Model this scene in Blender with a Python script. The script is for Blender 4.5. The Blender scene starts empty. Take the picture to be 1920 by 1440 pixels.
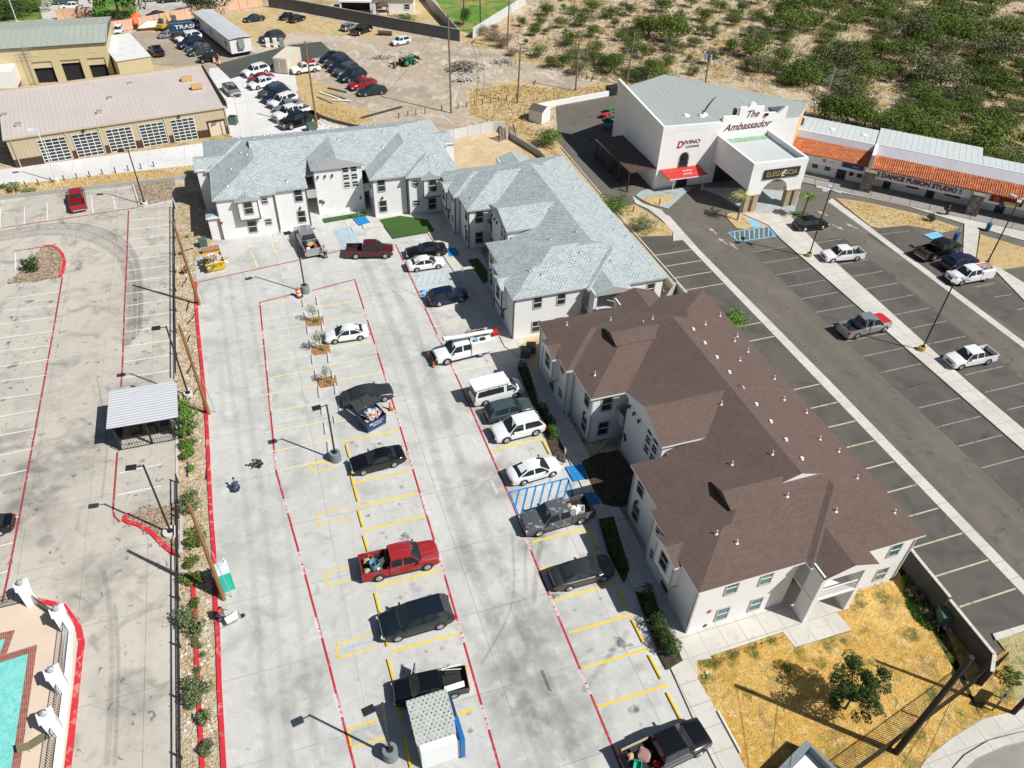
import bpy, bmesh, math, random
from mathutils import Vector, Matrix
C = bpy.context.scene
COL = C.collection
R = math.radians
random.seed(7)
# ---------------------------------------------------------------- camera, world, sun, exposure
FPX, CH = 1440.0, 50.0
PITCH, ROLL, YAW = R(40.9), R(2.4), R(20.1)
_F = Vector((math.sin(YAW)*math.cos(PITCH), math.cos(YAW)*math.cos(PITCH), -math.sin(PITCH)))
_R0 = Vector((math.cos(YAW), -math.sin(YAW), 0)); _U0 = _R0.cross(_F)
_R = _R0*math.cos(ROLL) + _U0*math.sin(ROLL); _U = _U0*math.cos(ROLL) - _R0*math.sin(ROLL)
cam = bpy.data.objects.new('camera', bpy.data.cameras.new('camera'))
COL.objects.link(cam)
m = Matrix.Identity(4)
for i in range(3):
    m[i][0], m[i][1], m[i][2] = _R[i], _U[i], -_F[i]
m.translation = (0, 0, CH)
cam.matrix_world = m
cam.data.sensor_width = 36; cam.data.lens = FPX/1920*36
cam.data.clip_start = 1; cam.data.clip_end = 4000
C.camera = cam
SUN_AZ, SUN_EL = R(-43), R(48.3)
sd = Vector((math.cos(SUN_AZ)*math.cos(SUN_EL), math.sin(SUN_AZ)*math.cos(SUN_EL), math.sin(SUN_EL)))
w = bpy.data.worlds.new('World'); C.world = w; w.use_nodes = True
nt = w.node_tree; bg = nt.nodes['Background']
sky = nt.nodes.new('ShaderNodeTexSky'); sky.sky_type = 'NISHITA'; sky.sun_disc = False
sky.sun_elevation = SUN_EL; sky.sun_rotation = math.atan2(sd.x, sd.y)
nt.links.new(sky.outputs[0], bg.inputs[0]); bg.inputs[1].default_value = 0.05
sl = bpy.data.lights.new('sun', 'SUN'); sl.energy = 5.0; sl.angle = R(0.5); sl.color = (1, 0.972, 0.925)
so = bpy.data.objects.new('sun', sl); COL.objects.link(so)
so.rotation_euler = sd.to_track_quat('Z', 'Y').to_euler(); so.location = (60, -60, 90)
C.view_settings.view_transform = 'Standard'; C.view_settings.look = 'None'
C.view_settings.exposure = 0.1; C.view_settings.gamma = 1

def G(px, py, z=0.0):
    """ground point seen at photo pixel (used to measure the plan)"""
    d = _F*FPX + _R*(px-960) + _U*(720-py)
    t = (z-CH)/d.z
    return (d.x*t, d.y*t)
def PL(px, py, axis, c):
    d = _F*FPX + _R*(px-960) + _U*(720-py); o = Vector((0, 0, CH))
    t = (c-o[axis])/d[axis]
    return o+d*t
# ---------------------------------------------------------------- materials
MATS = {}
def base_mat(name, color=(.5,.5,.5), rough=.7, metal=0.0, coat=0.0, spec=.5, alpha=None, emit=None):
    if name in MATS: return MATS[name]
    M = bpy.data.materials.new(name); M.use_nodes = True
    b = M.node_tree.nodes['Principled BSDF']
    b.inputs['Base Color'].default_value = (*color, 1); b.inputs['Roughness'].default_value = rough
    b.inputs['Metallic'].default_value = metal; b.inputs['Coat Weight'].default_value = coat
    b.inputs['Specular IOR Level'].default_value = spec
    M.diffuse_color = (*color, 1)
    MATS[name] = M
    return M
def coordn(nt, kind):
    tc = nt.nodes.new('ShaderNodeTexCoord'); return tc.outputs[kind]
def layered(name, color, layers, rough=.85, bump=None, coord='Object', metal=0, spec=.35, pre=None, coat=0):
    """color = base; layers = (scale, detail, distortion, lo, hi, color, amount[, stretch])"""
    if name in MATS: return MATS[name]
    M = base_mat(name, color, rough, metal, coat, spec); nt = M.node_tree; N = nt.nodes; L = nt.links
    b = N['Principled BSDF']; co = coordn(nt, coord)
    cur = None
    if pre: cur = pre(nt, co)
    if cur is None:
        rgb = N.new('ShaderNodeRGB'); rgb.outputs[0].default_value = (*color, 1); cur = rgb.outputs[0]
    for k, ly in enumerate(layers):
        sc, det, dis, lo, hi, col, amt = ly[:7]
        src = co
        mp = N.new('ShaderNodeMapping'); mp.inputs['Location'].default_value = (k*13.7, k*7.3, k*3.1)
        if len(ly) > 7: mp.inputs['Scale'].default_value = ly[7]
        L.new(co, mp.inputs[0]); src = mp.outputs[0]
        n = N.new('ShaderNodeTexNoise'); n.inputs['Scale'].default_value = sc; n.inputs['Detail'].default_value = det
        n.inputs['Distortion'].default_value = dis; L.new(src, n.inputs['Vector'])
        r = N.new('ShaderNodeMapRange'); r.inputs[1].default_value = lo; r.inputs[2].default_value = hi
        r.inputs[3].default_value = 0; r.inputs[4].default_value = amt; r.clamp = True
        L.new(n.outputs[0], r.inputs[0])
        mx = N.new('ShaderNodeMix'); mx.data_type = 'RGBA'
        L.new(r.outputs[0], mx.inputs[0]); L.new(cur, mx.inputs[6]); mx.inputs[7].default_value = (*col, 1)
        cur = mx.outputs[2]
    L.new(cur, b.inputs['Base Color'])
    if bump:
        n = N.new('ShaderNodeTexNoise'); n.inputs['Scale'].default_value = bump[0]; n.inputs['Detail'].default_value = 6
        L.new(co, n.inputs['Vector']); bp = N.new('ShaderNodeBump'); bp.inputs['Strength'].default_value = bump[1]
        bp.inputs['Distance'].default_value = bump[2] if len(bump) > 2 else .05
        L.new(n.outputs[0], bp.inputs['Height']); L.new(bp.outputs[0], b.inputs['Normal'])
    return M
def brick_pre(c1, c2, mortar, bw, rh, ms, off=.5, sm=.1, bias=0, rot=0, loc=(0,0,0)):
    def f(nt, co):
        N = nt.nodes; L = nt.links
        mp = N.new('ShaderNodeMapping'); mp.inputs['Rotation'].default_value = (0, 0, rot); mp.inputs['Location'].default_value = loc
        L.new(co, mp.inputs[0])
        t = N.new('ShaderNodeTexBrick'); t.offset = off
        t.inputs['Scale'].default_value = 1; t.inputs['Brick Width'].default_value = bw; t.inputs['Row Height'].default_value = rh
        t.inputs['Mortar Size'].default_value = ms; t.inputs['Mortar Smooth'].default_value = sm; t.inputs['Bias'].default_value = bias
        t.inputs['Color1'].default_value = (*c1, 1); t.inputs['Color2'].default_value = (*c2, 1); t.inputs['Mortar'].default_value = (*mortar, 1)
        L.new(mp.outputs[0], t.inputs['Vector']); return t.outputs['Color']
    return f
concrete = layered('light_concrete', (.56,.558,.53), [
    (.045,4,.4,.40,.72,(.44,.445,.42),.85), (.22,6,1.2,.50,.72,(.34,.34,.32),.75), (.9,5,.6,.52,.75,(.68,.67,.63),.55),
    (.55,9,1.0,.56,.74,(.30,.30,.295),.6), (2.2,8,.6,.60,.72,(.36,.36,.35),.5),
    (.35,7,.5,.54,.74,(.43,.43,.41),.7,(2.2,.16,1)), (3.1,6,.2,.68,.72,(.2,.19,.18),.5), (9,4,0,.45,.7,(.48,.48,.47),.3)],
    rough=.9, bump=(30,.15,.02), pre=brick_pre((.53,.53,.50),(.575,.57,.54),(.24,.24,.225),9.2,6.1,.022,off=0,sm=0))
concrete_warm = layered('weathered_concrete', (.52,.485,.42), [
    (.05,4,.6,.42,.70,(.42,.385,.335),.8), (.25,6,1.5,.50,.70,(.32,.30,.27),.65), (.8,6,.8,.50,.75,(.58,.54,.47),.6),
    (.4,9,1.0,.55,.72,(.24,.225,.205),.75), (1.6,7,1.0,.64,.70,(.12,.115,.11),.8), (9,4,0,.45,.7,(.40,.37,.33),.3)],
    rough=.9, bump=(30,.15,.02), pre=brick_pre((.50,.465,.405),(.535,.50,.435),(.27,.25,.22),4.6,6.3,.022,off=0,sm=0))
drive_white = layered('white_drive_concrete', (.66,.655,.64), [(.1,4,.5,.45,.7,(.56,.55,.53),.8),(.9,6,1.5,.6,.7,(.35,.34,.32),.5)], rough=.9,
    pre=brick_pre((.65,.645,.63),(.68,.675,.66),(.45,.44,.42),5,5,.03,off=0,sm=0))
walk = layered('sidewalk_concrete', (.57,.55,.50), [(.3,5,.5,.45,.7,(.47,.45,.40),.7),(2.5,5,.5,.58,.7,(.38,.36,.32),.5)], rough=.9,
    pre=brick_pre((.56,.54,.49),(.60,.575,.52),(.26,.25,.23),1.6,1.6,.02,off=0,sm=0))
asphalt = layered('worn_asphalt', (.138,.123,.10), [
    (.04,4,.5,.40,.70,(.115,.105,.09),.9), (.16,6,1.2,.5,.72,(.19,.172,.142),.7), (.6,7,1.4,.58,.74,(.05,.049,.048),.8),
    (1.3,7,2.8,.665,.70,(.17,.155,.135),.6), (14,3,0,.4,.7,(.16,.145,.12),.5)], rough=.9, bump=(40,.25,.02))
asphalt_bay = layered('parking_bay_asphalt', (.115,.105,.09), [
    (.3,6,1.0,.45,.7,(.07,.067,.063),.9), (.9,7,1.6,.62,.72,(.15,.14,.12),.6), (14,3,0,.4,.7,(.085,.08,.074),.5)], rough=.9, bump=(40,.25,.02))
asphalt_dark = layered('fresh_dark_asphalt', (.075,.085,.075), [(.5,5,.5,.4,.7,(.055,.06,.055),.8),(10,3,0,.4,.7,(.10,.10,.09),.4)], rough=.9)
brushland = layered('brushland_soil', (.56,.42,.27), [
    (.06,6,.8,.42,.62,(.56,.47,.34),.9), (.13,7,1.0,.50,.62,(.45,.29,.10),.8), (.35,7,1.2,.53,.66,(.62,.56,.46),.8),
    (.5,8,1.6,.51,.62,(.22,.19,.08),.7), (1.7,7,.8,.52,.68,(.30,.20,.09),.6), (5,6,0,.5,.7,(.24,.19,.12),.5)], rough=1, bump=(2.2,.8,.3))
dirt = layered('bare_dirt', (.44,.36,.27), [
    (.05,6,.8,.45,.65,(.52,.45,.36),.9), (.09,6,1.5,.50,.62,(.33,.28,.22),.8), (.3,7,2.2,.53,.66,(.60,.55,.47),.75,(1,.5,1)),
    (.8,8,1.5,.56,.68,(.24,.20,.15),.6), (2.6,7,.5,.56,.68,(.30,.24,.17),.5)], rough=1, bump=(1.6,.6,.2))
drygrass_m = layered('dry_grass_ground', (.54,.40,.20), [
    (.12,6,.8,.45,.62,(.60,.49,.30),.8), (.4,7,1.2,.50,.64,(.46,.31,.13),.7), (1.3,7,1.0,.53,.67,(.24,.20,.06),.6),
    (4.5,6,.5,.50,.68,(.62,.47,.22),.6), (9,6,0,.52,.7,(.22,.14,.05),.5)], rough=1, bump=(7,.9,.12))
sandy = layered('sandy_ground', (.58,.45,.28), [(.15,6,1.0,.45,.65,(.50,.36,.20),.8),(.5,7,2,.55,.68,(.65,.55,.40),.7),(3,6,1,.5,.7,(.42,.32,.2),.5)], rough=1, bump=(2,.5,.15))
rockmulch = layered('river_rock_bed', (.36,.27,.18), [(3.0,8,.2,.45,.6,(.16,.12,.08),.9),(5.5,6,0,.52,.62,(.62,.53,.42),.9),(9,4,0,.6,.68,(.30,.15,.08),.8)], rough=1, bump=(6,1,.15))
stripsoil = layered('strip_soil', (.46,.36,.23), [(.8,7,1.5,.48,.62,(.60,.54,.46),.8),(2.2,7,1,.52,.64,(.26,.20,.11),.8),(6,6,0,.5,.66,(.66,.60,.52),.6),(1.2,7,1,.6,.7,(.25,.22,.07),.7)], rough=1, bump=(5,1,.2))
turf = layered('green_turf', (.045,.11,.022), [(1.5,6,.5,.45,.65,(.03,.08,.018),.8),(20,5,0,.45,.6,(.07,.15,.03),.7)], rough=1, bump=(40,.8,.04))
greenlawn = layered('mixed_green_lawn', (.10,.24,.03), [(.1,6,1,.48,.6,(.33,.25,.10),.85),(.4,6,1,.5,.65,(.06,.15,.02),.8),(6,5,0,.5,.7,(.2,.34,.05),.5)], rough=1, bump=(6,.7,.1))
darkmulch = layered('dark_mulch', (.06,.045,.03), [(4,6,0,.5,.62,(.13,.10,.07),.8),(9,6,0,.5,.66,(.025,.02,.015),.8)], rough=1, bump=(12,1,.06))
def shingle_pre(c1, c2, dash, w_, h_, fu, fv):
    """rows of shingle tabs: random tab tones plus a short dark slot per tab"""
    def f(nt, co):
        N = nt.nodes; L = nt.links
        def mth(op, a, b=None, c=None):
            n = N.new('ShaderNodeMath'); n.operation = op
            for i, x in enumerate((a, b, c)):
                if x is None: continue
                if hasattr(x, 'is_output'): L.new(x, n.inputs[i])
                else: n.inputs[i].default_value = x
            return n.outputs[0]
        sp = N.new('ShaderNodeSeparateXYZ'); L.new(co, sp.inputs[0])
        v = mth('DIVIDE', sp.outputs[1], h_); row = mth('FLOOR', v); odd = mth('MULTIPLY', mth('FLOORED_MODULO', row, 2.0), .5)
        u = mth('ADD', mth('DIVIDE', sp.outputs[0], w_), odd); col = mth('FLOOR', u)
        du = mth('LESS_THAN', mth('FRACT', u), fu); dv = mth('LESS_THAN', mth('FRACT', v), fv); d = mth('MULTIPLY', du, dv)
        cb = N.new('ShaderNodeCombineXYZ'); L.new(col, cb.inputs[0]); L.new(row, cb.inputs[1])
        wn = N.new('ShaderNodeTexWhiteNoise'); L.new(cb.outputs[0], wn.inputs[0])
        m1 = N.new('ShaderNodeMix'); m1.data_type = 'RGBA'; L.new(wn.outputs[0], m1.inputs[0]); m1.inputs[6].default_value = (*c1,1); m1.inputs[7].default_value = (*c2,1)
        m2 = N.new('ShaderNodeMix'); m2.data_type = 'RGBA'; L.new(mth('MULTIPLY', d, mth('ADD', wn.outputs[0], .35)), m2.inputs[0]); L.new(m1.outputs[2], m2.inputs[6]); m2.inputs[7].default_value = (*dash,1)
        return m2.outputs[2]
    return f
def shingle(name, a, b_, dash, n1, n2, w_=.38, h_=.24, fu=.5, fv=.5):
    return layered(name, a, [(.5,5,.5,.45,.7,n1,.35),(1.1,6,.4,.5,.7,n2,.4,(.5,2,1)),(2.5,5,.2,.5,.7,n2,.3),(30,3,0,.4,.7,b_,.3)], rough=.95, coord='UV',
        bump=(25,.3,.02), pre=shingle_pre(a, b_, dash, w_, h_, fu, fv))
sh_grey = shingle('grey_green_shingles', (.47,.525,.53), (.38,.43,.44), (.05,.07,.078), (.52,.57,.57), (.36,.41,.415))
sh_brown = shingle('brown_shingles', (.146,.103,.087), (.124,.087,.074), (.085,.058,.049), (.162,.117,.098), (.115,.081,.068), .30, .17, .4, .5)
sh_small = shingle('small_roof_shingles', (.46,.49,.46), (.38,.41,.385), (.04,.045,.045), (.48,.49,.45), (.36,.38,.35), .30, .22, .35, .5)
siding = layered('white_lap_siding', (.80,.80,.79), [(.4,4,.3,.5,.75,(.72,.725,.72),.6)], rough=.7, coord='UV',
    pre=brick_pre((.80,.80,.79),(.80,.80,.79),(.60,.60,.60),500,.2,.018,off=0,sm=.2))
stucco = layered('white_stucco', (.80,.80,.785), [(.35,5,.5,.5,.75,(.70,.70,.685),.6),(2,6,.5,.6,.75,(.62,.61,.59),.35,(1,4,1))], rough=.9, coord='UV', bump=(20,.2,.01))
stucco_blue = layered('pale_stucco', (.74,.77,.77), [(.35,5,.5,.5,.75,(.66,.70,.70),.6)], rough=.9, coord='UV', bump=(20,.2,.01))
tansiding = layered('tan_ribbed_metal', (.50,.42,.28), [(.3,4,.3,.5,.75,(.45,.37,.245),.7)], rough=.6, coord='UV',
    pre=brick_pre((.50,.42,.28),(.52,.435,.29),(.30,.25,.16),.42,300,.03,off=0,sm=.5))
yellsiding = layered('pale_yellow_metal', (.60,.52,.31), [(.3,4,.3,.5,.75,(.55,.47,.28),.7)], rough=.6, coord='UV',
    pre=brick_pre((.60,.52,.31),(.62,.535,.32),(.45,.39,.24),.42,300,.03,off=0,sm=.5))
def metalroof(name, col, groove, wdt=.75, rust=(.4,.36,.32), ra=.3):
    return layered(name, col, [(.12,5,.6,.45,.7,tuple(c*.88 for c in col),.8),(.6,7,1.5,.58,.72,rust,ra),(1.5,6,.5,.45,.7,tuple(min(1,c*1.08) for c in col),.5,(4,.3,1))],
        rough=.6, coord='UV', pre=brick_pre(col, tuple(c*.97 for c in col), groove, wdt, 300, .045, off=0, sm=.4))
roof_tan = metalroof('tan_standing_seam', (.56,.50,.46), (.42,.37,.34), .6)
roof_green = metalroof('green_grey_standing_seam', (.38,.42,.36), (.20,.23,.20), 1.0, ra=.5)
roof_grey = metalroof('grey_metal_roof', (.37,.40,.385), (.25,.27,.265), .8, (.26,.27,.26), .5)
roof_silver = metalroof('silver_metal_roof', (.55,.59,.585), (.30,.33,.33), .8, (.45,.46,.45), .4)
roof_port = metalroof('ribbed_carport_roof', (.62,.64,.66), (.34,.36,.38), .3)
roof_rust = metalroof('rusty_brown_roof', (.10,.065,.055), (.045,.03,.026), .35, (.18,.12,.10), .6)
roof_red = metalroof('red_awning_metal', (.55,.045,.035), (.30,.02,.018), .45, (.6,.1,.08), .2)
membrane = layered('white_membrane', (.66,.67,.66), [(.3,6,1.5,.5,.7,(.55,.56,.55),.8),(1.2,7,3,.64,.68,(.2,.2,.2),.7)], rough=.8)
greymem = layered('lavender_membrane', (.44,.42,.46), [(.2,6,1,.45,.7,(.40,.38,.41),.8),(1,7,2,.6,.7,(.33,.32,.35),.5)], rough=.8)
claytile = layered('clay_barrel_tile', (.70,.24,.09), [(1.2,5,.2,.5,.7,(.78,.33,.14),.7)], rough=.7, coord='UV',
    pre=brick_pre((.72,.25,.095),(.64,.19,.07),(.16,.04,.02),.30,.36,.055,off=0,sm=.5))
stone = layered('stacked_stone', (.30,.26,.23), [(2,6,.5,.5,.65,(.45,.42,.38),.7),(6,6,0,.5,.65,(.13,.11,.10),.7)], rough=.95, coord='UV', bump=(8,1,.08),
    pre=brick_pre((.38,.33,.29),(.20,.17,.16),(.08,.07,.06),.45,.15,.02))
cmu = layered('grey_block_wall', (.40,.40,.38), [(.5,5,.5,.45,.7,(.33,.33,.31),.8),(1.3,6,1,.55,.7,(.50,.50,.47),.5,(1,3,1))], rough=.95, coord='UV',
    pre=brick_pre((.40,.40,.38),(.43,.43,.41),(.26,.26,.25),.42,.2,.02))
wall_dark = layered('dark_slatted_wall', (.085,.08,.078), [(.6,5,.5,.45,.7,(.11,.105,.10),.7)], rough=.9, coord='UV',
    pre=brick_pre((.09,.085,.082),(.08,.076,.074),(.04,.038,.037),400,.22,.03,off=0))
wall_grey = layered('charcoal_block_wall', (.14,.14,.15), [(.4,5,.5,.45,.7,(.18,.18,.19),.7)], rough=.95, coord='UV',
    pre=brick_pre((.14,.14,.15),(.16,.16,.17),(.10,.10,.10),.42,.2,.02))
salmon = layered('salmon_panel_wall', (.66,.42,.29), [(.4,5,.5,.45,.7,(.72,.50,.36),.7),(2,6,1,.6,.7,(.5,.33,.24),.5)], rough=.95, coord='UV',
    pre=brick_pre((.66,.42,.29),(.70,.46,.33),(.32,.20,.15),2.6,50,.07,off=0))
panelwall = layered('pale_panel_wall', (.58,.60,.59), [(.4,5,.5,.45,.7,(.50,.52,.51),.7)], rough=.9, coord='UV',
    pre=brick_pre((.60,.62,.61),(.55,.57,.56),(.34,.35,.35),2.4,50,.05,off=0))
wood = layered('weathered_pole_wood', (.26,.13,.05), [(2,6,.3,.45,.65,(.38,.20,.08),.7,(6,6,.5)),(6,6,.3,.55,.68,(.12,.06,.03),.7,(5,5,.4))], rough=.9)
greywood = layered('grey_pole_wood', (.18,.14,.11), [(2,6,.3,.45,.65,(.26,.21,.17),.7,(6,6,.5))], rough=.9)
oldwood = layered('broken_boards', (.22,.18,.14), [(1.5,6,.3,.45,.65,(.35,.30,.24),.7),(5,6,0,.5,.7,(.10,.08,.06),.7)], rough=.95)
black = base_mat('black_metal', (.022,.022,.024), .5)
darkgrey = base_mat('dark_trim', (.10,.10,.10), .6)
midgrey = layered('grey_painted_concrete', (.20,.235,.25), [(2,6,.5,.5,.7,(.15,.18,.19),.7)], rough=.85)
trimgrey = base_mat('grey_trim', (.42,.42,.41), .7)
white = base_mat('white_paint', (.78,.78,.77), .5)
whiteplastic = base_mat('white_plastic', (.75,.75,.74), .4)
steel = base_mat('galvanised_steel', (.52,.53,.54), .45, .6)
chrome = base_mat('wheel_alloy', (.55,.56,.58), .3, .85)
glass_win = base_mat('window_glass', (.025,.035,.035), .08, 0, 0, .6)
glass_teal = base_mat('teal_window_glass', (.07,.16,.17), .1, 0, 0, .6)
glass_car = base_mat('vehicle_glass', (.022,.030,.033), .04, 0, 0, .6)
rubber = base_mat('rubber', (.018,.018,.018), .8)
plasticblk = base_mat('black_plastic', (.025,.025,.026), .55)
lampred = base_mat('red_lens', (.35,.01,.01), .25)
lampwhite = base_mat('clear_lens', (.65,.67,.68), .15)
orange = base_mat('orange_plastic', (.75,.14,.03), .5)
red = base_mat('red_plastic', (.50,.02,.02), .5)
yellow = layered('yellow_enamel', (.75,.52,.02), [(2,6,.5,.55,.7,(.5,.33,.03),.6)], rough=.5)
blue = base_mat('blue_enamel', (.01,.09,.24), .5)
navy = base_mat('navy_panel', (.015,.05,.13), .5)
green_box = layered('green_cabinet', (.07,.13,.10), [(2,5,.5,.5,.7,(.09,.16,.125),.7)], rough=.6)
teal = base_mat('teal_plastic', (.01,.42,.30), .5)
tantrim = base_mat('tan_trim', (.52,.43,.30), .6)
brownpanel = base_mat('brown_panel', (.065,.035,.025), .6)
tanbase = layered('tan_column_stone', (.40,.32,.22), [(2,5,.5,.5,.7,(.33,.26,.18),.7)], rough=.9, coord='UV')
orangewall = layered('peach_stucco', (.72,.45,.22), [(.5,5,.5,.5,.7,(.66,.42,.22),.6)], rough=.9)
marroon_txt = base_mat('maroon_lettering', (.16,.02,.05), .6)
red_txt = base_mat('red_lettering', (.40,.02,.06), .6)
gold_txt = base_mat('gold_lettering', (.45,.35,.12), .5)
def paintline(name, col, wear=(.56,.55,.52), amt=.75):
    return layered(name, col, [(1.6,7,.6,.56,.66,wear,amt),(.25,5,.5,.45,.7,tuple(c*.85 for c in col),.6)], rough=.75)
line_red = paintline('red_line_paint', (.43,.028,.05), (.55,.35,.33), .45)
line_redworn = paintline('worn_red_line_paint', (.34,.05,.055), (.50,.42,.38), .8)
line_yellow = paintline('yellow_line_paint', (.78,.56,.03), (.62,.55,.30), .6)
line_paleyellow = paintline('faded_yellow_line_paint', (.74,.62,.33), (.6,.59,.53), .8)
line_white = paintline('white_line_paint', (.74,.74,.72), (.5,.48,.44), .8)
line_whiteworn = paintline('faded_white_line_paint', (.30,.28,.235), (.12,.11,.095), .95)
line_blue = paintline('blue_line_paint', (.015,.22,.55), (.3,.42,.52), .5)
line_paleblue = paintline('pale_blue_line_paint', (.20,.50,.70), (.5,.58,.62), .6)
line_text = paintline('white_letter_paint', (.75,.72,.70), (.6,.4,.4), .5)
curb_red = paintline('red_curb_paint', (.60,.03,.045), (.60,.40,.36), .6)
def foliage_mat(name, cols):
    M = base_mat(name, cols[0], .75, spec=.2); nt = M.node_tree; N = nt.nodes
    g = N.new('ShaderNodeNewGeometry'); r = N.new('ShaderNodeValToRGB')
    r.color_ramp.elements[0].color = (*cols[0], 1); r.color_ramp.elements[1].color = (*cols[-1], 1)
    for i, c in enumerate(cols[1:-1]):
        e = r.color_ramp.elements.new((i+1)/(len(cols)-1)); e.color = (*c, 1)
    nt.links.new(g.outputs['Random Per Island'], r.inputs[0])
    oi = N.new('ShaderNodeObjectInfo'); hs = N.new('ShaderNodeHueSaturation')
    mr = N.new('ShaderNodeMapRange'); mr.inputs[3].default_value = .72; mr.inputs[4].default_value = 1.25
    nt.links.new(oi.outputs['Random'], mr.inputs[0]); nt.links.new(mr.outputs[0], hs.inputs['Value'])
    nt.links.new(r.outputs[0], hs.inputs['Color'])
    b = N['Principled BSDF']; nt.links.new(hs.outputs[0], b.inputs['Base Color'])
    return M
leaf_mesq = foliage_mat('mesquite_leaves', [(.05,.09,.014),(.10,.155,.025),(.16,.21,.045),(.07,.105,.018)])
leaf_dark = foliage_mat('dark_leaves', [(.022,.05,.012),(.045,.085,.02),(.07,.12,.03)])
leaf_bright = foliage_mat('bright_leaves', [(.07,.15,.02),(.12,.23,.035),(.17,.28,.06)])
leaf_sage = foliage_mat('sage_leaves', [(.12,.17,.06),(.20,.26,.11),(.07,.10,.04)])
leaf_olive = foliage_mat('young_tree_leaves', [(.16,.18,.09),(.25,.26,.14),(.10,.13,.05)])
leaf_dry = foliage_mat('dry_grass_blades', [(.66,.48,.20),(.74,.60,.34),(.58,.40,.15),(.42,.36,.15)])
leaf_tan = foliage_mat('tan_twigs', [(.24,.19,.12),(.34,.27,.17),(.15,.13,.08)])
bark = layered('bark', (.09,.065,.045), [(6,6,.3,.5,.7,(.15,.11,.08),.7)], rough=.95)
def car_paint(name, col, metal=.25, rough=.32):
    return base_mat(name, col, rough, metal, .6)
P_ = dict(white=car_paint('white_body_paint',(.76,.77,.77),0), black=car_paint('black_body_paint',(.007,.007,.009),.1,.22),
    grey=car_paint('dark_grey_body_paint',(.065,.07,.075),.5), silver=car_paint('silver_body_paint',(.42,.44,.46),.6),
    maroon=car_paint('maroon_body_paint',(.10,.012,.018),.3), red=car_paint('red_body_paint',(.38,.01,.015),.2),
    navy=car_paint('navy_body_paint',(.012,.02,.065),.4), slate=car_paint('slate_body_paint',(.10,.14,.155),.5),
    darkgreen=car_paint('dark_green_body_paint',(.02,.045,.045),.4), darkblue=car_paint('dark_blue_body_paint',(.015,.025,.04),.4))
redworn = layered('sun_bleached_red_paint', (.33,.015,.02), [(1.2,6,.8,.5,.62,(.24,.10,.12),.6,(.6,6,1)),(5,6,.4,.55,.7,(.25,.05,.05),.4)], rough=.5)
greyworn = layered('peeling_grey_paint', (.09,.095,.10), [(1.6,6,1.2,.56,.62,(.32,.37,.40),.8)], rough=.45)
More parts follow.
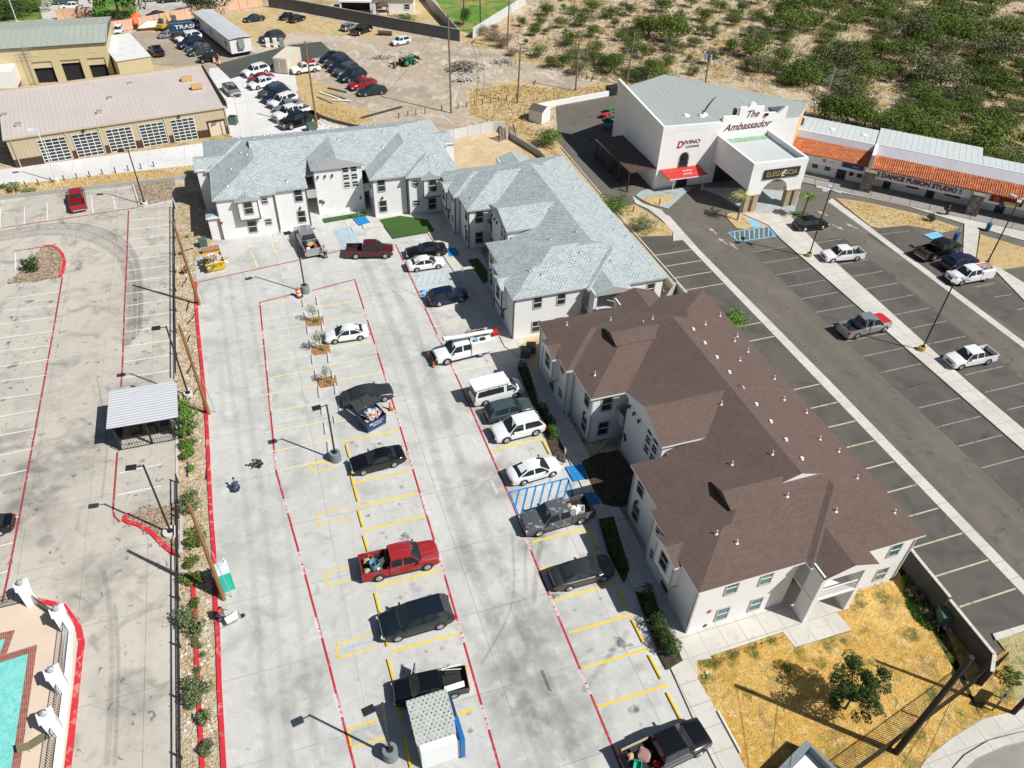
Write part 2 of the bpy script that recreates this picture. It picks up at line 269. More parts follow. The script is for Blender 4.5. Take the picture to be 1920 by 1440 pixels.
# ---------------------------------------------------------------- mesh builder
class MB:
    def __init__(s): s.v = []; s.f = []; s.m = []
    def add(s, vs, fs, mi=0):
        o = len(s.v); s.v += [tuple(p) for p in vs]; s.f += [tuple(o+i for i in f) for f in fs]; s.m += [mi]*len(fs); return s
    def box(s, x0, x1, y0, y1, z0, z1, mi=0, top=None):
        vs = [(x0,y0,z0),(x1,y0,z0),(x1,y1,z0),(x0,y1,z0),(x0,y0,z1),(x1,y0,z1),(x1,y1,z1),(x0,y1,z1)]
        s.add(vs, [(0,3,2,1),(0,1,5,4),(1,2,6,5),(2,3,7,6),(3,0,4,7)], mi); s.add(vs[4:], [(0,1,2,3)], mi if top is None else top); return s
    def obox(s, c, sz, rz=0, mi=0, ry=0, rx=0):
        M = Matrix.Translation(c) @ Matrix.Rotation(rz,4,'Z') @ Matrix.Rotation(ry,4,'Y') @ Matrix.Rotation(rx,4,'X')
        vs = [M @ Vector((i*sz[0]/2, j*sz[1]/2, k*sz[2]/2)) for k in (-1,1) for i, j in ((-1,-1),(1,-1),(1,1),(-1,1))]
        return s.add(vs, [(0,3,2,1),(4,5,6,7),(0,1,5,4),(1,2,6,5),(2,3,7,6),(3,0,4,7)], mi)
    def prism(s, poly, z0, z1, mi=0, top=None):
        n = len(poly); a = sum(poly[i][0]*poly[(i+1)%n][1]-poly[(i+1)%n][0]*poly[i][1] for i in range(n))
        if a < 0: poly = poly[::-1]
        vs = [(p[0],p[1],z0) for p in poly]+[(p[0],p[1],z1) for p in poly]
        s.add(vs, [(i,(i+1)%n,n+(i+1)%n,n+i) for i in range(n)], mi); s.add(vs[n:], [tuple(range(n))], mi if top is None else top); return s
    def sheet(s, poly, z, mi=0):
        n = len(poly); a = sum(poly[i][0]*poly[(i+1)%n][1]-poly[(i+1)%n][0]*poly[i][1] for i in range(n))
        if a < 0: poly = poly[::-1]
        return s.add([(p[0],p[1],z) for p in poly], [tuple(range(n))], mi)
    def cyl(s, p0, p1, r0, r1=None, n=10, mi=0, cap=True):
        r1 = r0 if r1 is None else r1; p0 = Vector(p0); p1 = Vector(p1); d = (p1-p0).normalized()
        u = d.orthogonal().normalized(); v = d.cross(u); vs = []
        for p, r in ((p0,r0),(p1,r1)):
            vs += [p+u*math.cos(2*math.pi*i/n)*r+v*math.sin(2*math.pi*i/n)*r for i in range(n)]
        fs = [(i,(i+1)%n,n+(i+1)%n,n+i) for i in range(n)]
        if cap: fs += [tuple(range(n-1,-1,-1)), tuple(range(n,2*n))]
        return s.add(vs, fs, mi)
    def tube(s, pts, r, n=6, mi=0):
        for a, b in zip(pts, pts[1:]): s.cyl(a, b, r, r, n, mi)
        return s
    def line(s, a, b, w, z, mi=0):
        a = Vector(a[:2]); b = Vector(b[:2]); d = (b-a).normalized(); q = Vector((-d.y, d.x))*w/2
        return s.sheet([a-q, b-q, b+q, a+q], z, mi)
    def hip(s, x0, x1, y0, y1, ze, pitch=1/3, axis=None, gable=(0,0), th=.18, mi=0, side=1):
        """hip or gable roof solid; gable=(start,end) along the ridge"""
        w, d = x1-x0, y1-y0
        if axis is None: axis = 'x' if w >= d else 'y'
        h = min(w,d)/2 if axis == ('x' if w>=d else 'y') else (d/2 if axis=='x' else w/2)
        zr = ze+h*pitch
        if axis == 'x': r0 = (x0+(0 if gable[0] else h), (y0+y1)/2, zr); r1 = (x1-(0 if gable[1] else h), (y0+y1)/2, zr)
        else: r0 = ((x0+x1)/2, y0+(0 if gable[0] else h), zr); r1 = ((x0+x1)/2, y1-(0 if gable[1] else h), zr)
        c = [(x0,y0,ze),(x1,y0,ze),(x1,y1,ze),(x0,y1,ze)]; b = [(p[0],p[1],ze-th) for p in c]
        if axis == 'x':
            s.add(c+[r0,r1], [(0,1,5,4),(2,3,4,5)], mi); s.add(c+[r0,r1], [(3,0,4)], side if gable[0] else mi); s.add(c+[r0,r1], [(1,2,5)], side if gable[1] else mi)
        else:
            s.add(c+[r0,r1], [(1,2,5,4),(3,0,4,5)], mi); s.add(c+[r0,r1], [(0,1,4)], side if gable[0] else mi); s.add(c+[r0,r1], [(2,3,5)], side if gable[1] else mi)
        s.add(b+c, [(0,1,5,4),(1,2,6,5),(2,3,7,6),(3,0,4,7),(3,2,1,0)], side); return s
    def build(s, name, mats, parent=None, smooth=False, loc=None, mesh=None):
        if not isinstance(mats, (list,tuple)): mats = [mats]
        me = bpy.data.meshes.new(name); me.from_pydata(s.v, [], s.f); me.update()
        for mt in mats: me.materials.append(mt)
        me.polygons.foreach_set('material_index', s.m)
        if smooth: me.polygons.foreach_set('use_smooth', [True]*len(s.f))
        uv = me.uv_layers.new(name='UVMap'); k = 0; dat = [0.0]*(2*len(me.loops)); Z = Vector((0,0,1))
        for p in me.polygons:
            n = p.normal; u = Z.cross(n)
            if u.length < .02: u = Vector((1,0,0))
            u.normalize(); v = n.cross(u)
            for li in p.loop_indices:
                co = me.vertices[me.loops[li].vertex_index].co
                dat[2*li] = co.dot(u); dat[2*li+1] = co.dot(v)
        uv.data.foreach_set('uv', dat)
        o = bpy.data.objects.new(name, me); COL.objects.link(o)
        if parent: o.parent = parent
        if loc: o.location = loc
        return o
def tag(o, label, cat, group=None):
    o['label'] = label; o['category'] = cat
    if group: o['group'] = group
    return o
def struct(o): o['kind'] = 'structure'; return o
def empty(name, loc, rz=0, sc=1):
    o = bpy.data.objects.new(name, None); COL.objects.link(o); o.location = loc; o.rotation_euler = (0,0,rz); o.scale = (sc,sc,sc)
    o.empty_display_size = .3
    return o
def copy_tree(o, parent=None):
    c = o.copy(); COL.objects.link(c); c.parent = parent
    for ch in o.children: copy_tree(ch, c)
    return c
_txt = {}
def text_geo(s, size=1.0, shear=0.0, bold=0.0, sx=1.0):
    k = (s,size,shear,bold,sx)
    if k in _txt: return _txt[k]
    cu = bpy.data.curves.new('t','FONT'); cu.body = s; cu.size = size; cu.shear = shear; cu.offset = bold; cu.align_x = 'CENTER'; cu.align_y = 'CENTER'; cu.resolution_u = 3
    o = bpy.data.objects.new('t', cu); COL.objects.link(o)
    bpy.context.view_layer.update()
    me = bpy.data.meshes.new_from_object(o.evaluated_get(bpy.context.evaluated_depsgraph_get()))
    vs = [Vector((v.co.x*sx, v.co.y, 0)) for v in me.vertices]; fs = [tuple(p.vertices) for p in me.polygons]
    bpy.data.objects.remove(o); bpy.data.curves.remove(cu); bpy.data.meshes.remove(me)
    _txt[k] = (vs, fs); return vs, fs
def put_text(mb, s, size, M, mi=0, shear=0, bold=0, sx=1):
    vs, fs = text_geo(s, size, shear, bold, sx); mb.add([M @ v for v in vs], fs, mi)
def basis(o, x, y):
    x = Vector(x).normalized(); y = Vector(y).normalized(); z = x.cross(y); M = Matrix.Identity(4)
    for i in range(3): M[i][0], M[i][1], M[i][2] = x[i], y[i], z[i]
    M.translation = o; return M
def ext_text(mb, s, size, M, depth=.06, mi=0, **kw):
    """raised letters: front face plus side walls"""
    vs, fs = text_geo(s, size, kw.get('shear',0), kw.get('bold',0), kw.get('sx',1))
    mb.add([M @ (v+Vector((0,0,depth))) for v in vs], fs, mi)
    ed = {}
    for f in fs:
        for a, b in zip(f, f[1:]+f[:1]): ed[(a,b)] = 1
    q = [(a,b) for a, b in ed if (b,a) not in ed]
    for a, b in q: mb.add([M@vs[a], M@vs[b], M@(vs[b]+Vector((0,0,depth))), M@(vs[a]+Vector((0,0,depth)))], [(0,1,2,3)], mi)
# ---------------------------------------------------------------- ground, lots, paths
def gp(pts, ox=0, oy=0): return [G(x+ox, y+oy) for x, y in pts]
def zoomed(ox, oy, pts): return [(ox+x/4, oy+y/4) for x, y in pts]
def ground(name, poly, z, mt, th=None):
    mb = MB()
    if th: mb.prism(poly, z-th, z)
    else: mb.sheet(poly, z)
    return struct(mb.build(name, mt))
def inside_poly(p, poly):
    ins = False; j = len(poly)-1
    for i in range(len(poly)):
        if (poly[i][1]>p[1]) != (poly[j][1]>p[1]) and p[0] < (poly[j][0]-poly[i][0])*(p[1]-poly[i][1])/(poly[j][1]-poly[i][1])+poly[i][0]: ins = not ins
        j = i
    return ins
def ragged(poly, amp=.5, step=1.2, seed=3):
    rg = random.Random(seed+len(poly)); out = []
    for a, b in zip(poly, poly[1:]+poly[:1]):
        a = Vector(a); b = Vector(b); L = (b-a).length; n = max(1,int(L/step)); d = (b-a).normalized(); q = Vector((-d.y,d.x))
        for i in range(n):
            p = a.lerp(b,i/n)+(q*rg.gauss(0,amp*.5) if i else Vector((0,0))); out.append((p.x,p.y))
    return out
g0 = MB(); g0.sheet([(-1500,-700),(1500,-700),(1500,2500),(-1500,2500)], -.03)
struct(g0.build('ground', brushland))
ground('dirt_lot', ragged(gp([(300,62),(470,18),(600,25),(760,58),(862,78),(960,110),(1050,140),(1150,165),(1060,188),(1000,205),(930,243),(850,262),(820,330),(620,260),(520,118),(420,122)]),1.6,1.5), -.012, dirt)
ground('dry_grass_ground', ragged(gp([(400,40),(480,14),(640,42),(760,62),(700,70),(560,60),(500,66),(470,90),(450,60)]),1.5,.9), -.006, drygrass_m)
ground('dry_grass_ground', ragged(gp([(525,140),(580,140),(640,180),(700,225),(640,245),(600,235),(560,190)]),1.5,.9), -.006, drygrass_m)
ground('dry_grass_ground', ragged(gp([(880,170),(960,150),(1060,168),(1160,158),(1150,172),(1060,188),(1005,204),(985,235),(1040,270),(930,235),(880,215)]),1.5,.9), -.006, drygrass_m)
ground('dry_grass_ground', [(39,64),(44.2,64),(44.4,75),(44.6,90),(45.2,107),(40,112),(38.5,104)], -.005, drygrass_m)
ground('sandy_yard', [(23,88),(44,88),(38,114),(24.5,114.5)], -.006, sandy)
ground('sandy_yard', [(22.6,54),(44,54),(44,64),(22.6,64)], .004, sandy)
ground('parking_lot', [(-9.3,-20),(-9.25,24),(-8.95,48),(-9.3,86),(-7.5,88.5),(-6.5,92),(-6.5,108.2),(23.5,108.2),(24.2,92),(22.9,92),(22.9,20),(24,-20)], .0, concrete)
ground('parking_lot', [(-75,-20),(-11.9,-20),(-11.9,24),(-11.6,48),(-11.7,86),(-11.2,108.4),(-75,108.4)], .0, concrete_warm)
ground('planting_strip', [(-11.9,-20),(-9.3,-20),(-9.25,24),(-8.95,48),(-9.3,86),(-6.6,90),(-6.6,108.4),(-11.2,108.4),(-11.7,86),(-11.6,48),(-11.9,24)], .012, stripsoil)
ground('service_drive', [(-75,112.6),(-5,112.8),(25,111.2),(22,120),(16.5,119.5),(8.3,129)]+gp([(548,112),(520,118),(500,140),(420,125),(392,128)])+[(-5.8,134),(-3,120.6),(-75,114.5)], .0, drive_white)
ground('dry_verge', [(-75,108.5),(-6.6,108.5),(-5,112.8),(-75,112.6)], .0, drygrass_m)
ground('back_lot', gp([(240,62),(300,60),(400,55),(480,100),(505,118),(440,150),(392,130),(280,120),(250,100)]), -.004, layered('brown_lot_paving', (.34,.28,.22), [(.1,5,.8,.45,.65,(.42,.36,.29),.8),(.5,7,1.5,.55,.68,(.22,.19,.16),.6)], rough=.95))
ground('asphalt_patch', gp([(404,121),(545,84),(602,78),(628,102),(575,112),(520,122),(432,148)]), .006, asphalt_dark)
# right hand asphalt lot
ground('asphalt_lot', [(42.3,8),(42.4,20),(42.9,27),(43.6,36),(44.2,64),(44.6,90),(45.2,107),(50.5,122),(66,124),(76,95),(79,86),(88,70),(100,58),(110,40),(110,8)], .0, asphalt)
ground('parking_bays', [(42.5,15.5),(42.5,20),(43.0,27),(43.8,38),(44.4,64),(45.0,80.5),(50.0,80.5),(50.0,15.5)], .005, asphalt_bay)
ground('parking_bays', [(56.9,10),(57.0,70),(62.35,70),(62.5,10)], .005, asphalt_bay)
ground('parking_bays', [(64.95,10),(64.8,41),(65.6,70),(70.8,70),(70.8,10)], .005, asphalt_bay)
ground('parking_bays', gp([(1655,428),(1700,420),(1730,440),(1800,480),(1920,560),(1940,640),(1625,440)]), .006, asphalt_bay)
gut = ground('drive_gutter', [(49.95,10),(51.0,10),(51.1,45),(50.8,72),(51.2,81),(49.9,83),(49.9,75)], .016, walk)
ground('sidewalk', [(62.5,8),(64.9,8),(64.75,41),(65.9,66)]+gp([(1492,418),(1478,402),(1392,402),(1440,423),(1455,440)])+[(62.4,71)], .13, walk, .14)
ground('drive_gutter', [(75.2,9),(76.2,9),(76.1,71)]+gp([(1640,432),(1560,372),(1552,378)])+[(75.1,71)], .016, walk)
ground('sidewalk', gp([(1856,498),(1876,505),(1925,535),(1995,582),(1995,630),(1925,570)]), .12, walk, .13)
ground('sidewalk', gp([(1530,352),(1620,370),(1703,388),(1800,418),(1920,452),(1960,465),(1960,440),(1920,432),(1800,408),(1606,355),(1530,330)]), .10, walk, .11)
ground('sidewalk', gp([(1808,420),(1836,428),(1828,492),(1805,478)]), .11, walk, .12)
ground('grass_island', gp([(1566,372),(1625,380),(1720,402),(1800,428),(1765,437),(1740,430),(1700,423),(1645,428),(1632,425)]), .08, drygrass_m, .1)
ground('grass_island', gp([(1838,440),(1920,465),(1960,480),(1960,510),(1920,500),(1872,507),(1830,490)]), .08, drygrass_m, .1)
ground('grass_island', gp([(1362,408),(1364,402),(1372,400),(1386,402),(1400,420),(1410,427),(1395,431),(1380,428)]), .10, drygrass_m, .11)
ground('grass_island', gp([(1488,400),(1505,397),(1520,404),(1515,411),(1490,405)]), .14, turf, .12)
ground('paved_apron', gp([(1386,402),(1392,396),(1478,396),(1486,404),(1478,412),(1450,425),(1410,427)]), .02, layered('pinkish_paving', (.55,.44,.33), [(1.5,5,.5,.45,.65,(.48,.38,.28),.7)], rough=.9, pre=brick_pre((.55,.44,.33),(.50,.38,.28),(.3,.25,.2),.8,.8,.03)))
ground('paved_apron', gp([(1310,352),(1400,352),(1500,360),(1490,396),(1392,396),(1352,368)]), .012, layered('pale_blue_paving', (.38,.42,.44), [(.6,5,.5,.45,.65,(.30,.34,.36),.7)], rough=.9))
ground('sidewalk', gp([(1192,368),(1200,360),(1225,352),(1300,352),(1285,362),(1252,392),(1236,388),(1215,382)]), .11, layered('blue_grey_walk', (.36,.42,.44), [(.8,5,.5,.45,.65,(.30,.34,.36),.7)], rough=.9), .12)
ground('grass_island', gp([(1203,376),(1212,368),(1258,366),(1266,373),(1240,388),(1222,385)]), .13, drygrass_m, .03)
ground('sidewalk', gp([(1185,368),(1205,382),(1240,394),(1262,420),(1285,450),(1262,452),(1262,436),(1240,412),(1215,392),(1192,382)]), .07, walk, .08)
ground('grass_island', gp([(1160,392),(1190,384),(1215,398),(1262,432),(1260,442),(1200,444),(1170,420)]), .06, drygrass_m, .07)
# lawns and walks of the apartments
ground('sidewalk', [(20.45,8),(20.45,16),(21.0,25),(21.4,44),(22.0,58),(21.0,60),(21.0,68),(19.8,74),(18.6,88),(11.2,88.2),(11.2,90.4),(24.2,90.4),(24.2,80),(23.4,60),(23.4,24),(24.0,21.9)]+gp([(1306,1240),(1307,1272),(1345,1338),(1400,1448),(1440,1560)])+[(26,8)], .12, walk, .13)
ground('sidewalk', gp([(1250,1196),(1284,1190),(1284,1180),(1449,1130),(1600,1120),(1567,1150),(1597,1183),(1490,1215),(1467,1186),(1306,1240)]), .128, walk, .12)
lawn_poly = gp([(1306,1241),(1467,1187),(1490,1216),(1598,1184),(1567,1150),(1587,1118),(1672,1090),(1705,1020)])+[(42.6,27),(42.2,20),(42.05,15.4)]+gp([(1880,1222),(1890,1225),(1935,1200),(1960,1270),(1960,1322),(1905,1334),(1840,1350),(1780,1388),(1740,1420),(1715,1450),(1700,1560),(1440,1560),(1400,1448),(1345,1338),(1307,1272)])
ground('yellow_lawn', lawn_poly, .10, layered('parched_lawn', (.58,.36,.085), [
    (.25,6,.8,.45,.62,(.66,.45,.15),.8), (.8,7,1.2,.50,.64,(.48,.26,.05),.75), (.45,7,1.4,.56,.66,(.23,.21,.05),.8),
    (2.5,7,.6,.52,.66,(.72,.53,.26),.7),(7,6,0,.52,.68,(.33,.19,.05),.6)], rough=1, bump=(9,1,.1)))
ground('green_patch', gp([(1688,1083),(1700,1080),(1725,1110),(1745,1145),(1765,1175),(1740,1185),(1715,1165),(1700,1140),(1690,1110)]), .106, layered('weedy_green', (.20,.26,.04), [(1,6,1,.45,.6,(.42,.38,.10),.8),(5,6,0,.5,.62,(.08,.14,.02),.8)], rough=1, bump=(9,1,.1)))
ground('weedy_ground', gp([(1868,1200),(1960,1175),(2000,1260),(1960,1330),(1905,1334),(1890,1230)]), .105, layered('weedy_mix', (.42,.36,.18), [(.6,6,1,.45,.6,(.52,.48,.34),.8),(1.6,6,1,.5,.62,(.16,.20,.05),.7)], rough=1, bump=(7,1,.1)))
ground('sidewalk', gp([(1715,1452),(1740,1420),(1780,1388),(1840,1350),(1905,1334),(1960,1322),(1960,1366),(1905,1374),(1850,1388),(1805,1415),(1775,1450),(1760,1520),(1700,1520)]), .13, walk, .1)
ground('road', gp([(1790,1520),(1800,1450),(1830,1422),(1880,1400),(1930,1388),(1990,1384),(2100,1600)]), .0, layered('street_paving', (.30,.28,.25), [(.3,5,1,.45,.65,(.24,.225,.20),.8),(6,4,0,.5,.7,(.36,.34,.3),.5)], rough=.95))
ground('kerb', gp([(1762,1520),(1778,1450),(1808,1417),(1852,1390),(1905,1376),(1960,1368),(1990,1384),(1930,1388),(1880,1400),(1830,1422),(1800,1450),(1790,1520)]), .10, walk, .1)
ground('kerb', gp([(1860,1190),(1920,1172),(1960,1160),(1960,1170),(1920,1184),(1866,1202)]), .14, walk, .14)
ground("turf_patch", gp(zoomed(480,360,[(925,215),(1080,185),(1290,215),(1340,300),(1030,355)])), .15, turf, .03)
ground('turf_patch', gp(zoomed(480,360,[(500,207),(820,155),(835,180),(515,235)])), .15, turf, .03)
ground('turf_patch', gp(zoomed(480,360,[(1590,515),(1665,502),(1735,600),(1735,680),(1705,695)])), .15, turf, .03)
ground('mulch_bed', gp(zoomed(960,720,[(520,590),(640,530),(800,505),(925,690),(885,905),(770,930),(680,905),(610,800)])), .15, darkmulch, .03)
ground('mulch_bed', gp([(990,640),(1014,636),(1014,690),(996,690),(972,652)]), .14, drygrass_m, .02)
ground('mulch_bed', gp([(970,690),(990,690),(1010,760),(1062,850),(1060,870),(1040,860),(1015,800),(985,730)]), .14, darkmulch, .02)
ground('mulch_bed', gp([(1122,975),(1150,970),(1180,1070),(1170,1095),(1140,1040)]), .14, darkmulch, .02)
ground('mulch_bed', gp([(1190,1110),(1225,1120),(1280,1240),(1250,1258),(1235,1230)]), .14, darkmulch, .02)
# rock beds and painted kerbs of the left lot
def kerb_run(pts, wdt, h, mt, name='kerb'):
    mb = MB(); pts = [Vector(p[:2]) for p in pts]
    L = []; Rr = []
    for i, p in enumerate(pts):
        d = (pts[min(i+1,len(pts)-1)]-pts[max(i-1,0)]).normalized(); q = Vector((-d.y,d.x))*wdt/2
        L.append(p+q); Rr.append(p-q)
    for i in range(len(pts)-1):
        mb.prism([L[i],Rr[i],Rr[i+1],L[i+1]], -.01, h)
    return struct(mb.build(name, mt))
bed1 = zoomed(0,360,[(68,690),(330,412),(400,415),(440,440),(470,475),(482,530),(470,590),(450,640),(300,662)])
ground('rock_bed', gp(bed1), .12, rockmulch, .13)
kerb_run(gp(zoomed(0,360,[(330,410),(400,412),(440,437),(472,475),(486,530),(474,590),(450,642)])), .32, .17, curb_red)
bed2 = zoomed(0,720,[(940,1000),(985,962),(1340,905),(1352,1000),(1350,1230),(1310,1265),(1240,1215),(1140,1110),(1040,1050),(960,1040)])
ground('rock_bed', gp(bed2), .12, rockmulch, .13)
kerb_run(gp(zoomed(0,720,[(975,980),(945,995),(938,1025),(965,1042),(1040,1060),(1140,1120),(1230,1215),(1290,1265),(1330,1262)])), .32, .17, curb_red)
kerb_run(gp(zoomed(0,720,[(1330,1262),(1362,1240),(1366,1000)])), .25, .16, walk)
ground('rock_bed', [(-15.6,101.8),(-11.9,102.6),(-11.4,108.3),(-16.6,108.3)], .12, rockmulch, .13)
kerb_run([(-16.8,108.3),(-15.8,101.9),(-15.3,101.5),(-11.9,102.3)], .22, .16, walk)
kerb_run(gp([(367,530),(369,590),(374,640),(380,700),(388,790),(392,880),(396,960),(402,1040),(403,1110),(409,1190),(412,1290),(420,1440),(426,1560)]), .30, .14, curb_red)
kerb_run(gp([(361,1085),(366,1150),(370,1250),(377,1380),(380,1440),(383,1560)]), .28, .15, curb_red)
kerb_run([(-11.65,86),(-11.55,60),(-11.6,38)], .2, .10, walk)
# ---------------------------------------------------------------- painted markings
def marks(name, segs, wdt, mt, z=.010):
    mb = MB()
    for k, s in enumerate(segs):
        for a, b in zip(s, s[1:]): mb.line(a, b, wdt, z+.0012*(k % 3))
    return struct(mb.build(name, mt))
main_red = [gp([(585,545),(665,524),(726,720),(834,1080),(936,1437),(985,1600)]), gp([(552,551),(487,567),(502,720),(518,885),(570,1070),(618,1250),(665,1440),(705,1590)]),
    gp([(640,469),(610,477),(490,503),(367,530)]), gp([(728,459),(742,459),(861,717),(960,942),(1012,1074),(1080,1236),(1144,1390),(1200,1525)])]
marks('red_fire_lane_lines', main_red, .16, line_red)
marks('worn_red_lines', [gp([(260,389),(0,428),(-200,460)]), gp([(241,395),(238,480),(234,560),(230,680),(227,725)]), gp([(220,848),(212,955),(214,968),(225,979)]),
    gp([(117,520),(100,620),(82,720),(60,840),(38,960),(15,1080),(4,1130)]), gp([(25,471),(88,462)])], .17, line_redworn)
# lettering between the red dashes
tx = MB()
def lane_text(path, starts, s1='NO PARKING', s2='FIRE LANE', flip=False):
    for (px, py), (qx, qy) in starts:
        a = Vector(G(px,py)); b = Vector(G(qx,qy)); d = (b-a).normalized()
        if flip: d = -d
        c = (a+b)/2; L = (b-a).length
        q = Vector((-d.y, d.x, 0))
        M = basis(Vector((c.x,c.y,.0175)), (d.x,d.y,0), q)
        vs, fs = text_geo(s1+'  '+s2, .34, 0, .012)
        ww = max(v.x for v in vs)-min(v.x for v in vs)
        tx.add([M @ Vector((v.x*L/ww, v.y, 0)) for v in vs], fs)
lane_text(0, [((507,740),(509,770)),((515,850),(519,880)),((532,936),(540,962)),((560,1035),(569,1078)),((590,1158),(601,1197)),((627,1302),(640,1345)),
    ((740,770),(751,800)),((765,845),(774,880)),((789,925),(802,965)),((822,1040),(832,1078)),((857,1165),(870,1205)),((902,1322),(917,1368)),
    ((682,580),(689,600)),((701,645),(706,662)),((492,620),(494,635)),((500,676),(502,695)),((722,702),(727,718)),
    ((756,490),(764,505)),((788,560),(797,577)),((820,627),(828,642)),((848,685),(854,700)),((885,820),(896,840)),((920,900),(932,925)),((985,1008),(994,1030)),((1030,1117),(1047,1155)),((1086,1256),(1107,1302))], )
struct(tx.build('fire_lane_lettering', line_text))
bayY = lambda pts: [G(*p)[1] for p in pts]
segs = [[(G(*p)[0]+.1,G(*p)[1]),(20.2,G(*p)[1])] for p in ([(995,1017),(1012,1069),(1037,1126),(1064,1187),(1090,1254),(1120,1326),(1152,1410),(921,844),(905,808)])]
segs += [[(2.5,G(*p)[1]),(G(*p)[0]-.05,G(*p)[1])] for p in ([(752,806),(762,842),(770,882),(786,924),(799,967),(812,1015),(826,1069),(843,1125),(860,1187),(880,1251),(890,1330)])]
marks('yellow_bay_lines', segs, .17, line_yellow)
segs = [[(14.7,y),(20.2,y)] for y in bayY([(807,585),(817,612),(833,650),(857,696),(872,728)])]
uy = bayY([(665,541),(672,564),(680,589),(688,614),(697,640),(705,669),(712,699),(727,735),(738,770)])
segs += [[(2.6,y),(7.95,y)] for y in uy]
segs += [[(-4.0,y),(2.0,y)] for y in [G(*p)[1] for p in [(491,570),(494,598),(499,622),(501,648),(503,679),(506,708),(508,738),(512,772),(516,808),(519,845),(521,882)]]]
segs += [gp([(509,456),(523,484)]), gp([(481,500),(478,490)]), gp([(470,470),(484,500)])]
marks('faded_yellow_bay_lines', segs, .13, line_paleyellow)
segs = []
for a, b, c, d in [((655,950),(595,964),(597,985),(661,969)),((664,1060),(610,1076),(615,1099),(668,1084)),((700,1187),(630,1209),(634,1234),(707,1213)),((730,1342),(652,1367),(659,1402),(727,1382)),((632,866),(581,871),(585,886),(630,876))]:
    segs.append(gp([a,b,c,d]))
marks('yellow_box_lines', segs, .12, line_yellow)
def hatch(name, quad, n, mt, wdt=.1, z=.011):
    q = [Vector(G(*p)) for p in quad]; segs = [[q[0],q[1]],[q[1],q[2]],[q[2],q[3]],[q[3],q[0]]]
    sl_ = 1.8/n
    for i in range(-1, n):
        tb = (i+.35)/n; B_ = lambda t: q[3].lerp(q[2],t); T_ = lambda t: q[0].lerp(q[1],t)
        f0 = max(0, -tb/sl_); f1 = min(1, (1-tb)/sl_)
        if f1-f0 < .1: continue
        p0 = B_(tb); p1 = T_(tb+sl_); segs.append([p0.lerp(p1,f0), p0.lerp(p1,f1)])
    return marks(name, segs, wdt, mt, z)
hatch('blue_access_hatching', [(625,432),(657,426),(677,460),(647,467)], 7, line_paleblue)
hatch('blue_access_hatching', [(771,518),(862,504),(880,520),(783,538)], 8, line_paleblue)
hatch('blue_access_hatching', [(955,923),(1065,897),(1078,940),(972,966)], 7, line_blue, .16)
hatch('blue_access_hatching', [(1366,436),(1440,425),(1455,443),(1385,453)], 8, line_paleblue, .16)
def pad(quad, z, mt=line_blue): ground('blue_ramp', gp(quad), z, mt)
pad([(662,411),(685,407),(695,419),(674,424)], .136); pad([(837,467),(855,466),(862,480),(842,483)], .136)
pad([(1060,877),(1092,872),(1102,900),(1075,904)], .136); pad([(1087,927),(1115,924),(1127,946),(1105,950)], .136)
pad([(1402,414),(1415,412),(1426,426),(1415,428)], .03, line_paleblue); pad([(1731,441),(1757,435),(1772,446),(1747,450)], .11, line_paleblue)
sy = [G(785,545),G(806,542),G(810,553),G(789,556)]
ground('blue_symbol_field', sy, .013, line_blue)
def wheelchair(c, s, rz, z):
    mb = MB(); M = Matrix.Translation((c[0],c[1],z)) @ Matrix.Rotation(rz,4,'Z') @ Matrix.Scale(s,4)
    def ln(a,b,w_): 
        a=Vector(a);b=Vector(b);d=(b-a).normalized();q=Vector((-d.y,d.x))*w_/2
        mb.add([M@Vector((p.x,p.y,0)) for p in (a-q,b-q,b+q,a+q)],[(0,1,2,3)])
    for i in range(16):
        a0 = R(110+i*15); a1 = R(110+(i+1)*15); ln((-.05+.3*math.cos(a0),-.15+.3*math.sin(a0)),(-.05+.3*math.cos(a1),-.15+.3*math.sin(a1)),.09)
    ln((-.03,.42),(-.0,-.02),.1); ln((0,.15),(.25,.15),.08); ln((0,-.02),(.28,-.02),.09); ln((.28,-.02),(.38,-.35),.09); ln((-.09,.5),(.03,.5),.12)
    return struct(mb.build('wheelchair_symbol', line_white))
cx = sum(p[0] for p in sy)/4; cy = sum(p[1] for p in sy)/4; wheelchair((cx,cy), 1.3, R(90), .018)
yy = bayY([(1533,721),(1567,755),(1601,790),(1636,827),(1674,866),(1714,910),(1755,954),(1800,1001),(1840,1054),(1900,1105),(1292,469),(1312,489),(1332,510),(1355,532),(1425,605),(1445,632)])
marks('white_bay_lines', [[(44.3,y),(49.8,y)] for y in yy], .14, paintline('cream_line_paint',(.50,.46,.32),(.09,.085,.08),.7))
yy = bayY([(1729,720),(1802,746),(1841,780),(1882,815),(1920,856),(1477,462),(1500,482),(1522,504),(1549,525),(1575,547),(1602,572),(1632,597),(1662,625),(1695,652),(1727,682),(1762,712)])
marks('white_bay_lines', [[(57.0,y),(62.2,y)] for y in yy], .13, line_whiteworn)
yy = bayY([(1487,440),(1510,459),(1534,480),(1557,499),(1584,521),(1610,544),(1639,567),(1669,592),(1701,617),(1732,647),(1802,705),(1842,737),(1880,771)])
marks('white_bay_lines', [[(65.4,y),(70.5,y)] for y in yy], .13, line_whiteworn)
marks('white_bay_lines', [gp([(1865,557),(1897,552)]), gp([(1907,581),(1940,575)]), gp([(1830,538),(1865,531)]), gp([(1648,440),(1705,433)]),gp([(1790,505),(1840,497)])], .13, line_whiteworn)
L = zoomed
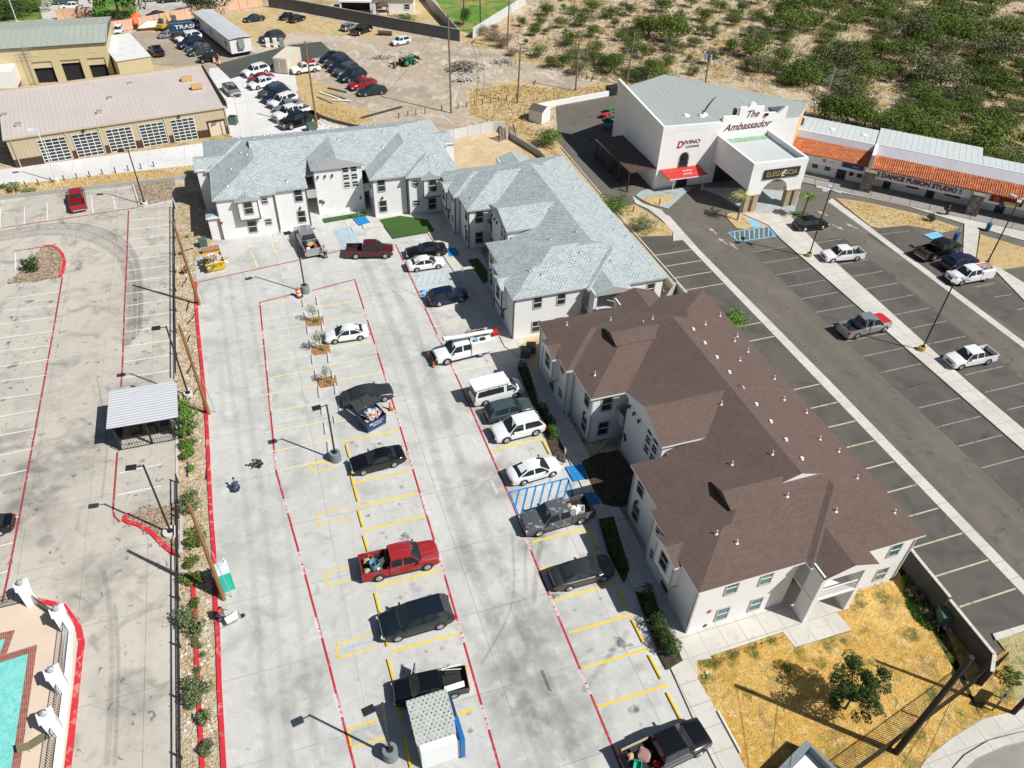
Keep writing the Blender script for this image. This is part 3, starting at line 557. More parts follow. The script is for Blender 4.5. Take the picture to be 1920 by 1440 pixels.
lw = [L(0,360,s) for s in [[(970,212),(1230,190)],[(975,280),(1300,240)],[(965,358),(1310,315)],[(960,430),(1310,385)],[(960,510),(1315,465)],[(955,590),(1320,545)],[(950,672),(1325,630)],
    [(945,765),(1300,715)],[(945,855),(1330,800)],[(940,950),(1340,895)],[(935,1050),(1345,990)],[(935,1160),(1350,1100)],[(930,1275),(1350,1210)],[(925,1395),(1360,1325)],
    [(50,800),(445,750)],[(15,893),(430,850)],[(0,992),(410,938)],[(0,1095),(400,1045)],[(0,1195),(380,1150)],[(0,1310),(365,1255)],[(0,1420),(345,1375)],
    [(5,125),(0,270)],[(183,110),(183,240)],[(355,80),(357,215)],[(685,35),(698,160)],[(845,20),(868,130)],[(115,450),(118,590)]]]
lw += [L(0,720,s) for s in [[(890,670),(1210,600)],[(880,833),(1210,765)],[(0,112),(300,68)],[(0,245),(285,195)],[(0,385),(260,338)],[(0,535),(230,487)],[(0,690),(200,645)],[(0,1020),(140,997)],[(0,1215),(100,1190)],[(0,1425),(60,1400)]]]
marks('white_bay_lines', [gp(s) for s in lw], .12, line_white)
# arrows on the asphalt
ar = MB()
for px, py, rz in [(1355,452,100),(1375,461,95),(1337,433,95),(1571,426,-70),(1597,424,110),(1542,400,110)]:
    c = G(px,py); M = Matrix.Translation((c[0],c[1],.012)) @ Matrix.Rotation(R(rz),4,'Z')
    ar.add([M@Vector(p) for p in [(-.9,-.1,0),(.1,-.1,0),(.1,.1,0),(-.9,.1,0)]],[(0,1,2,3)]); ar.add([M@Vector(p) for p in [(.1,-.38,0),(.9,0,0),(.1,.38,0)]],[(0,1,2)])
struct(ar.build('direction_arrows', paintline('worn_arrow_paint',(.45,.41,.33),(.12,.11,.10),.7)))
# wheel stops: every one a thing
def wheel_stop(px0, px1, mt, label, group, mesh=[None]):
    a = Vector(G(*px0)); b = Vector(G(*px1)); d = b-a; L = d.length
    mb = MB(); h = .14
    prof = [(-.09,0),(.09,0),(.06,h),(-.06,h)]; vs = [(-L/2,y,z) for y,z in prof]+[(L/2,y,z) for y,z in prof]
    mb.add(vs, [(0,1,5,4),(1,2,6,5),(2,3,7,6),(3,0,4,7),(3,2,1,0),(4,5,6,7)])
    o = mb.build('wheel_stop', mt, loc=((a.x+b.x)/2,(a.y+b.y)/2,.002)); o.rotation_euler.z = math.atan2(d.y,d.x)
    tag(o, label, 'wheel stop', group)
for k, (a, b, l) in enumerate([((649,835),(655,858),'yellow wheel stop ahead of the black convertible, nearer the lamp pole'),((658,890),(663,912),'yellow wheel stop in the shade under the nose of the black convertible'),
    ((664,914),(671,941),'yellow wheel stop in the first empty bay below the black convertible'),((672,959),(680,989),'yellow wheel stop in the empty bay midway between convertible and red pickup'),
    ((681,1005),(690,1035),'yellow wheel stop in the empty bay just above the red pickup'),((703,1113),(712,1150),'yellow wheel stop between the red pickup and the dark blue SUV'),
    ((720,1172),(726,1213),'yellow wheel stop under the front bumper of the dark blue SUV'),((727,1237),(739,1281),'yellow wheel stop in the empty bay below the dark blue SUV'),
    ((741,1306),(754,1355),'yellow wheel stop in the shadow of the shingled shed, upper one'),((759,1385),(770,1440),'pale yellow wheel stop at the foot of the shed, lowest of its row'),
    ((1018,828),(1030,852),'yellow wheel stop right of the white sedan beside the bushes'),((1104,998),(1120,1030),'yellow wheel stop in building shade below the peeling grey pickup'),
    ((1156,1105),(1175,1142),'yellow wheel stop in building shade below the dark grey sedan'),((1185,1164),(1206,1206),'yellow wheel stop speckled by the shadow of the hedge'),
    ((1216,1230),(1239,1274),'yellow wheel stop beside the lower end of the hedge'),((1250,1300),(1275,1349),'yellow wheel stop above the black pickup at the bottom')]):
    wheel_stop(a, b, yellow, l, 'yellow wheel stops')
ws = layered('bare_concrete_stop', (.55,.55,.53), [(2,5,.5,.5,.7,(.42,.42,.40),.6)], rough=.9)
lft = [(350,810,865),(365,905,960),(385,1010,1070),(402,1110,1180),(420,1220,1295),(445,1340,1410)]
lft = [(480+x/4,360+a/4,360+b/4) for x,a,b in lft]+[(480+x/4,720+a/4,720+b/4) for x,a,b in [(470,25,105),(490,155,235),(515,290,380),(540,435,525)]]
rgt = [(480+x/4,360+a/4,360+b/4) for x,a,b in [(455,790,850),(475,885,945),(495,985,1045),(540,1205,1285),(570,1340,1400)]]+[(480+x/4,720+a/4,720+b/4) for x,a,b in [(592,0,80),(620,125,210),(585,245,295)]]
for x, a, b in lft: wheel_stop((x,a),(x+2,b), ws, 'bare concrete wheel stop on the left side of the sapling row', 'bare concrete wheel stops left of the saplings')
for x, a, b in rgt: wheel_stop((x,a),(x+2,b), ws, 'bare concrete wheel stop on the right side of the sapling row', 'bare concrete wheel stops right of the saplings')

# soft edged stains and tyre marks lying on the paving
def stain_mat(name, col):
    M = base_mat(name, col, .8); nt = M.node_tree; N = nt.nodes; L_ = nt.links; b = N['Principled BSDF']
    at = N.new('ShaderNodeAttribute'); at.attribute_name = 'fade'; tc = N.new('ShaderNodeTexCoord'); n = N.new('ShaderNodeTexNoise'); n.inputs['Scale'].default_value = (.9 if name == 'grime' else 3.5); n.inputs['Detail'].default_value = 6
    L_.new(tc.outputs['Object'], n.inputs['Vector']); mr = N.new('ShaderNodeMapRange'); mr.inputs[1].default_value = (.22 if name == 'tyre_rubber' else .3); mr.inputs[2].default_value = (.5 if name == 'tyre_rubber' else .65); L_.new(n.outputs[0], mr.inputs[0])
    mu = N.new('ShaderNodeMath'); mu.operation = 'MULTIPLY'; L_.new(at.outputs['Fac'], mu.inputs[0]); L_.new(mr.outputs[0], mu.inputs[1]); L_.new(mu.outputs[0], b.inputs['Alpha']); return M
class Stains:
    def __init__(s): s.v = []; s.f = []; s.a = []
    def blob(s, c, rx, ry, k, z, rg, rz=0):
        o = len(s.v); s.v.append((c[0],c[1],z)); s.a.append(k); n = 14
        for ring, kk in ((.55,.75*k),(1.0,0)):
            for i in range(n):
                a = i*2*math.pi/n; q = rg.uniform(.75,1.2); x = math.cos(a)*rx*ring*q; y = math.sin(a)*ry*ring*q; s.v.append((c[0]+x*math.cos(rz)-y*math.sin(rz),c[1]+x*math.sin(rz)+y*math.cos(rz),z)); s.a.append(kk)
        for i in range(n): j = (i+1)%n; s.f += [(o,o+1+i,o+1+j),(o+1+i,o+1+n+i,o+1+n+j,o+1+j)]
    def path(s, pts, w_, k, z):
        pts = [Vector(p[:2]) for p in pts]; o = len(s.v)
        for i, p in enumerate(pts):
            d = (pts[min(i+1,len(pts)-1)]-pts[max(i-1,0)]).normalized(); q = Vector((-d.y,d.x))*w_/2; e = 0 if i in (0,len(pts)-1) else 1
            for t, a in ((-1,0),(-.4,k*e),(.4,k*e),(1,0)): s.v.append((p.x+q.x*t,p.y+q.y*t,z)); s.a.append(a)
        for i in range(len(pts)-1):
            for j in range(3): a = o+i*4+j; s.f.append((a,a+1,a+5,a+4))
    def build(s, name, mt):
        me = bpy.data.meshes.new(name); me.from_pydata(s.v,[],s.f); me.materials.append(mt); at = me.attributes.new('fade','FLOAT','POINT'); at.data.foreach_set('value', s.a)
        o = bpy.data.objects.new(name, me); COL.objects.link(o); return struct(o)
rg = random.Random(77); S1 = Stains(); S2 = Stains(); S3 = Stains(); S4 = Stains()
for px, py, r_ in [(714,833,.55),(760,1005,.7),(55,565,.8),(95,566,.6),(30,600,.4),(22,595,.5),(15,643,.6),(37,540,.35),(65,660,.3),(754,1248,.28),(757,1260,.3),(262,407,.3),(266,643,.3),(1090,835,.9),(1165,1205,.9),(275,430,.4),(25,685,1.0),(690,967,.35),(1040,1118,.7),(1190,1330,.7)]: S1.blob(G(px,py), r_*.75, r_*.5, .75, .0052, rg, rg.uniform(0,3))
for k in range(46): S1.blob((rg.uniform(3.2,6.8),rg.uniform(16,58)), rg.uniform(.12,.4), rg.uniform(.1,.3), rg.uniform(.2,.55), .0049, rg)
for k in range(34): S1.blob((rg.uniform(16,19.5),rg.uniform(16,60)), rg.uniform(.12,.4), rg.uniform(.1,.3), rg.uniform(.2,.5), .0049, rg)
for k in range(70): S1.blob((rg.choice([rg.uniform(-16,-13),rg.uniform(-28,-22)]),rg.uniform(45,98)), rg.uniform(.12,.45), rg.uniform(.1,.3), rg.uniform(.25,.6), .0049, rg)
for px, py, r_ in [(1000,1180,5),(930,900,4),(880,1050,3),(1050,1350,4),(960,1300,4),(900,750,3),(800,1400,3),(1010,1010,3),(560,1300,3),(700,1050,2),(90,880,5),(60,960,4),(160,830,3),(250,1310,3),(280,960,3),(170,1100,4)]: S2.blob(G(px,py), r_*1.0, r_*.8, .27, .0036, rg, rg.uniform(0,3))
def curve(pts, n=14):
    out = []; P_ = [Vector(p) for p in pts]
    for i in range(len(P_)-1):
        a, b, c, d = P_[max(i-1,0)], P_[i], P_[i+1], P_[min(i+2,len(P_)-1)]
        for k in range(n): t = k/n; out.append(.5*((2*b)+(c-a)*t+(2*a-5*b+4*c-d)*t*t+(3*b-a-3*c+d)*t*t*t))
    return out+[P_[-1]]
arc = gp([(-60,455),(20,440),(70,432),(130,430),(190,445),(235,478),(252,540),(250,640)])
for k in range(7): off = k*.42-1.2; S3.path([(p.x+off*.5,p.y+off) for p in curve(arc)], rg.uniform(.35,.9), rg.uniform(.1,.28), .0043)
for x0 in (10.2,10.6,12.2,12.6): S3.path(curve([(x0+rg.uniform(-.2,.2),16),(x0-.4,40),(x0+.2,60),(x0-.6,84)]), .7, .10, .0043)
for x0 in (-6.5,-5.2,-3.6): S3.path(curve([(x0,14),(x0+.3,40),(x0,62),(x0-.5,84)]), .7, .07, .0043)
for pts in [[(1000,1130),(1020,1000),(1080,900)],[(985,1110),(995,990),(1070,905)],[(1090,1300),(1180,1180)],[(900,1250),(960,1130),(960,1000)],[(200,1440),(210,1250),(205,1130),(190,1060)],[(215,1440),(222,1250),(215,1130)],[(180,700),(200,820),(190,940)],[(720,530),(790,560),(840,640)],[(700,520),(770,580),(800,700)]]: S3.path(curve(gp(pts)), rg.uniform(.3,.7), rg.uniform(.08,.2), .0043)
for x0 in (52.3,55.2): S4.path(curve([(x0,12),(x0+.3,40),(x0,60),(x0+.4,74)]), 1.6, .35, .0052)
for x0 in (71.5,73.5): S4.path(curve([(x0,12),(x0+.2,40),(x0,60)]), 1.3, .3, .0052)
for pts in [[(1480,620),(1560,700),(1700,860)],[(1640,700),(1730,780),(1790,860)],[(1300,400),(1420,520),(1500,590)]]: S4.path(curve(gp(pts)), .25, .5, .0056)
for k in range(60):
    x = rg.choice([47.5,59.5,69.5])+rg.uniform(-1.6,1.6); S2.blob((x,rg.uniform(14,70)), rg.uniform(.2,.7), rg.uniform(.2,.5), rg.uniform(.25,.6), .0079, rg)
S1.build('oil_stains', stain_mat('oil_stain', (.07,.068,.062))); S2.build('grime_patches', stain_mat('grime', (.13,.128,.115))); S3.build('tyre_marks', stain_mat('tyre_rubber', (.12,.12,.115))); S4.build('polished_wheel_paths', stain_mat('pale_dust', (.30,.27,.22)))

S5 = Stains(); rg = random.Random(5)
for px, py, r_ in [(1335,1246,1.1),(1370,1234,.9),(1410,1220,1.0),(1440,1205,.8),(1318,1262,.7),(1322,1295,.6),(1500,1216,.7),(1550,1204,.8),(1580,1196,.6),(1610,1130,1.0),(1650,1116,.9),(1880,1300,1.3),(1845,1325,1.1),(1810,1345,.9),(1720,1385,1.0),(1700,1180,1.1),(1760,1200,1.2),(1790,1230,1.0),(1480,1255,.8),(1540,1240,.6),(1740,1300,.9),(1620,1240,.5),(1400,1300,.5)]:
    for k in range(3): S5.blob(tuple(c+rg.uniform(-.5,.5) for c in G(px,py,.1)), r_*rg.uniform(.5,1), r_*rg.uniform(.3,.7), rg.uniform(.4,.85), .1035+.0004*k, rg, rg.uniform(0,3))
S5.build('green_tinge', stain_mat('green_growth', (.13,.165,.03)))
S6 = Stains()
for k in range(60):
    px, py = rg.uniform(1330,1900), rg.uniform(1130,1430); c = G(px,py,.1)
    if inside_poly(c, lawn_poly): S6.blob(c, rg.uniform(.3,1.3), rg.uniform(.2,.8), rg.uniform(.2,.5), .1028, rg, rg.uniform(0,3))
S6.build('bare_soil_tinge', stain_mat('bare_soil', (.36,.27,.16)))
# ---------------------------------------------------------------- windows
def add_window(parent, M, wd, ht_, kind='double', glass=None, frame_m=None, shade=0):
    """M: x right along wall, y up, z outwards; at window centre"""
    glass = glass or glass_win; frame_m = frame_m or trimgrey
    o = MB(); t = .09; d = .05
    def bx(x0,x1,y0,y1,z0,z1,mi=0):
        vs = [(x0,y0,z0),(x1,y0,z0),(x1,y1,z0),(x0,y1,z0),(x0,y0,z1),(x1,y0,z1),(x1,y1,z1),(x0,y1,z1)]
        o.add([M@Vector(p) for p in vs], [(0,3,2,1),(4,5,6,7),(0,1,5,4),(1,2,6,5),(2,3,7,6),(3,0,4,7)], mi)
    W, H = wd/2, ht_/2
    bx(-W-.03,-W+t,-H,H,0,d); bx(W-t,W+.03,-H,H,0,d); bx(-W+t,W-t,H-t,H+.03,0,d+.004); bx(-W+t,W-t,-H-.05,-H+t,0,d+.02)
    bx(-W+t,W-t,-.035,.035,.0,.035,1)
    fr = o.build('window', [frame_m, white], parent)
    g = MB(); g.add([M@Vector(p) for p in [(-W+t,-H+t,.012),(W-t,-H+t,.012),(W-t,H-t,.012),(-W+t,H-t,.012)]], [(0,1,2,3)]); 
    gg = g.build('pane', glass, fr)
    return fr
def wallM(o, u):   # u = direction to the right seen from outside
    u = Vector(u); return basis(Vector(o), u, (0,0,1))
# ---------------------------------------------------------------- apartment block
def gable_wall(mb, axis, a0, a1, b0, b1, ze, zr, mi=0):
    """extruded pentagon; a = extrusion range along axis, b = width range"""
    prof = [(b0,0),(b1,0),(b1,ze),((b0+b1)/2,zr),(b0,ze)]
    if axis == 'x': vs = [(a0,b,z) for b,z in prof]+[(a1,b,z) for b,z in prof]
    else: vs = [(b,a0,z) for b,z in prof]+[(b,a1,z) for b,z in prof]
    n = 5; mb.add(vs, [(i,(i+1)%n,n+(i+1)%n,n+i) for i in range(n)]+[(4,3,2,1,0),(5,6,7,8,9)], mi)
def lamp_part(parent, p, n):
    mb = MB(); n = Vector(n); p = Vector(p); mb.cyl(p, p+n*.14, .03,.03,6); q = p+n*.17
    mb.cyl(q+Vector((0,0,-.22)), q+Vector((0,0,.10)), .09,.12,8); mb.cyl(q+Vector((0,0,.10)), q+Vector((0,0,.17)), .13,.02,8)
    return mb.build('wall_lamp', black, parent)
def apartment(name, loc, rz, sc, roof_m, label, brown=False, w_m=siding):
    root = empty(name, loc, rz, sc); tag(root, label, 'apartment building')
    Ze = 5.7; X = [0,18.52]; fas = white if brown else trimgrey
    # walls
    wl = MB(); front = stucco if not brown else siding
    for s, (y0, y1, yi) in ((1,(0,11.8,1)),(-1,(20.45,32,-1))):
        # forward part, set-back part, rear body
        if s == 1: wl.box(.3,8.4,.3,7.1,0,Ze-.02); wl.box(1.0,18.2,1.8,11.8,0,Ze-.03); wl.box(13.2,18.19,-.3,1.8,0,Ze-.04)
        else: wl.box(.3,8.4,24.6,31.7,0,Ze-.02); wl.box(1.0,18.2,20.45,30.2,0,Ze-.03); wl.box(13.2,18.19,30.2,32.2,0,Ze-.04)
    wl.box(9.2,18.18,11.8,20.45,0,Ze-.05)
    gable_wall(wl,'x',3.65,9.2,12.65,18.95,6.75,7.8)
    wall = wl.build('wall', w_m if brown else stucco, root)
    # bays on the forward parts
    for yc in (3.9,27.9):
        bm = MB(); prof = [(yc-1.25,2.75),(yc+1.25,2.75),(yc+1.25,5.55),(yc,5.97),(yc-1.25,5.55)]
        vs = [(-.35,b,z) for b,z in prof]+[(.29,b,z) for b,z in prof]
        bm.add(vs, [(i,(i+1)%5,5+(i+1)%5,5+i) for i in range(5)]+[(4,3,2,1,0),(5,6,7,8,9)])
        b = bm.build('bay', w_m if brown else stucco, root)
        add_window(b, wallM((-.36,yc,4.35),(0,-1,0)), 1.15, 1.75)
    # roof
    rf = MB()
    rf.hip(.65,18.50,.0,12.15,Ze); rf.hip(0,11,-.035,7.45,Ze+.01,axis='x'); rf.hip(8.55,18.53,-.62,16,Ze+.005,axis='y',gable=(0,1))
    rf.hip(.65,18.51,20.15,32.0,Ze); rf.hip(0,11,24.25,32.03,Ze+.01,axis='x'); rf.hip(8.55,18.54,16.01,32.6,Ze+.007,axis='y',gable=(1,0))
    rf.hip(4.05,18.56,5.6,26.4,Ze-.004,axis='y',gable=(1,1))
    rf.hip(3.3,12.5,12.25,19.35,6.75,axis='x',gable=(1,1))
    for yc in (3.9,27.9): rf.hip(-.55,5,yc-1.55,yc+1.55,5.5,axis='x',gable=(1,0))
    rf.hip(8.85,13.5,-1.75,4.2,Ze+.02,axis='y',gable=(1,1)); rf.hip(8.85,13.5,27.8,33.9,Ze+.02,axis='y',gable=(1,1))
    for yc in ((6.08,26.08) if brown else ()): rf.hip(4.85,9,yc-1.45,yc+1.45,7.27,axis='x',gable=(1,1),th=.01,side=0)
    roof = rf.build('roof', [roof_m, fas], root)
    # dutch gable louvres, a touch proud
    for yc in ((6.08,26.08) if brown else ()):
        q = MB(); q.add([(4.84,yc-1.15,7.32),(4.84,yc+1.15,7.32),(4.84,yc,7.70)],[(2,1,0)]); q.build('gable_vent', darkgrey, roof)
    if brown: q = MB(); q.add([(9.9,5.585,7.60),(12.7,5.585,7.60),(11.3,5.585,8.06)],[(0,1,2)]); q.build('gable_vent', white, roof)
    # roof vents
    rng = random.Random(5 if brown else 9)
    def zr(x,y): 
        e = lambda a0,a1,b0,b1,z0: z0+max(0,min(x-a0,a1-x,y-b0,b1-y))/3
        return max(e(.65,18.5,0,12.15,Ze), e(0,11,-.03,7.45,Ze), e(.65,18.5,20.15,32,Ze), e(0,11,24.25,32,Ze), Ze+max(0,min(x-4.05,18.56-x))/3 if 5.6<y<26.4 else 0, e(8.55,18.54,-.6,32.6,Ze))
    pts = [(17.3,1.6),(16.6,5.2),(17.2,8.2),(16.3,9.6),(17.5,13),(16.2,14.6),(17.3,17.6),(17.0,21.6),(16.5,23.2),(17.4,24.1),(17.6,27.6),(14.6,25.6),(9.6,4.6),(4.2,2.4),(3.1,3.4),(7.6,8.9),(10.5,8.2),(2.0,22.6),(6.4,29.2),(10.0,27.6),(8.6,26.9),(2.2,29.9),(9.8,14.6),(12.6,2.6),(15.0,20)]
    for k, (x, y) in enumerate(pts):
        z = zr(x,y); v = MB()
        v.cyl((x,y,z-.1),(x,y,z+.38),.05,.05,7); v.cyl((x,y,z-.02),(x,y,z+.08),.16,.07,8)
        v.build('vent_pipe', whiteplastic if brown else steel, roof)
    if brown:
        for k in range(9):
            y = 7.2+k*2.15; x = 12.5; z = Ze+(18.56-x)/3; v = MB(); v.cyl((x,y,z-.05),(x,y,z+.16),.2,.13,10); v.build('round_vent', white, roof)
    # corner trims
    tm_ = trimgrey if brown else darkgrey
    def ct(x,y,z1=Ze-.2,z0=0,s=.075): tr = MB(); tr.box(x-s,x+s,y-s,y+s,z0,z1); tr.build('corner_trim', tm_, root)
    for x,y in [(.3,.3),(.3,7.1),(1.0,7.2),(1.0,11.8),(.3,31.7),(.3,24.6),(1.0,24.5),(1.0,20.45),(18.2,-.3),(13.2,-.3),(18.2,32.2)]: ct(x,y)
    for yc in (3.9,27.9):
        for s in (-1,1): ct(-.35,yc+s*1.25,5.4,2.72,.06)
        tr = MB(); tr.box(-.43,.30,yc-1.32,yc+1.32,2.62,2.76); tr.build('bay_sill', tm_, root)
    gl = glass_win
    # front (west) windows
    for yc in (3.9,27.9): add_window(root, wallM((.295,yc,1.35),(0,-1,0)),1.15,1.75)
    for yc in (6.15,25.8):
        for z in (1.75,4.75): add_window(root, wallM((.295,yc,z),(0,-1,0)),.85,.85)
    for yc in (10.6,21.5):
        for z in (1.5,4.55): add_window(root, wallM((.995,yc,z),(0,-1,0)),1.1,1.75)
        lamp_part(root,(1.0,yc,2.85),(-1,0,0))
    # grid of six lights in the gable
    for r_ in range(3):
        for c_ in range(2): add_window(root, wallM((3.645,13.7+c_*1.12,3.95+r_*1.08),(0,-1,0)),.95,.92,frame_m=white)
    for k in range(3): lamp_part(root,(3.65,16.6+k*.95,5.6),(-1,0,0))
    lamp_part(root,(3.65,13.2,1.9),(-1,0,0)); lamp_part(root,(3.65,18.2,1.9),(-1,0,0))
    nm = MB(); nm.box(3.60,3.645,18.35,18.8,1.7,2.2); nm.build('number_plate', darkgrey, root)
    # windows facing the stair recesses
    for yw, d_ in ((11.8,1),(20.45,-1)):
        for z in (1.5,4.5): add_window(root, wallM((2.4,yw+.005*d_,z),(-d_,0,0)),1.1,1.7)
    # stair landing and dark passage
    for y0, y1 in ((11.81,12.64),(18.96,20.44)):
        l = MB(); l.box(3.4,9.19,y0,y1,2.75,3.0); l.box(3.4,3.5,y0,y1,3.0,3.9)
        for k in range(14): l.box(5.2+k*.27,5.2+k*.27+.27,y0,y1,.18*k,.18*(k+1))
        l.build('stair_landing', trimgrey, root)
    # end walls windows and porches
    gw = glass_teal if brown else glass_win
    for yw, s in ((.3,-1),(31.7,1)):
        for x, z, h in ((3.05,1.3,1.55),(3.05,4.55,1.5),(5.85,1.25,1.55),(5.85,4.5,1.5)): add_window(root, wallM((x,yw+.005*s,z),(-s,0,0)),1.05,h,glass=gw)
    for yw, s in ((-.3,-1),(32.2,1)):
        for z in (1.3,4.3): add_window(root, wallM((16.6,yw+.005*s,z),(-s,0,0)),1.05,1.55,glass=gw)
    for y0, s in ((1.8,-1),(30.2,1)):
        e = -1.6 if s == -1 else 33.6
        pm = empty('porch', (0,0,0)); pm.parent = root
        a, b = min(y0,e), max(y0,e)
        sl_ = MB(); sl_.box(8.9,13.15,a+(.0 if s==-1 else .01),b-.01,2.75,2.95); sl_.build('balcony_floor', white, pm); sl_ = MB(); sl_.box(8.42,13.18,a,b,.0,.13); sl_.build('porch_floor', walk, pm)
        for x in (8.95,12.6):
            c = MB(); yy0, yy1 = (e,e+1.25) if s == -1 else (e-1.25,e); c.box(x,x+.38,yy0,yy1,.13,2.75,0); c.box(x,x+.38,yy0,yy1,2.95,Ze+.1)
            c.build('porch_column', w_m if brown else stucco, pm)
        r_ = MB(); yf = e+.1 if s==-1 else e-.1
        r_.box(9.33,12.6,yf-.03,yf+.03,3.9,3.96)
        for k in range(23): r_.box(9.38+k*.14,9.41+k*.14,yf-.012,yf+.012,2.95,3.9)
        r_.build('railing', white if brown else steel, pm)
        dd = MB(); yd = y0+.01*s; dd.box(10,11,min(yd,yd+.04*s),max(yd,yd+.04*s),.13,2.2); dd.box(10,11,min(yd,yd+.04*s),max(yd,yd+.04*s),2.96,5.0); dd.build('door', darkgrey, pm)
    return root
ap_b = apartment('apartment_building', (22.85,24.0,0), 0, 1.0, sh_brown, 'white apartment building with brown shingle roof, nearest to the camera', True)
ap_m = apartment('apartment_building', (21.9,60.75,0), 0, .943, sh_grey, 'white apartment building with pale grey shingle roof, behind the brown-roofed one')
ap_f = apartment('apartment_building', (24.5,90.0,0), R(90), .955, sh_grey, 'white apartment building with pale grey shingle roof facing the far end of the lot')
# small lean-to roof on the left flank of the far block and star ornaments on the near one
q = MB(); q.hip(-7.3,-5.6,90.2,92.6,3.1,axis='y',gable=(1,0),th=.12); q.box(-7.1,-5.7,90.5,91.2,0,3.0,1); q.build('side_canopy', [sh_grey, stucco]).parent = None
tag(bpy.data.objects['side_canopy'], 'small grey shingled canopy on a white pier left of the far apartment building', 'canopy')
def star(p, s, mt, label):
    mb = MB(); vs = []
    for i in range(10):
        r_ = s if i % 2 == 0 else s*.42; a = math.pi/2+i*math.pi/5; vs.append((r_*math.cos(a), 0, r_*math.sin(a)))
    vs += [(0,-.06,0)]; mb.add(vs, [(10,i,(i+1)%10) for i in range(10)])
    mb.add([(x,.0,z) for x,y,z in vs[:10]], [tuple(range(10))])
    tag(mb.build('star_ornament', mt, loc=p), label, 'ornament', 'wall stars')
p = PL(1330,1147,1,24.28); star(p, .3, red, 'red star ornament high on the white end wall of the brown-roofed building')
p = PL(1322,1173,1,24.28); star(p, .26, black, 'dark star ornament low on the white end wall of the brown-roofed building')
p = PL(415,418,1,90.2); star(p, .3, red, 'pink-red star ornament on the left end of the far apartment building')
# ---------------------------------------------------------------- event hall
def part(mb, name, mats, parent, **k): return mb.build(name, mats, parent, **k)
hall = empty('event_hall', (52.8,88.45,0)); tag(hall, 'large white event hall with flat grey roof, stepped gable sign wall and arched drive-through porch', 'hall')
def hl(x, y): return (x-52.8, y-88.45)
plan = [hl(*p) for p in [(52.8,88.45),(74.2,88.45),(78.0,92.3),(62.4,107.2),(53.4,103.6)]]
mb = MB(); n = 5
zt = [9.0,9.0,8.6,9.3,9.3]
vs = [(p[0],p[1],0) for p in plan]+[(p[0],p[1],z-.35) for p,z in zip(plan,[8.8,8.8,8.7,9.1,9.1])]
mb.add(vs, [(i,(i+1)%n,n+(i+1)%n,n+i) for i in range(n)], 0); mb.m[-4] = 1
part(mb, 'wall', [stucco, orangewall], hall)
mb = MB(); pr = plan[1:4]; vs = [(p[0]+.0,p[1],z) for p,z in zip(plan,[8.5,8.5,8.62,8.95,8.8])]; mb.add(vs, [(0,1,2,3,4)])
# overhanging metal edge
e = [(plan[1],8.46),(( plan[2][0]+.35,plan[2][1]+.1),8.56),((plan[3][0]+.1,plan[3][1]+.4),8.9),((plan[4][0],plan[4][1]+.3),8.75),(plan[0],8.45)]
mb = MB(); mb.add([(p[0],p[1],z) for p,z in e]+[(p[0],p[1],z-.25) for p,z in e], [(4,0,1,2,3)]); mb.add([(p[0],p[1],z) for p,z in e]+[(p[0],p[1],z-.25) for p,z in e], [(0,5,6,1),(1,6,7,2),(2,7,8,3)], 1)
roof_o = part(mb, 'roof', [roof_grey, white], hall)
# front parapet with stepped sign wall
prof = [(0,8.3),(0,9.15),(8.8,8.95),(8.8,9.7),(11.2,9.6),(11.2,10.75),(12.45,10.7)]
for i in range(9):
    a = math.pi-i*math.pi/8; prof.append((13.15+.62*math.cos(a), 10.72+.55*math.sin(a)))
prof += [(13.85,10.65),(15.1,10.55),(15.1,9.65),(17.3,9.5),(17.3,9.1),(18.7,10.2),(19.0,10.2),(19.0,8.3)]
mb = MB(); k = len(prof); vs = [(x,-.02,z) for x,z in prof]+[(x,.32,z) for x,z in prof]
mb.add(vs, [tuple(range(k-1,-1,-1))[::-1], tuple(range(2*k-1,k-1,-1))]); mb.add(vs, [(i,k+i,k+(i+1)%k,(i+1)%k) for i in range(k)])
part(mb, 'parapet', stucco, hall)
mb = MB(); mb.add([(18.7,.32,10.2),(18.7,.32,8.4),(18.7,4.2,8.5),(19.0,.32,10.2),(19.0,.32,8.4),(19.0,4.2,8.5)], [(0,1,2),(5,4,3),(0,2,5,3)]); part(mb,'parapet_fin',stucco,hall)
mb = MB(); mb.box(-.3,0,-.05,19.2,0,9.2); mb.add([(-.32,-.06,9.2),(.02,-.06,9.2),(.02,16.2,10.0),(-.32,16.2,10.0),(-.32,16.2,9.0),(-.32,-.06,9.0),(.02,16.2,9.0),(.02,-.06,9.0)],[(0,1,2,3),(0,3,4,5),(1,7,6,2),(3,2,6,4),(0,5,7,1)])
mb.v = [(x*1.0+ (y*0.035),min(y,16.2),z) for x,y,z in mb.v]; part(mb,'side_parapet',stucco,hall)
mb = MB()
for x, y in [(5.5,4.2),(7.6,3.6),(8.2,3.9)]: mb.cyl((x,y,8.5),(x,y,8.75),.55,.35,10)
part(mb,'roof_patch',white,roof_o)
mb = MB(); mb.tube([(7.9,3.8,8.6),(10.6,6.6,8.9),(12.8,8.8,8.85)], .08); mb.cyl((7.8,3.7,8.5),(7.8,3.7,9.3),.1); part(mb,'roof_conduit',darkgrey,roof_o)
mb = MB(); M = basis(Vector((13.3,-.03,9.65)), (1,0,0), (0,0,1)); ext_text(mb, 'The', 1.35, M, .03, shear=.35, bold=.012); part(mb,'lettering',marroon_txt,hall)
mb = MB(); M = basis(Vector((12.9,-.03,8.05)), (1,0,.01), (0,0,1)); ext_text(mb, 'Ambassador', 1.45, M, .03, shear=.42, bold=.01, sx=1.02); part(mb,'lettering',marroon_txt,hall)
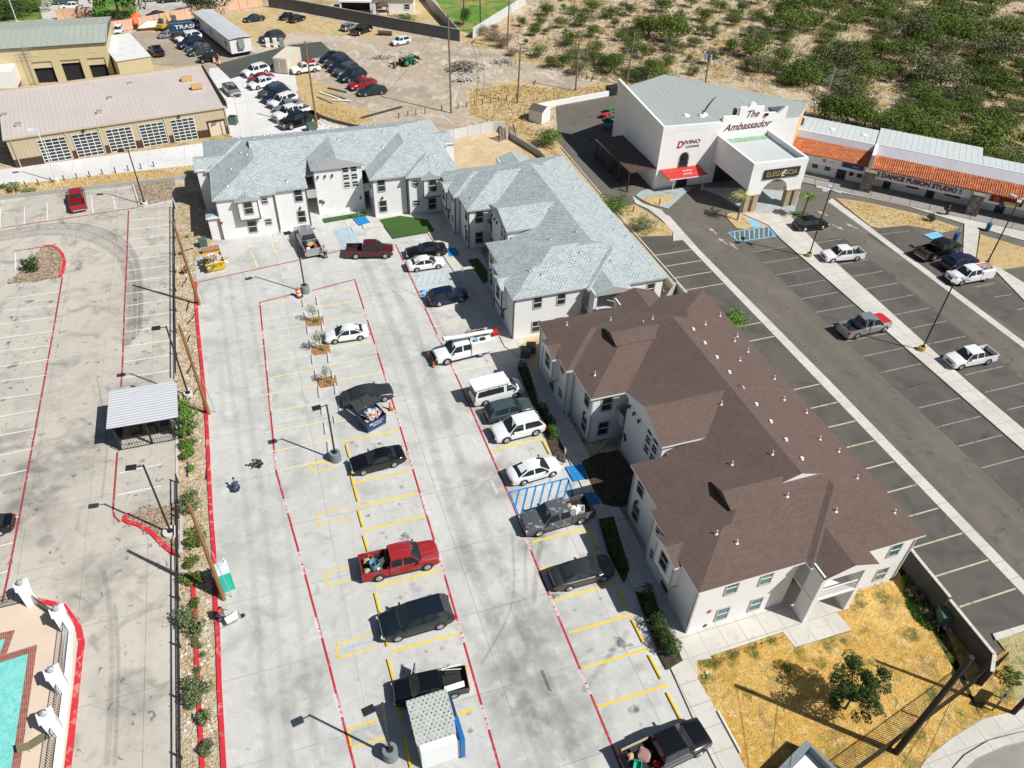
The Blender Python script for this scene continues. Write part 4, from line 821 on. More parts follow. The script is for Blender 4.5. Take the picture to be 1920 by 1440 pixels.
mb = MB(); M = basis(Vector((2.75,-.03,6.35)), (1,0,0), (0,0,1)); ext_text(mb, 'D', 1.35, M, .03, shear=.15, bold=.03); part(mb,'lettering',red_txt,hall)
mb = MB(); M = basis(Vector((4.6,-.03,6.6)), (1,0,0), (0,0,1)); ext_text(mb, 'IVINO', .8, M, .03, sx=1.15); M = basis(Vector((4.75,-.03,5.95)), (1,0,0), (0,0,1)); ext_text(mb, 'LOUNGE', .42, M, .03, sx=1.2); part(mb,'lettering',marroon_txt,hall)
# arched window with grille
mb = MB(); pf = [(-.62,2.9),(.62,2.9),(.62,4.5)]+[(.62*math.cos(R(a)),4.5+.62*math.sin(R(a))) for a in range(20,180,20)]+[(-.62,4.5)]
mb.add([(3.75+x,-.035,z) for x,z in pf],[tuple(range(len(pf)))]); w_ = part(mb,'window',glass_win,hall)
mb = MB()
for i in range(7): a = R(i*30); mb.tube([(3.75,-.3,4.5),(3.75+.7*math.cos(a),-.1,4.5+.7*math.sin(a))],.02,4)
for a in range(0,180,20): mb.tube([(3.75+.72*math.cos(R(a)),-.1,4.5+.72*math.sin(R(a))),(3.75+.72*math.cos(R(a+20)),-.1,4.5+.72*math.sin(R(a+20)))],.03,4)
mb.box(3.03,4.47,-.14,-.06,3.6,3.68); mb.box(3.05,3.12,-.14,-.06,2.9,4.5); mb.box(4.38,4.45,-.14,-.06,2.9,4.5); part(mb,'grille',black,w_)
mb = MB(); mb.box(3.2,4.9,-.05,-.01,0,2.3); part(mb,'door',black,hall)
mb = MB(); mb.add([(.1,-.05,3.0),(6.3,-.05,3.0),(6.9,-2.0,2.35),(.9,-2.0,2.35),(.1,-.05,2.9),(6.3,-.05,2.9),(6.9,-2.0,2.25),(.9,-2.0,2.25)],[(3,2,1,0),(4,5,6,7),(0,4,7,3),(1,2,6,5)]); mb.add([(.9,-2.0,2.35),(6.9,-2.0,2.35),(6.9,-2.0,2.2),(.9,-2.0,2.2)],[(0,3,2,1)],1)
aw = part(mb,'awning',[roof_red, white],hall)
for x in (1.6,6.4): q = MB(); q.cyl((x,-1.9,0),(x,-1.9,2.3),.05); part(q,'awning_post',white,aw)
mb = MB(); M = basis(Vector((4.1,-.85,2.79)), (1,0,0), (0,.95,.31)); ext_text(mb,'DIVINO',.42,M,.01); M = basis(Vector((3.9,-1.4,2.61)), (1,0,0), (0,.95,.31)); ext_text(mb,'LOUNGE',.36,M,.01); part(mb,'awning_lettering',white,aw)
# side patio roof
mb = MB(); mb.add([(-4.2,.2,3.0),(-.2,.2,3.2),(-.2,11.5,3.3),(-4.6,11.8,3.0),(-4.2,.2,2.9),(-.2,.2,3.1),(-.2,11.5,3.2),(-4.6,11.8,2.9)],[(0,1,2,3),(7,6,5,4),(0,4,5,1),(0,3,7,4)])
pr_ = part(mb,'patio_roof',roof_rust,hall)
for y in (.4,3.4,6.4,9.4,11.6): q = MB(); q.box(-4.3,-4.15,y-.08,y+.08,0,2.95); part(q,'patio_post',black,pr_)
mb = MB(); mb.box(-4.3,-4.22,.4,11.6,.95,1.05); mb.box(-4.3,-4.22,.4,11.6,.5,.56)
for i in range(40): mb.box(-4.28,-4.25,.4+i*.285,.43+i*.285,0,1)
part(mb,'patio_railing',black,hall)
# porch block
mb = MB(); x0, x1, y0 = 8.5, 17.0, -9.35
mb.box(x0,x0+.4,y0+.4,-.04,3.3,7.1); mb.box(x1-.4,x1,y0+.4,-.04,3.3,7.0)
mb.box(x0+.4,x1-.4,y0+1.2,-.04,3.3,3.45); mb.box(x0+.4,x1-.4,y0+.4,y0+1.2,4.6,4.75)
# arched front wall
o_ = [(x0,7.15),(x0,2.55),(x0+2.2,2.55)]; cxa = (x0+x1)/2-.0; ra = (x1-x0-4.4)/2
arc = [(cxa-ra*math.cos(R(a)), 2.55+1.85*math.sin(R(a))) for a in range(0,181,15)]
top_l = [(x0,7.15),(x1,6.95)]
pf = [(x0,7.1),(x0,2.55)]+arc+[(x1,2.55),(x1,6.95)]
k = len(pf); vs = [(x,y0,z) for x,z in pf]+[(x,y0+.4,z) for x,z in pf]
mb.add(vs, [tuple(range(k)), tuple(range(2*k-1,k-1,-1))]+[(i,k+i,k+(i+1)%k,(i+1)%k) for i in range(k)])
pb = part(mb,'porch',stucco,hall)
mb = MB(); mb.box(x0+.4,x1-.4,y0+.4,-1.2,6.15,6.3); mb.box(x0+.4,x1-.4,-1.2,-.04,6.2,6.35,1); part(mb,'porch_roof',[roof_silver, layered('algae_green_strip',(.22,.36,.22),[(2,5,.5,.45,.6,(.45,.5,.46),.6)])],pb)
for x in (x0,x0+1.25,x1-2.0,x1-.75):
    q = MB(); q.box(x,x+.75,y0-.03,y0+.75,0,2.5); part(q,'porch_column',tanbase,pb)
q = MB(); q.box(x0-.1,x0+2.15,y0-.12,y0+.85,2.45,2.62); q.box(x1-2.15,x1+.1,y0-.12,y0+.85,2.45,2.62); part(q,'column_cap',tantrim,pb)
sg = MB(); sg.box(10.4,15.9,y0-.18,y0-.02,4.7,6.0); sgo = part(sg,'sign',[base_mat('sign_black',(.03,.035,.035),.5)],hall)
mb = MB(); M = basis(Vector((13.1,y0-.20,5.35)), (1,0,0), (0,0,1)); ext_text(mb,'ELEGANCIA',.95,M,.02,sx=.95); part(mb,'sign_lettering',gold_txt,sgo)
mb = MB(); M = basis(Vector((13.25,y0-.23,5.3)), (1,0,0), (0,0,1)); ext_text(mb,'E',1.25,M,.02,shear=.3); part(mb,'sign_emblem',white,sgo)
mb = MB(); mb.box(9.2,14.5,-.04,-.01,0,2.9); part(mb,'entrance',glass_win,hall)
mb = MB(); mb.obox((15.6,-.1,9.4),(.5,.3,.35)); part(mb,'flood_light',black,hall)
q = MB(); q.obox((10.9,.7,9.9),(.35,.5,.9)); part(q,'roof_unit',black,hall)
# ---------------------------------------------------------------- retail strip
UA = R(-44.5)
rt = empty('retail_strip', (78.3,86.2,0), UA); tag(rt, 'single storey retail strip with clay tile awnings, silver metal roof and stone pillars', 'shops')
# local: x = u along the front, -y = towards the parking
def W(name, mt, f, parent=rt): q = MB(); f(q); return q.build(name, mt, parent)
W('wall', stucco_blue, lambda q: (q.box(-7,6.6,.6,2.9,0,3.4), q.box(6.62,60,.8,3.15,0,3.85), q.box(-5.7,6.6,3.0,8.9,0,4.6), q.box(6.62,20.4,3.16,9.6,0,4.75), q.box(20.42,60,3.17,6.8,0,4.75)))
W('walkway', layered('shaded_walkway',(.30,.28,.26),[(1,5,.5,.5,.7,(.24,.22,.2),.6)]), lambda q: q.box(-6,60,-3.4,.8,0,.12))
def tiles(q, u0, u1, ye, ze, yt, zt_):
    q.add([(u0,ye,ze),(u1,ye,ze),(u1,yt,zt_),(u0,yt,zt_),(u0,ye,ze-.15),(u1,ye,ze-.15),(u1,yt,zt_-.15),(u0,yt,zt_-.15)], [(0,1,2,3),(0,4,5,1),(1,5,6,2),(0,3,7,4),(4,7,6,5)])
t1 = W('tile_awning', claytile, lambda q: tiles(q,-6.8,6.5,-.5,3.2,2.3,4.25)); t2 = W('tile_awning', claytile, lambda q: tiles(q,6.9,60,-1.1,3.3,1.4,4.3))
ribs = MB()
def rib(u0,u1,ye,ze,yt,zt_):
    n_ = int((u1-u0)/.3)
    for i in range(n_):
        u = u0+.15+i*.3; ribs.cyl((u,ye-.03,ze+.02),(u,yt,zt_+.02),.055,.055,5,cap=True)
rib(-6.8,6.5,-.5,3.2,2.3,4.25); rib(6.9,45,-1.1,3.3,1.4,4.3); ribs.build('tile_rows', claytile, rt)
W('fascia', stucco_blue, lambda q: (q.box(-6.8,6.5,-.48,-.18,1.95,3.15), q.box(6.9,60,-1.08,-.78,1.95,3.25)))
W('parapet', stucco, lambda q: (q.box(-7,6.4,3.0,3.12,4.95,5.08), q.box(6.9,60,3.2,3.36,5.05,5.2), q.box(6.45,6.9,-1.1,3.35,2.4,5.15)))
W('membrane_roof', greymem, lambda q: (q.add([(6.9,1.4,4.32),(60,1.4,4.32),(60,3.2,5.12),(6.9,3.2,5.12)],[(0,1,2,3)]), q.add([(-7,2.3,4.27),(6.4,2.3,4.27),(6.4,3.0,5.0),(-7,3.0,5.0)],[(0,1,2,3)])))
def slab(q, x0,x1,y0,y1,z0,z1): q.add([(x0,y0,z0),(x1,y0,z0),(x1,y1,z1),(x0,y1,z1),(x0,y0,z0-.2),(x1,y0,z0-.2),(x1,y1,z1-.2),(x0,y1,z1-.2)],[(0,1,2,3),(0,4,5,1),(1,5,6,2),(2,6,7,3),(3,7,4,0)])
W('metal_roof', roof_silver, lambda q: (slab(q,-5.8,6.44,3.2,9.0,4.9,5.05), slab(q,6.5,20.6,3.36,9.8,5.05,5.2), slab(q,20.65,60,3.36,7.0,5.0,5.1)))
for u in (6.3,20.4,36): W('stone_pillar', stone, lambda q: q.box(u,u+1.5,-2.2,-1.05,0,3.1))
def shopitem(name, mt, u0, u1, z0, z1, y=.79): return W(name, mt, lambda q: q.box(u0,u1,y-.05,y,z0,z1))
for u in (-1.0,.8): shopitem('shop_window', glass_win, u, u+.8, .9, 2.2, .59)
shopitem('shop_door', black, 2.6, 3.9, .12, 2.4, .59); shopitem('shop_window', glass_win, 4.3,4.9,.9,2.3,.59); shopitem('shop_window', glass_win, 5.4,6.1,.9,2.3,.59); shopitem('shop_door', darkgrey,-4.6,-3.4,.12,2.4,.59)
redposter = layered('dark_red_window_poster',(.10,.025,.02),[(1.3,5,1,.5,.65,(.22,.05,.03),.8)])
for u0,u1,nm in ((9.2,10.2,'shop_door'),(12.2,13.9,'shop_window'),(15.0,16.1,'shop_door'),(17.4,19.4,'shop_window'),(24.0,25.2,'shop_door'),(28,30,'shop_window'),(33,34.5,'shop_door')):
    shopitem(nm, black if nm == 'shop_door' else redposter, u0, u1, .12 if nm=='shop_door' else .9, 2.4)
def sign_board(u0,u1,z0,z1,mt,y=-.49): q = MB(); q.box(u0,u1,y-.08,y,z0,z1); return q.build('sign_board', mt, rt)
sb = sign_board(3.0,6.0,2.4,3.1,navy); q = MB(); ext_text(q,'C',.55,basis(Vector((3.6,-.60,2.75)),(1,0,0),(0,0,1)),.01); q.build('sign_lettering', blue, sb)
q = MB(); ext_text(q,'SERVICES',.24,basis(Vector((4.9,-.60,2.75)),(1,0,0),(0,0,1)),.01); q.build('sign_lettering', white, sb)
sb = sign_board(.0,2.7,2.4,3.1,whiteplastic); q = MB(); q.cyl((.5,-.58,2.78),(.5,-.60,2.78),.3,.3,14); q.build('sign_emblem', base_mat('pink_print',(.55,.2,.4),.6), sb)
q = MB(); ext_text(q,'Salon',.3,basis(Vector((1.7,-.60,2.8)),(1,0,0),(0,0,1)),.01,shear=.3); q.build('sign_lettering', base_mat('lilac_print',(.4,.35,.6),.6), sb)
q = MB(); ext_text(q,'DANCE FUSION STUDIO',.92,basis(Vector((13.5,-1.10,2.62)),(1,0,0),(0,0,1)),.06,bold=.035,sx=.98); q.build('lettering', marroon_txt, rt)
for u in (8.1,18.9):
    q = MB(); q.tube([(u,-1.13,3.1),(u,-1.13,2.8)],.06); q.tube([(u-.25,-1.13,2.8),(u+.25,-1.13,2.85)],.035); q.tube([(u,-1.13,2.8),(u+.2,-1.13,2.3)],.05); q.tube([(u,-1.13,2.8),(u-.12,-1.13,2.25)],.05); q.build('dancer_emblem', marroon_txt, rt)
sb = sign_board(22.6,26.6,2.3,3.15,redposter,-1.09); q = MB(); q.cyl((23.4,-1.18,2.72),(23.4,-1.20,2.72),.36,.36,14); q.build('sign_emblem', base_mat('brick_print',(.35,.06,.04),.6), sb)
q = MB(); q.box(24.4,26.2,-1.19,-1.18,2.32,2.65); q.build('sign_panel', base_mat('sign_yellow',(.6,.5,.03),.5), sb)
q = MB(); q.cyl((24.3,-1.12,2.1),(24.3,-1.18,2.1),.35,.35,16); q.build('oval_sign', base_mat('purple_print',(.12,.06,.22),.6), rt)
q = MB(); q.box(26.2,28.2,.68,.74,1.5,2.3); sb = q.build('sign_board', black, rt); q = MB(); ext_text(q,'NOW OPEN',.34,basis(Vector((27.2,.67,1.9)),(1,0,0),(0,0,1)),.01); q.build('sign_lettering', white, sb)
W('front_railing', black, lambda q: (q.box(-5,60,-3.4,-3.34,1.0,1.06), [q.box(-5+i*2.6,-4.94+i*2.6,-3.4,-3.34,.12,1.0) for i in range(25)]))
q = MB(); q.cyl((-4.6,5.4,5.0),(-4.6,5.4,5.9),.42,.42,12); q.build('roof_unit', darkgrey, rt)
q = MB()
for u, y in ((0,6.0),(4.6,6.2),(12.5,9.0)): q.cyl((u,y,5.0),(u,y,5.12),.5,.3,10)
q.build('roof_patch', white, rt)
# ---------------------------------------------------------------- service workshop (tan) and neighbours
tb = empty('service_workshop', (-32.03,118.03,0), math.atan2(.16472,.98634)); tag(tb, 'long low tan metal workshop with six glazed roller doors and pinkish metal roof', 'workshop')
def T(name, mt, f, parent=tb): q = MB(); f(q); return q.build(name, mt, parent)
T('wall', [tansiding], lambda q: (q.box(-.3,29.2,0,17.3,0,4.15)))
T('roof', [roof_tan, tantrim], lambda q: (q.add([(-.6,-.25,4.25),(29.4,-.25,4.25),(29.4,17.2,4.75),(-.6,17.2,4.75),(-.6,-.25,4.05),(29.4,-.25,4.05),(29.4,17.2,4.5),(-.6,17.2,4.5)],[(0,1,2,3)],0), q.add([(-.6,-.25,4.25),(29.4,-.25,4.25),(29.4,17.2,4.75),(-.6,17.2,4.75),(-.6,-.25,4.05),(29.4,-.25,4.05),(29.4,17.2,4.5),(-.6,17.2,4.5)],[(0,4,5,1),(1,5,6,2),(3,7,4,0)],1)))
T('gable_parapet', brownpanel, lambda q: q.box(29.4,29.55,-.2,17.4,3.9,5.0))
T('ridge_trim', tantrim, lambda q: q.box(-.6,29.4,17.2,17.7,4.3,5.0))
for u0, u1 in ((3.3,6.9),(7.7,11.2),(12.1,15.6),(16.6,20.1),(21.0,24.4)):
    d = T('roller_door', glass_win, lambda q: q.box(u0,u1,-.03,0,0,3.4))
    def bars(q):
        for i in range(8): q.box(u0,u1,-.08,-.031,.02+i*.47,.10+i*.47)
        for i in range(5): q.box(u0+(u1-u0-.08)*i/4,u0+(u1-u0-.08)*i/4+.08,-.085,-.031,0,3.4)
    T('door_frame', white, bars, d)
T('side_door', [base_mat('cream_door',(.66,.58,.42),.6)], lambda q: q.box(26.3,28.6,-.05,0,0,2.15))
T('door_surround', brownpanel, lambda q: (q.box(26.1,28.8,-.12,-.01,2.15,2.4), q.box(26.12,26.3,-.1,-.01,0,2.15), q.box(28.6,28.75,-.1,-.01,0,2.15)))
for a,b in ((-.3,3.25),(6.95,7.65),(11.25,12.05),(15.65,16.55),(20.15,20.95),(24.45,26.1),(28.8,29.2)): T('dado', brownpanel, lambda q: q.box(a,b,-.04,0,0,1.15))
for u in (.2,6.95,11.3,20.2,29.0): T('downpipe', tantrim, lambda q: q.box(u,u+.14,-.16,-.05,0,4.1))
for u in (9.4,22.4): T('wall_lamp', black, lambda q: q.obox((u,-.15,3.8),(.35,.25,.3)))
for u, y in ((1.6,3.6),(12.2,4.0),(14.2,8.9),(17.8,13.9),(-1+1,8)): T('roof_vent', steel, lambda q: q.obox((u,y,4.6),(.8,.5,.45)))
for u, y in ((26.0,12.0),(26.8,8.0)): T('roof_unit', base_mat('orange_unit',(.60,.36,.16),.6), lambda q: q.obox((u,y,4.95),(1.6,.9,.6)))
yb = empty('vehicle_workshop', (-20.9,151.8,0)); tag(yb, 'tall pale yellow metal workshop with three open bays and green-grey ribbed roof', 'workshop')
def Y(name, mt, f, parent=yb): q = MB(); f(q); return q.build(name, mt, parent)
bays = ((-12.3,-9.2),(-7.9,-4.8),(-3.7,-.9))
def yw(q):
    q.box(-40,-.1,.6,14.6,0,5.9)
    q.box(-40,-.05,0,.6,3.6,5.92); q.box(-40,-12.3,0,.6,0,3.6); q.box(-9.2,-7.9,0,.6,0,3.6); q.box(-4.8,-3.7,0,.6,0,3.6); q.box(-.9,-.05,0,.6,0,3.6)
Y('wall', yellsiding, yw)
Y('bay_interior', base_mat('dark_interior',(.012,.014,.016),.9), lambda q: [q.box(a+.02,b-.02,.52,.598,0,3.58) for a,b in bays])
for (a,b), h in zip(bays,(1.1,.6,1.2)): Y('roller_shutter', base_mat('cream_shutter',(.60,.53,.36),.6), lambda q: q.box(a,b,.2,.3,3.6-h,3.6))
for a in (-11.9,-7.6,-3.0): Y('blind_window', base_mat('cream_shutter',(.60,.53,.36),.6), lambda q: q.box(a,a+1.1,-.04,0,4.5,5.4))
Y('roof', [roof_green, darkgrey], lambda q: q.hip(-40.3,.2,-.3,15,6.1,pitch=.11,axis='x',gable=(1,1)))
ax = empty('annex', (-19.6,148.3,0), math.atan2(1.5,5.4)); tag(ax, 'low cream metal annex with flat white roof beside the yellow workshop', 'annex')
q = MB(); q.box(0,5.5,0,14,0,3.85); q.build('wall', yellsiding, ax); q = MB(); q.box(-.15,5.6,-.15,14.2,3.85,4.0); q.build('roof', membrane, ax)
# tank trailer and mast left
q = MB(); q.box(-2,2,-5,5,1.0,3.6); q.box(-1.9,1.9,-4.8,4.8,.3,1.0,1); c = G(22,150,1.8); o = q.build('box_trailer', [whiteplastic, brownpanel], loc=(c[0]-3,c[1]+1,0)); o.scale=(1.9,.5,1); tag(o,'long white box trailer parked in front of the yellow workshop','trailer')
mast = MB(); c = G(70,160)
for a in range(3):
    dx, dy = .35*math.cos(a*2.09), .35*math.sin(a*2.09); mast.cyl((dx,dy,0),(dx,dy,6.5),.03,.03,5)
for i in range(13):
    for a in range(3):
        p = (.35*math.cos(a*2.09), .35*math.sin(a*2.09), i*.5); r_ = (.35*math.cos((a+1)*2.09), .35*math.sin((a+1)*2.09), i*.5+.5); mast.cyl(p,r_,.018,.018,4)
for i in range(3): mast.cyl((-1.2,0,5+i*.5),(1.2,0,5+i*.5),.02,.02,4)
tag(mast.build('antenna_mast', steel, loc=(c[0],c[1],0)), 'thin lattice antenna mast beside the white box trailer', 'mast')
# ---------------------------------------------------------------- walls and fences (each a thing)
def wall_run(name, pts, h, th, mt, label, cat='wall', cap=None):
    mb = MB()
    for a, b in zip(pts, pts[1:]):
        a = Vector(a[:2]); b = Vector(b[:2]); d = (b-a).normalized(); q = Vector((-d.y,d.x))*th/2; mb.prism([a-q,b-q,b+q,a+q],-.02,h,0,1 if cap else 0)
        if cap:
            q = q*1.25; mb.prism([a-q,b-q,b+q,a+q],h+.001,h+.06,1)
    o = mb.build(name, [mt, cap] if cap else mt); tag(o, label, cat); return o
wall_run('boundary_wall', [(-75,108.42),(-11.5,108.42),(-6.4,109.2)], .55, .2, cmu, 'low grey concrete block wall along the far edge of the left parking lot')
wall_run('side_wall', [(-6.4,109.3),(-6.2,112.5)], 1.7, .2, cmu, 'tall grey block wall stub next to the far apartment building')
wall_run('retaining_wall', [(25.5,111.2),(36.5,113.6),(38.5,113.2)], 1.6, .2, panelwall, 'pale panelled concrete wall behind the far apartment building')
wall_run('boundary_wall', gp([(928,240),(960,262),(1012,294)])+[(41.2,92),(42.6,84),(43.2,70),(43.0,64)], 1.0, .18, cmu, 'long grey block wall beside the asphalt lot behind the middle building')
wall_run('block_wall', [(40.5,61.6),(43.0,64.0),(43.0,56.2),(41.6,56)], 1.7, .18, cmu, 'grey block wall closing the gap between the two nearest buildings')
wall_run('lot_edge', [(44.55,27),(44.55,80),(44.9,105)], .14, .16, walk, 'thin concrete edging at the left side of the asphalt lot', 'edging')
wall_run('slatted_wall', [(43.4,36),(42.45,23.5),(42.3,20)], 2.2, .2, wall_dark, 'dark slatted wall running along the yellow lawn, tall rear part', cap=walk)
wall_run('slatted_wall', [(42.3,19.9),(42.1,15.4),(40.9,14.4)], 2.0, .2, wall_dark, 'dark slatted wall at the corner of the yellow lawn, lower end part', cap=walk)
wall_run('white_kerb_wall', gp([(1000,206),(1042,198),(1085,190),(1150,178)]), .9, .25, stucco, 'low white wall at the far edge of the asphalt lot')
wall_run('salmon_wall', gp([(184,64),(245,56),(300,46),(345,37),(372,31),(405,25),(450,18),(492,12)]), 2.0, .2, salmon, 'salmon coloured panel wall behind the parked trailer')
wall_run('salmon_wall', gp([(108,37),(174,32)]), 2.0, .2, salmon, 'short salmon panel wall below the white sedan at the top left')
wall_run('charcoal_wall', gp([(505,13),(572,24),(640,37),(750,58),(862,78)]), 2.3, .2, wall_grey, 'dark charcoal block wall along the back of the dirt lot', cap=trimgrey)
wall_run('garden_wall', gp([(862,76),(835,45),(808,15),(785,-15)]), 2.0, .2, cmu, 'grey garden wall climbing away beside the green yard')
wall_run('garden_wall', gp([(886,72),(920,50),(955,28),(985,8)]), 2.0, .2, panelwall, 'pale garden wall on the right of the green yard')
wall_run('drive_wall', [(8.2,129.5),(12.8,123),(16.6,119.3),(18.2,116)], .55, .2, layered('dark_stained_wall',(.13,.12,.11),[(1,5,.5,.5,.7,(.2,.19,.18),.6)]), 'dark low retaining wall between parked cars and dry grass')
ground('green_yard', gp([(800,-30),(1005,-30),(985,6),(940,34),(905,55),(880,62),(866,58),(835,28)]), .0, greenlawn)
ground('dry_yard', gp([(715,-20),(795,-20),(835,45),(862,74),(750,55),(690,42)]), .0, drygrass_m)
ground('green_yard', gp([(-60,42),(-60,-40),(60,-40),(80,36)]), .0, layered('garden_green',(.10,.17,.03),[(.3,6,1,.45,.6,(.17,.30,.04),.8)]))
ground('street', gp([(245,45),(262,30),(252,12),(240,-40),(470,-40),(440,-5),(380,24),(300,38),(250,50),(190,52),(178,46),(215,47)]), .0025, concrete_warm)
ground('green_yard', gp([(172,18),(180,-40),(240,-40),(252,12),(258,28),(235,34),(180,34)]), .004, greenlawn)
ground('driveway', gp([(60,-40),(90,-40),(118,40),(80,36)]), .005, walk); ground('driveway', gp([(155,-40),(182,-40),(172,20),(118,22),(108,10)]), .003, walk)
ground('green_yard', gp([(92,-40),(110,-10),(118,22),(170,20),(173,34),(125,36),(104,10)]), .001, greenlawn)
# houses at the top edge
def house(px, py, w_, d_, h, rz, roof_m, wall_m, label, patio=False):
    c = G(px,py); r_ = empty('house', (c[0],c[1],0), rz); tag(r_, label, 'house')
    q = MB(); q.box(-w_/2,w_/2,0,d_,0,h); q.build('wall', wall_m, r_)
    q = MB(); q.hip(-w_/2-.5,w_/2+.5,-.5,d_+.5,h+.2,pitch=.4); q.build('roof', [roof_m, white], r_)
    for x in (-w_/3,w_/3): add_window(r_, wallM((x,-.01,1.5),(1,0,0)), 1.3, 1.2, frame_m=white)
    if patio:
        q = MB(); q.box(-w_/2-7,-w_/2,-1.5,3,2.6,2.9); q.build('patio_roof', white, r_)
        for x in (-w_/2-6.9,-w_/2-.4):
            q = MB(); q.box(x,x+.4,-1.4,-1.0,0,2.6); q.build('patio_post', white, r_)
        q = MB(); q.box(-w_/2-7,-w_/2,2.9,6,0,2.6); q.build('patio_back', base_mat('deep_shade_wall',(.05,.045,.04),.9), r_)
    return r_
house(738,26,9,9,3.2,R(-14),sh_brown,stucco,'white house with brown roof and covered patio behind the charcoal wall',True)
house(905,-6,9,8,3,R(-10),sh_brown,stucco,'pale house at the top edge beyond the green yard')
house(470,-40,11,9,3,R(5),sh_brown,stucco,'house beyond the salmon wall at the top edge')
# playset
c = G(718,33); r_ = empty('playset', (c[0],c[1],0)); tag(r_, 'brown wooden playset in the yard behind the charcoal wall', 'playset')
for x, y in ((-1,-1),(1,-1),(1,1),(-1,1)): q = MB(); q.cyl((x*1.3,y,0),(x,y*.8,2.6),.09,.09,5); q.build('post', bark, r_)
q = MB(); q.box(-1.1,1.1,-.9,.9,1.2,1.35); q.build('platform', bark, r_); q = MB(); q.hip(-1.3,1.3,-1.1,1.1,2.6,pitch=.7); q.build('roof', [bark, bark], r_)
# site office trailer
tr_ = empty('office_trailer', (0,0,0)); a = Vector(G(462,106)); b = Vector(G(393,52)); c = (a+b)/2
d = (b-a).normalized(); tr_.location = (c.x-.6,c.y,0); tr_.rotation_euler.z = math.atan2(d.y,d.x); tag(tr_, 'long white site office trailer with grey roof among the parked cars', 'trailer')
Lh = (b-a).length/2
q = MB(); q.box(-Lh,Lh,-2.0,2.0,.8,3.3); q.build('body', [whiteplastic], tr_)
q = MB(); q.hip(-Lh-.1,Lh+.1,-2.1,2.1,3.35,pitch=.08,axis='x',gable=(1,1),th=.1); q.build('roof', [layered('grey_trailer_roof',(.48,.5,.51),[(1,5,.5,.5,.7,(.4,.42,.43),.6)]), brownpanel], tr_)
q = MB(); q.obox((-Lh-.25,0,2.4),(.5,1.1,1.5)); q.build('air_conditioner', steel, tr_)
q = MB(); q.box(-Lh+.4,Lh-.4,-1.7,1.7,.3,.8); q.build('chassis', black, tr_)
for x in (-Lh+2,0,Lh-3): q = MB(); q.box(x,x+.9,2.0,2.04,1.6,2.5); q.build('window', glass_win, tr_)
# navy trash container with lettering
c = Vector(G(372,62)); tc = empty('roll_off_container', (c.x,c.y,0), R(8)); tag(tc, 'long navy roll-off container with white TRASH lettering beside the office trailer', 'container')
q = MB(); q.box(-5.2,3.4,0,.12,.25,2.1); q.box(-5.2,3.4,2.2,2.32,.25,2.1); q.box(-5.2,-5.08,.12,2.2,.25,2.1); q.box(3.28,3.4,.12,2.2,.25,2.1); q.box(-5.08,3.28,.12,2.2,.25,.4)
q.build('body', navy, tc); q = MB(); q.box(-5.08,3.28,.12,2.2,1.7,1.85); q.build('tarpaulin', green_box, tc)
q = MB(); ext_text(q,'TRASHCO',1.0,basis(Vector((-.8,-.02,1.45)),(1,0,0),(0,0,1)),.02,bold=.02,sx=1.5); ext_text(q,'956 7200000',.5,basis(Vector((-.8,-.02,.65)),(1,0,0),(0,0,1)),.02,bold=.01,sx=1.5); q.build('lettering', white, tc)
# shipping container
a = Vector(G(541,139)); sc_ = empty('shipping_container', (a.x,a.y,0), R(62)); tag(sc_, 'cream shipping container with double doors between the asphalt patch and the pickup', 'container')
cream = layered('cream_steel',(.66,.61,.48),[(1,5,.5,.5,.7,(.55,.5,.38),.6)],coord='UV',pre=brick_pre((.66,.61,.48),(.68,.63,.5),(.5,.46,.36),.28,50,.05,off=0,sm=.5))
q = MB(); q.box(-.2,6.4,-.1,2.5,.15,2.75); q.build('body', cream, sc_)
for y in (0,1.2): q = MB(); q.box(-.26,-.21,y,y+1.12,.25,2.65); dd = q.build('door', cream, sc_); q = MB(); q.cyl((-.3,y+.35,.3),(-.3,y+.35,2.6),.03); q.cyl((-.3,y+.8,.3),(-.3,y+.8,2.6),.03); q.build('lock_bars', steel, dd)
# white refrigerators by the grey sedan
for px, lab in ((503,'leftmost'),(517,'middle'),(529,'rightmost')):
    c = G(px,88); q = MB(); q.box(-.4,.4,-.35,.35,.02,1.6); q.box(-.38,.38,-.40,-.35,.05,.95); q.box(-.38,.38,-.40,-.35,1.0,1.57); o = q.build('refrigerator', white if px < 525 else steel, loc=(c[0],c[1],0)); tag(o, 'discarded refrigerator in front of the dark sedan, %s of three' % lab, 'refrigerator', 'discarded refrigerators')
# garden shed near the asphalt corner
c = G(1012,226); gs = empty('garden_shed', (c[0],c[1],0), R(38)); tag(gs, 'small pale metal garden shed with brown roof at the corner of the asphalt lot', 'shed')
q = MB(); q.box(-1.2,1.4,-1.1,1.4,0,1.8); q.build('wall', white, gs); q = MB(); q.hip(-1.35,1.55,-1.2,1.5,1.95,pitch=.4,axis='y',gable=(1,1),th=.1); q.build('roof', [base_mat('brown_metal',(.12,.10,.09),.6), white], gs)
for x in (-.6,.15): q = MB(); q.box(x,x+.65,-1.15,-1.1,.05,1.7); q.build('door', whiteplastic, gs)
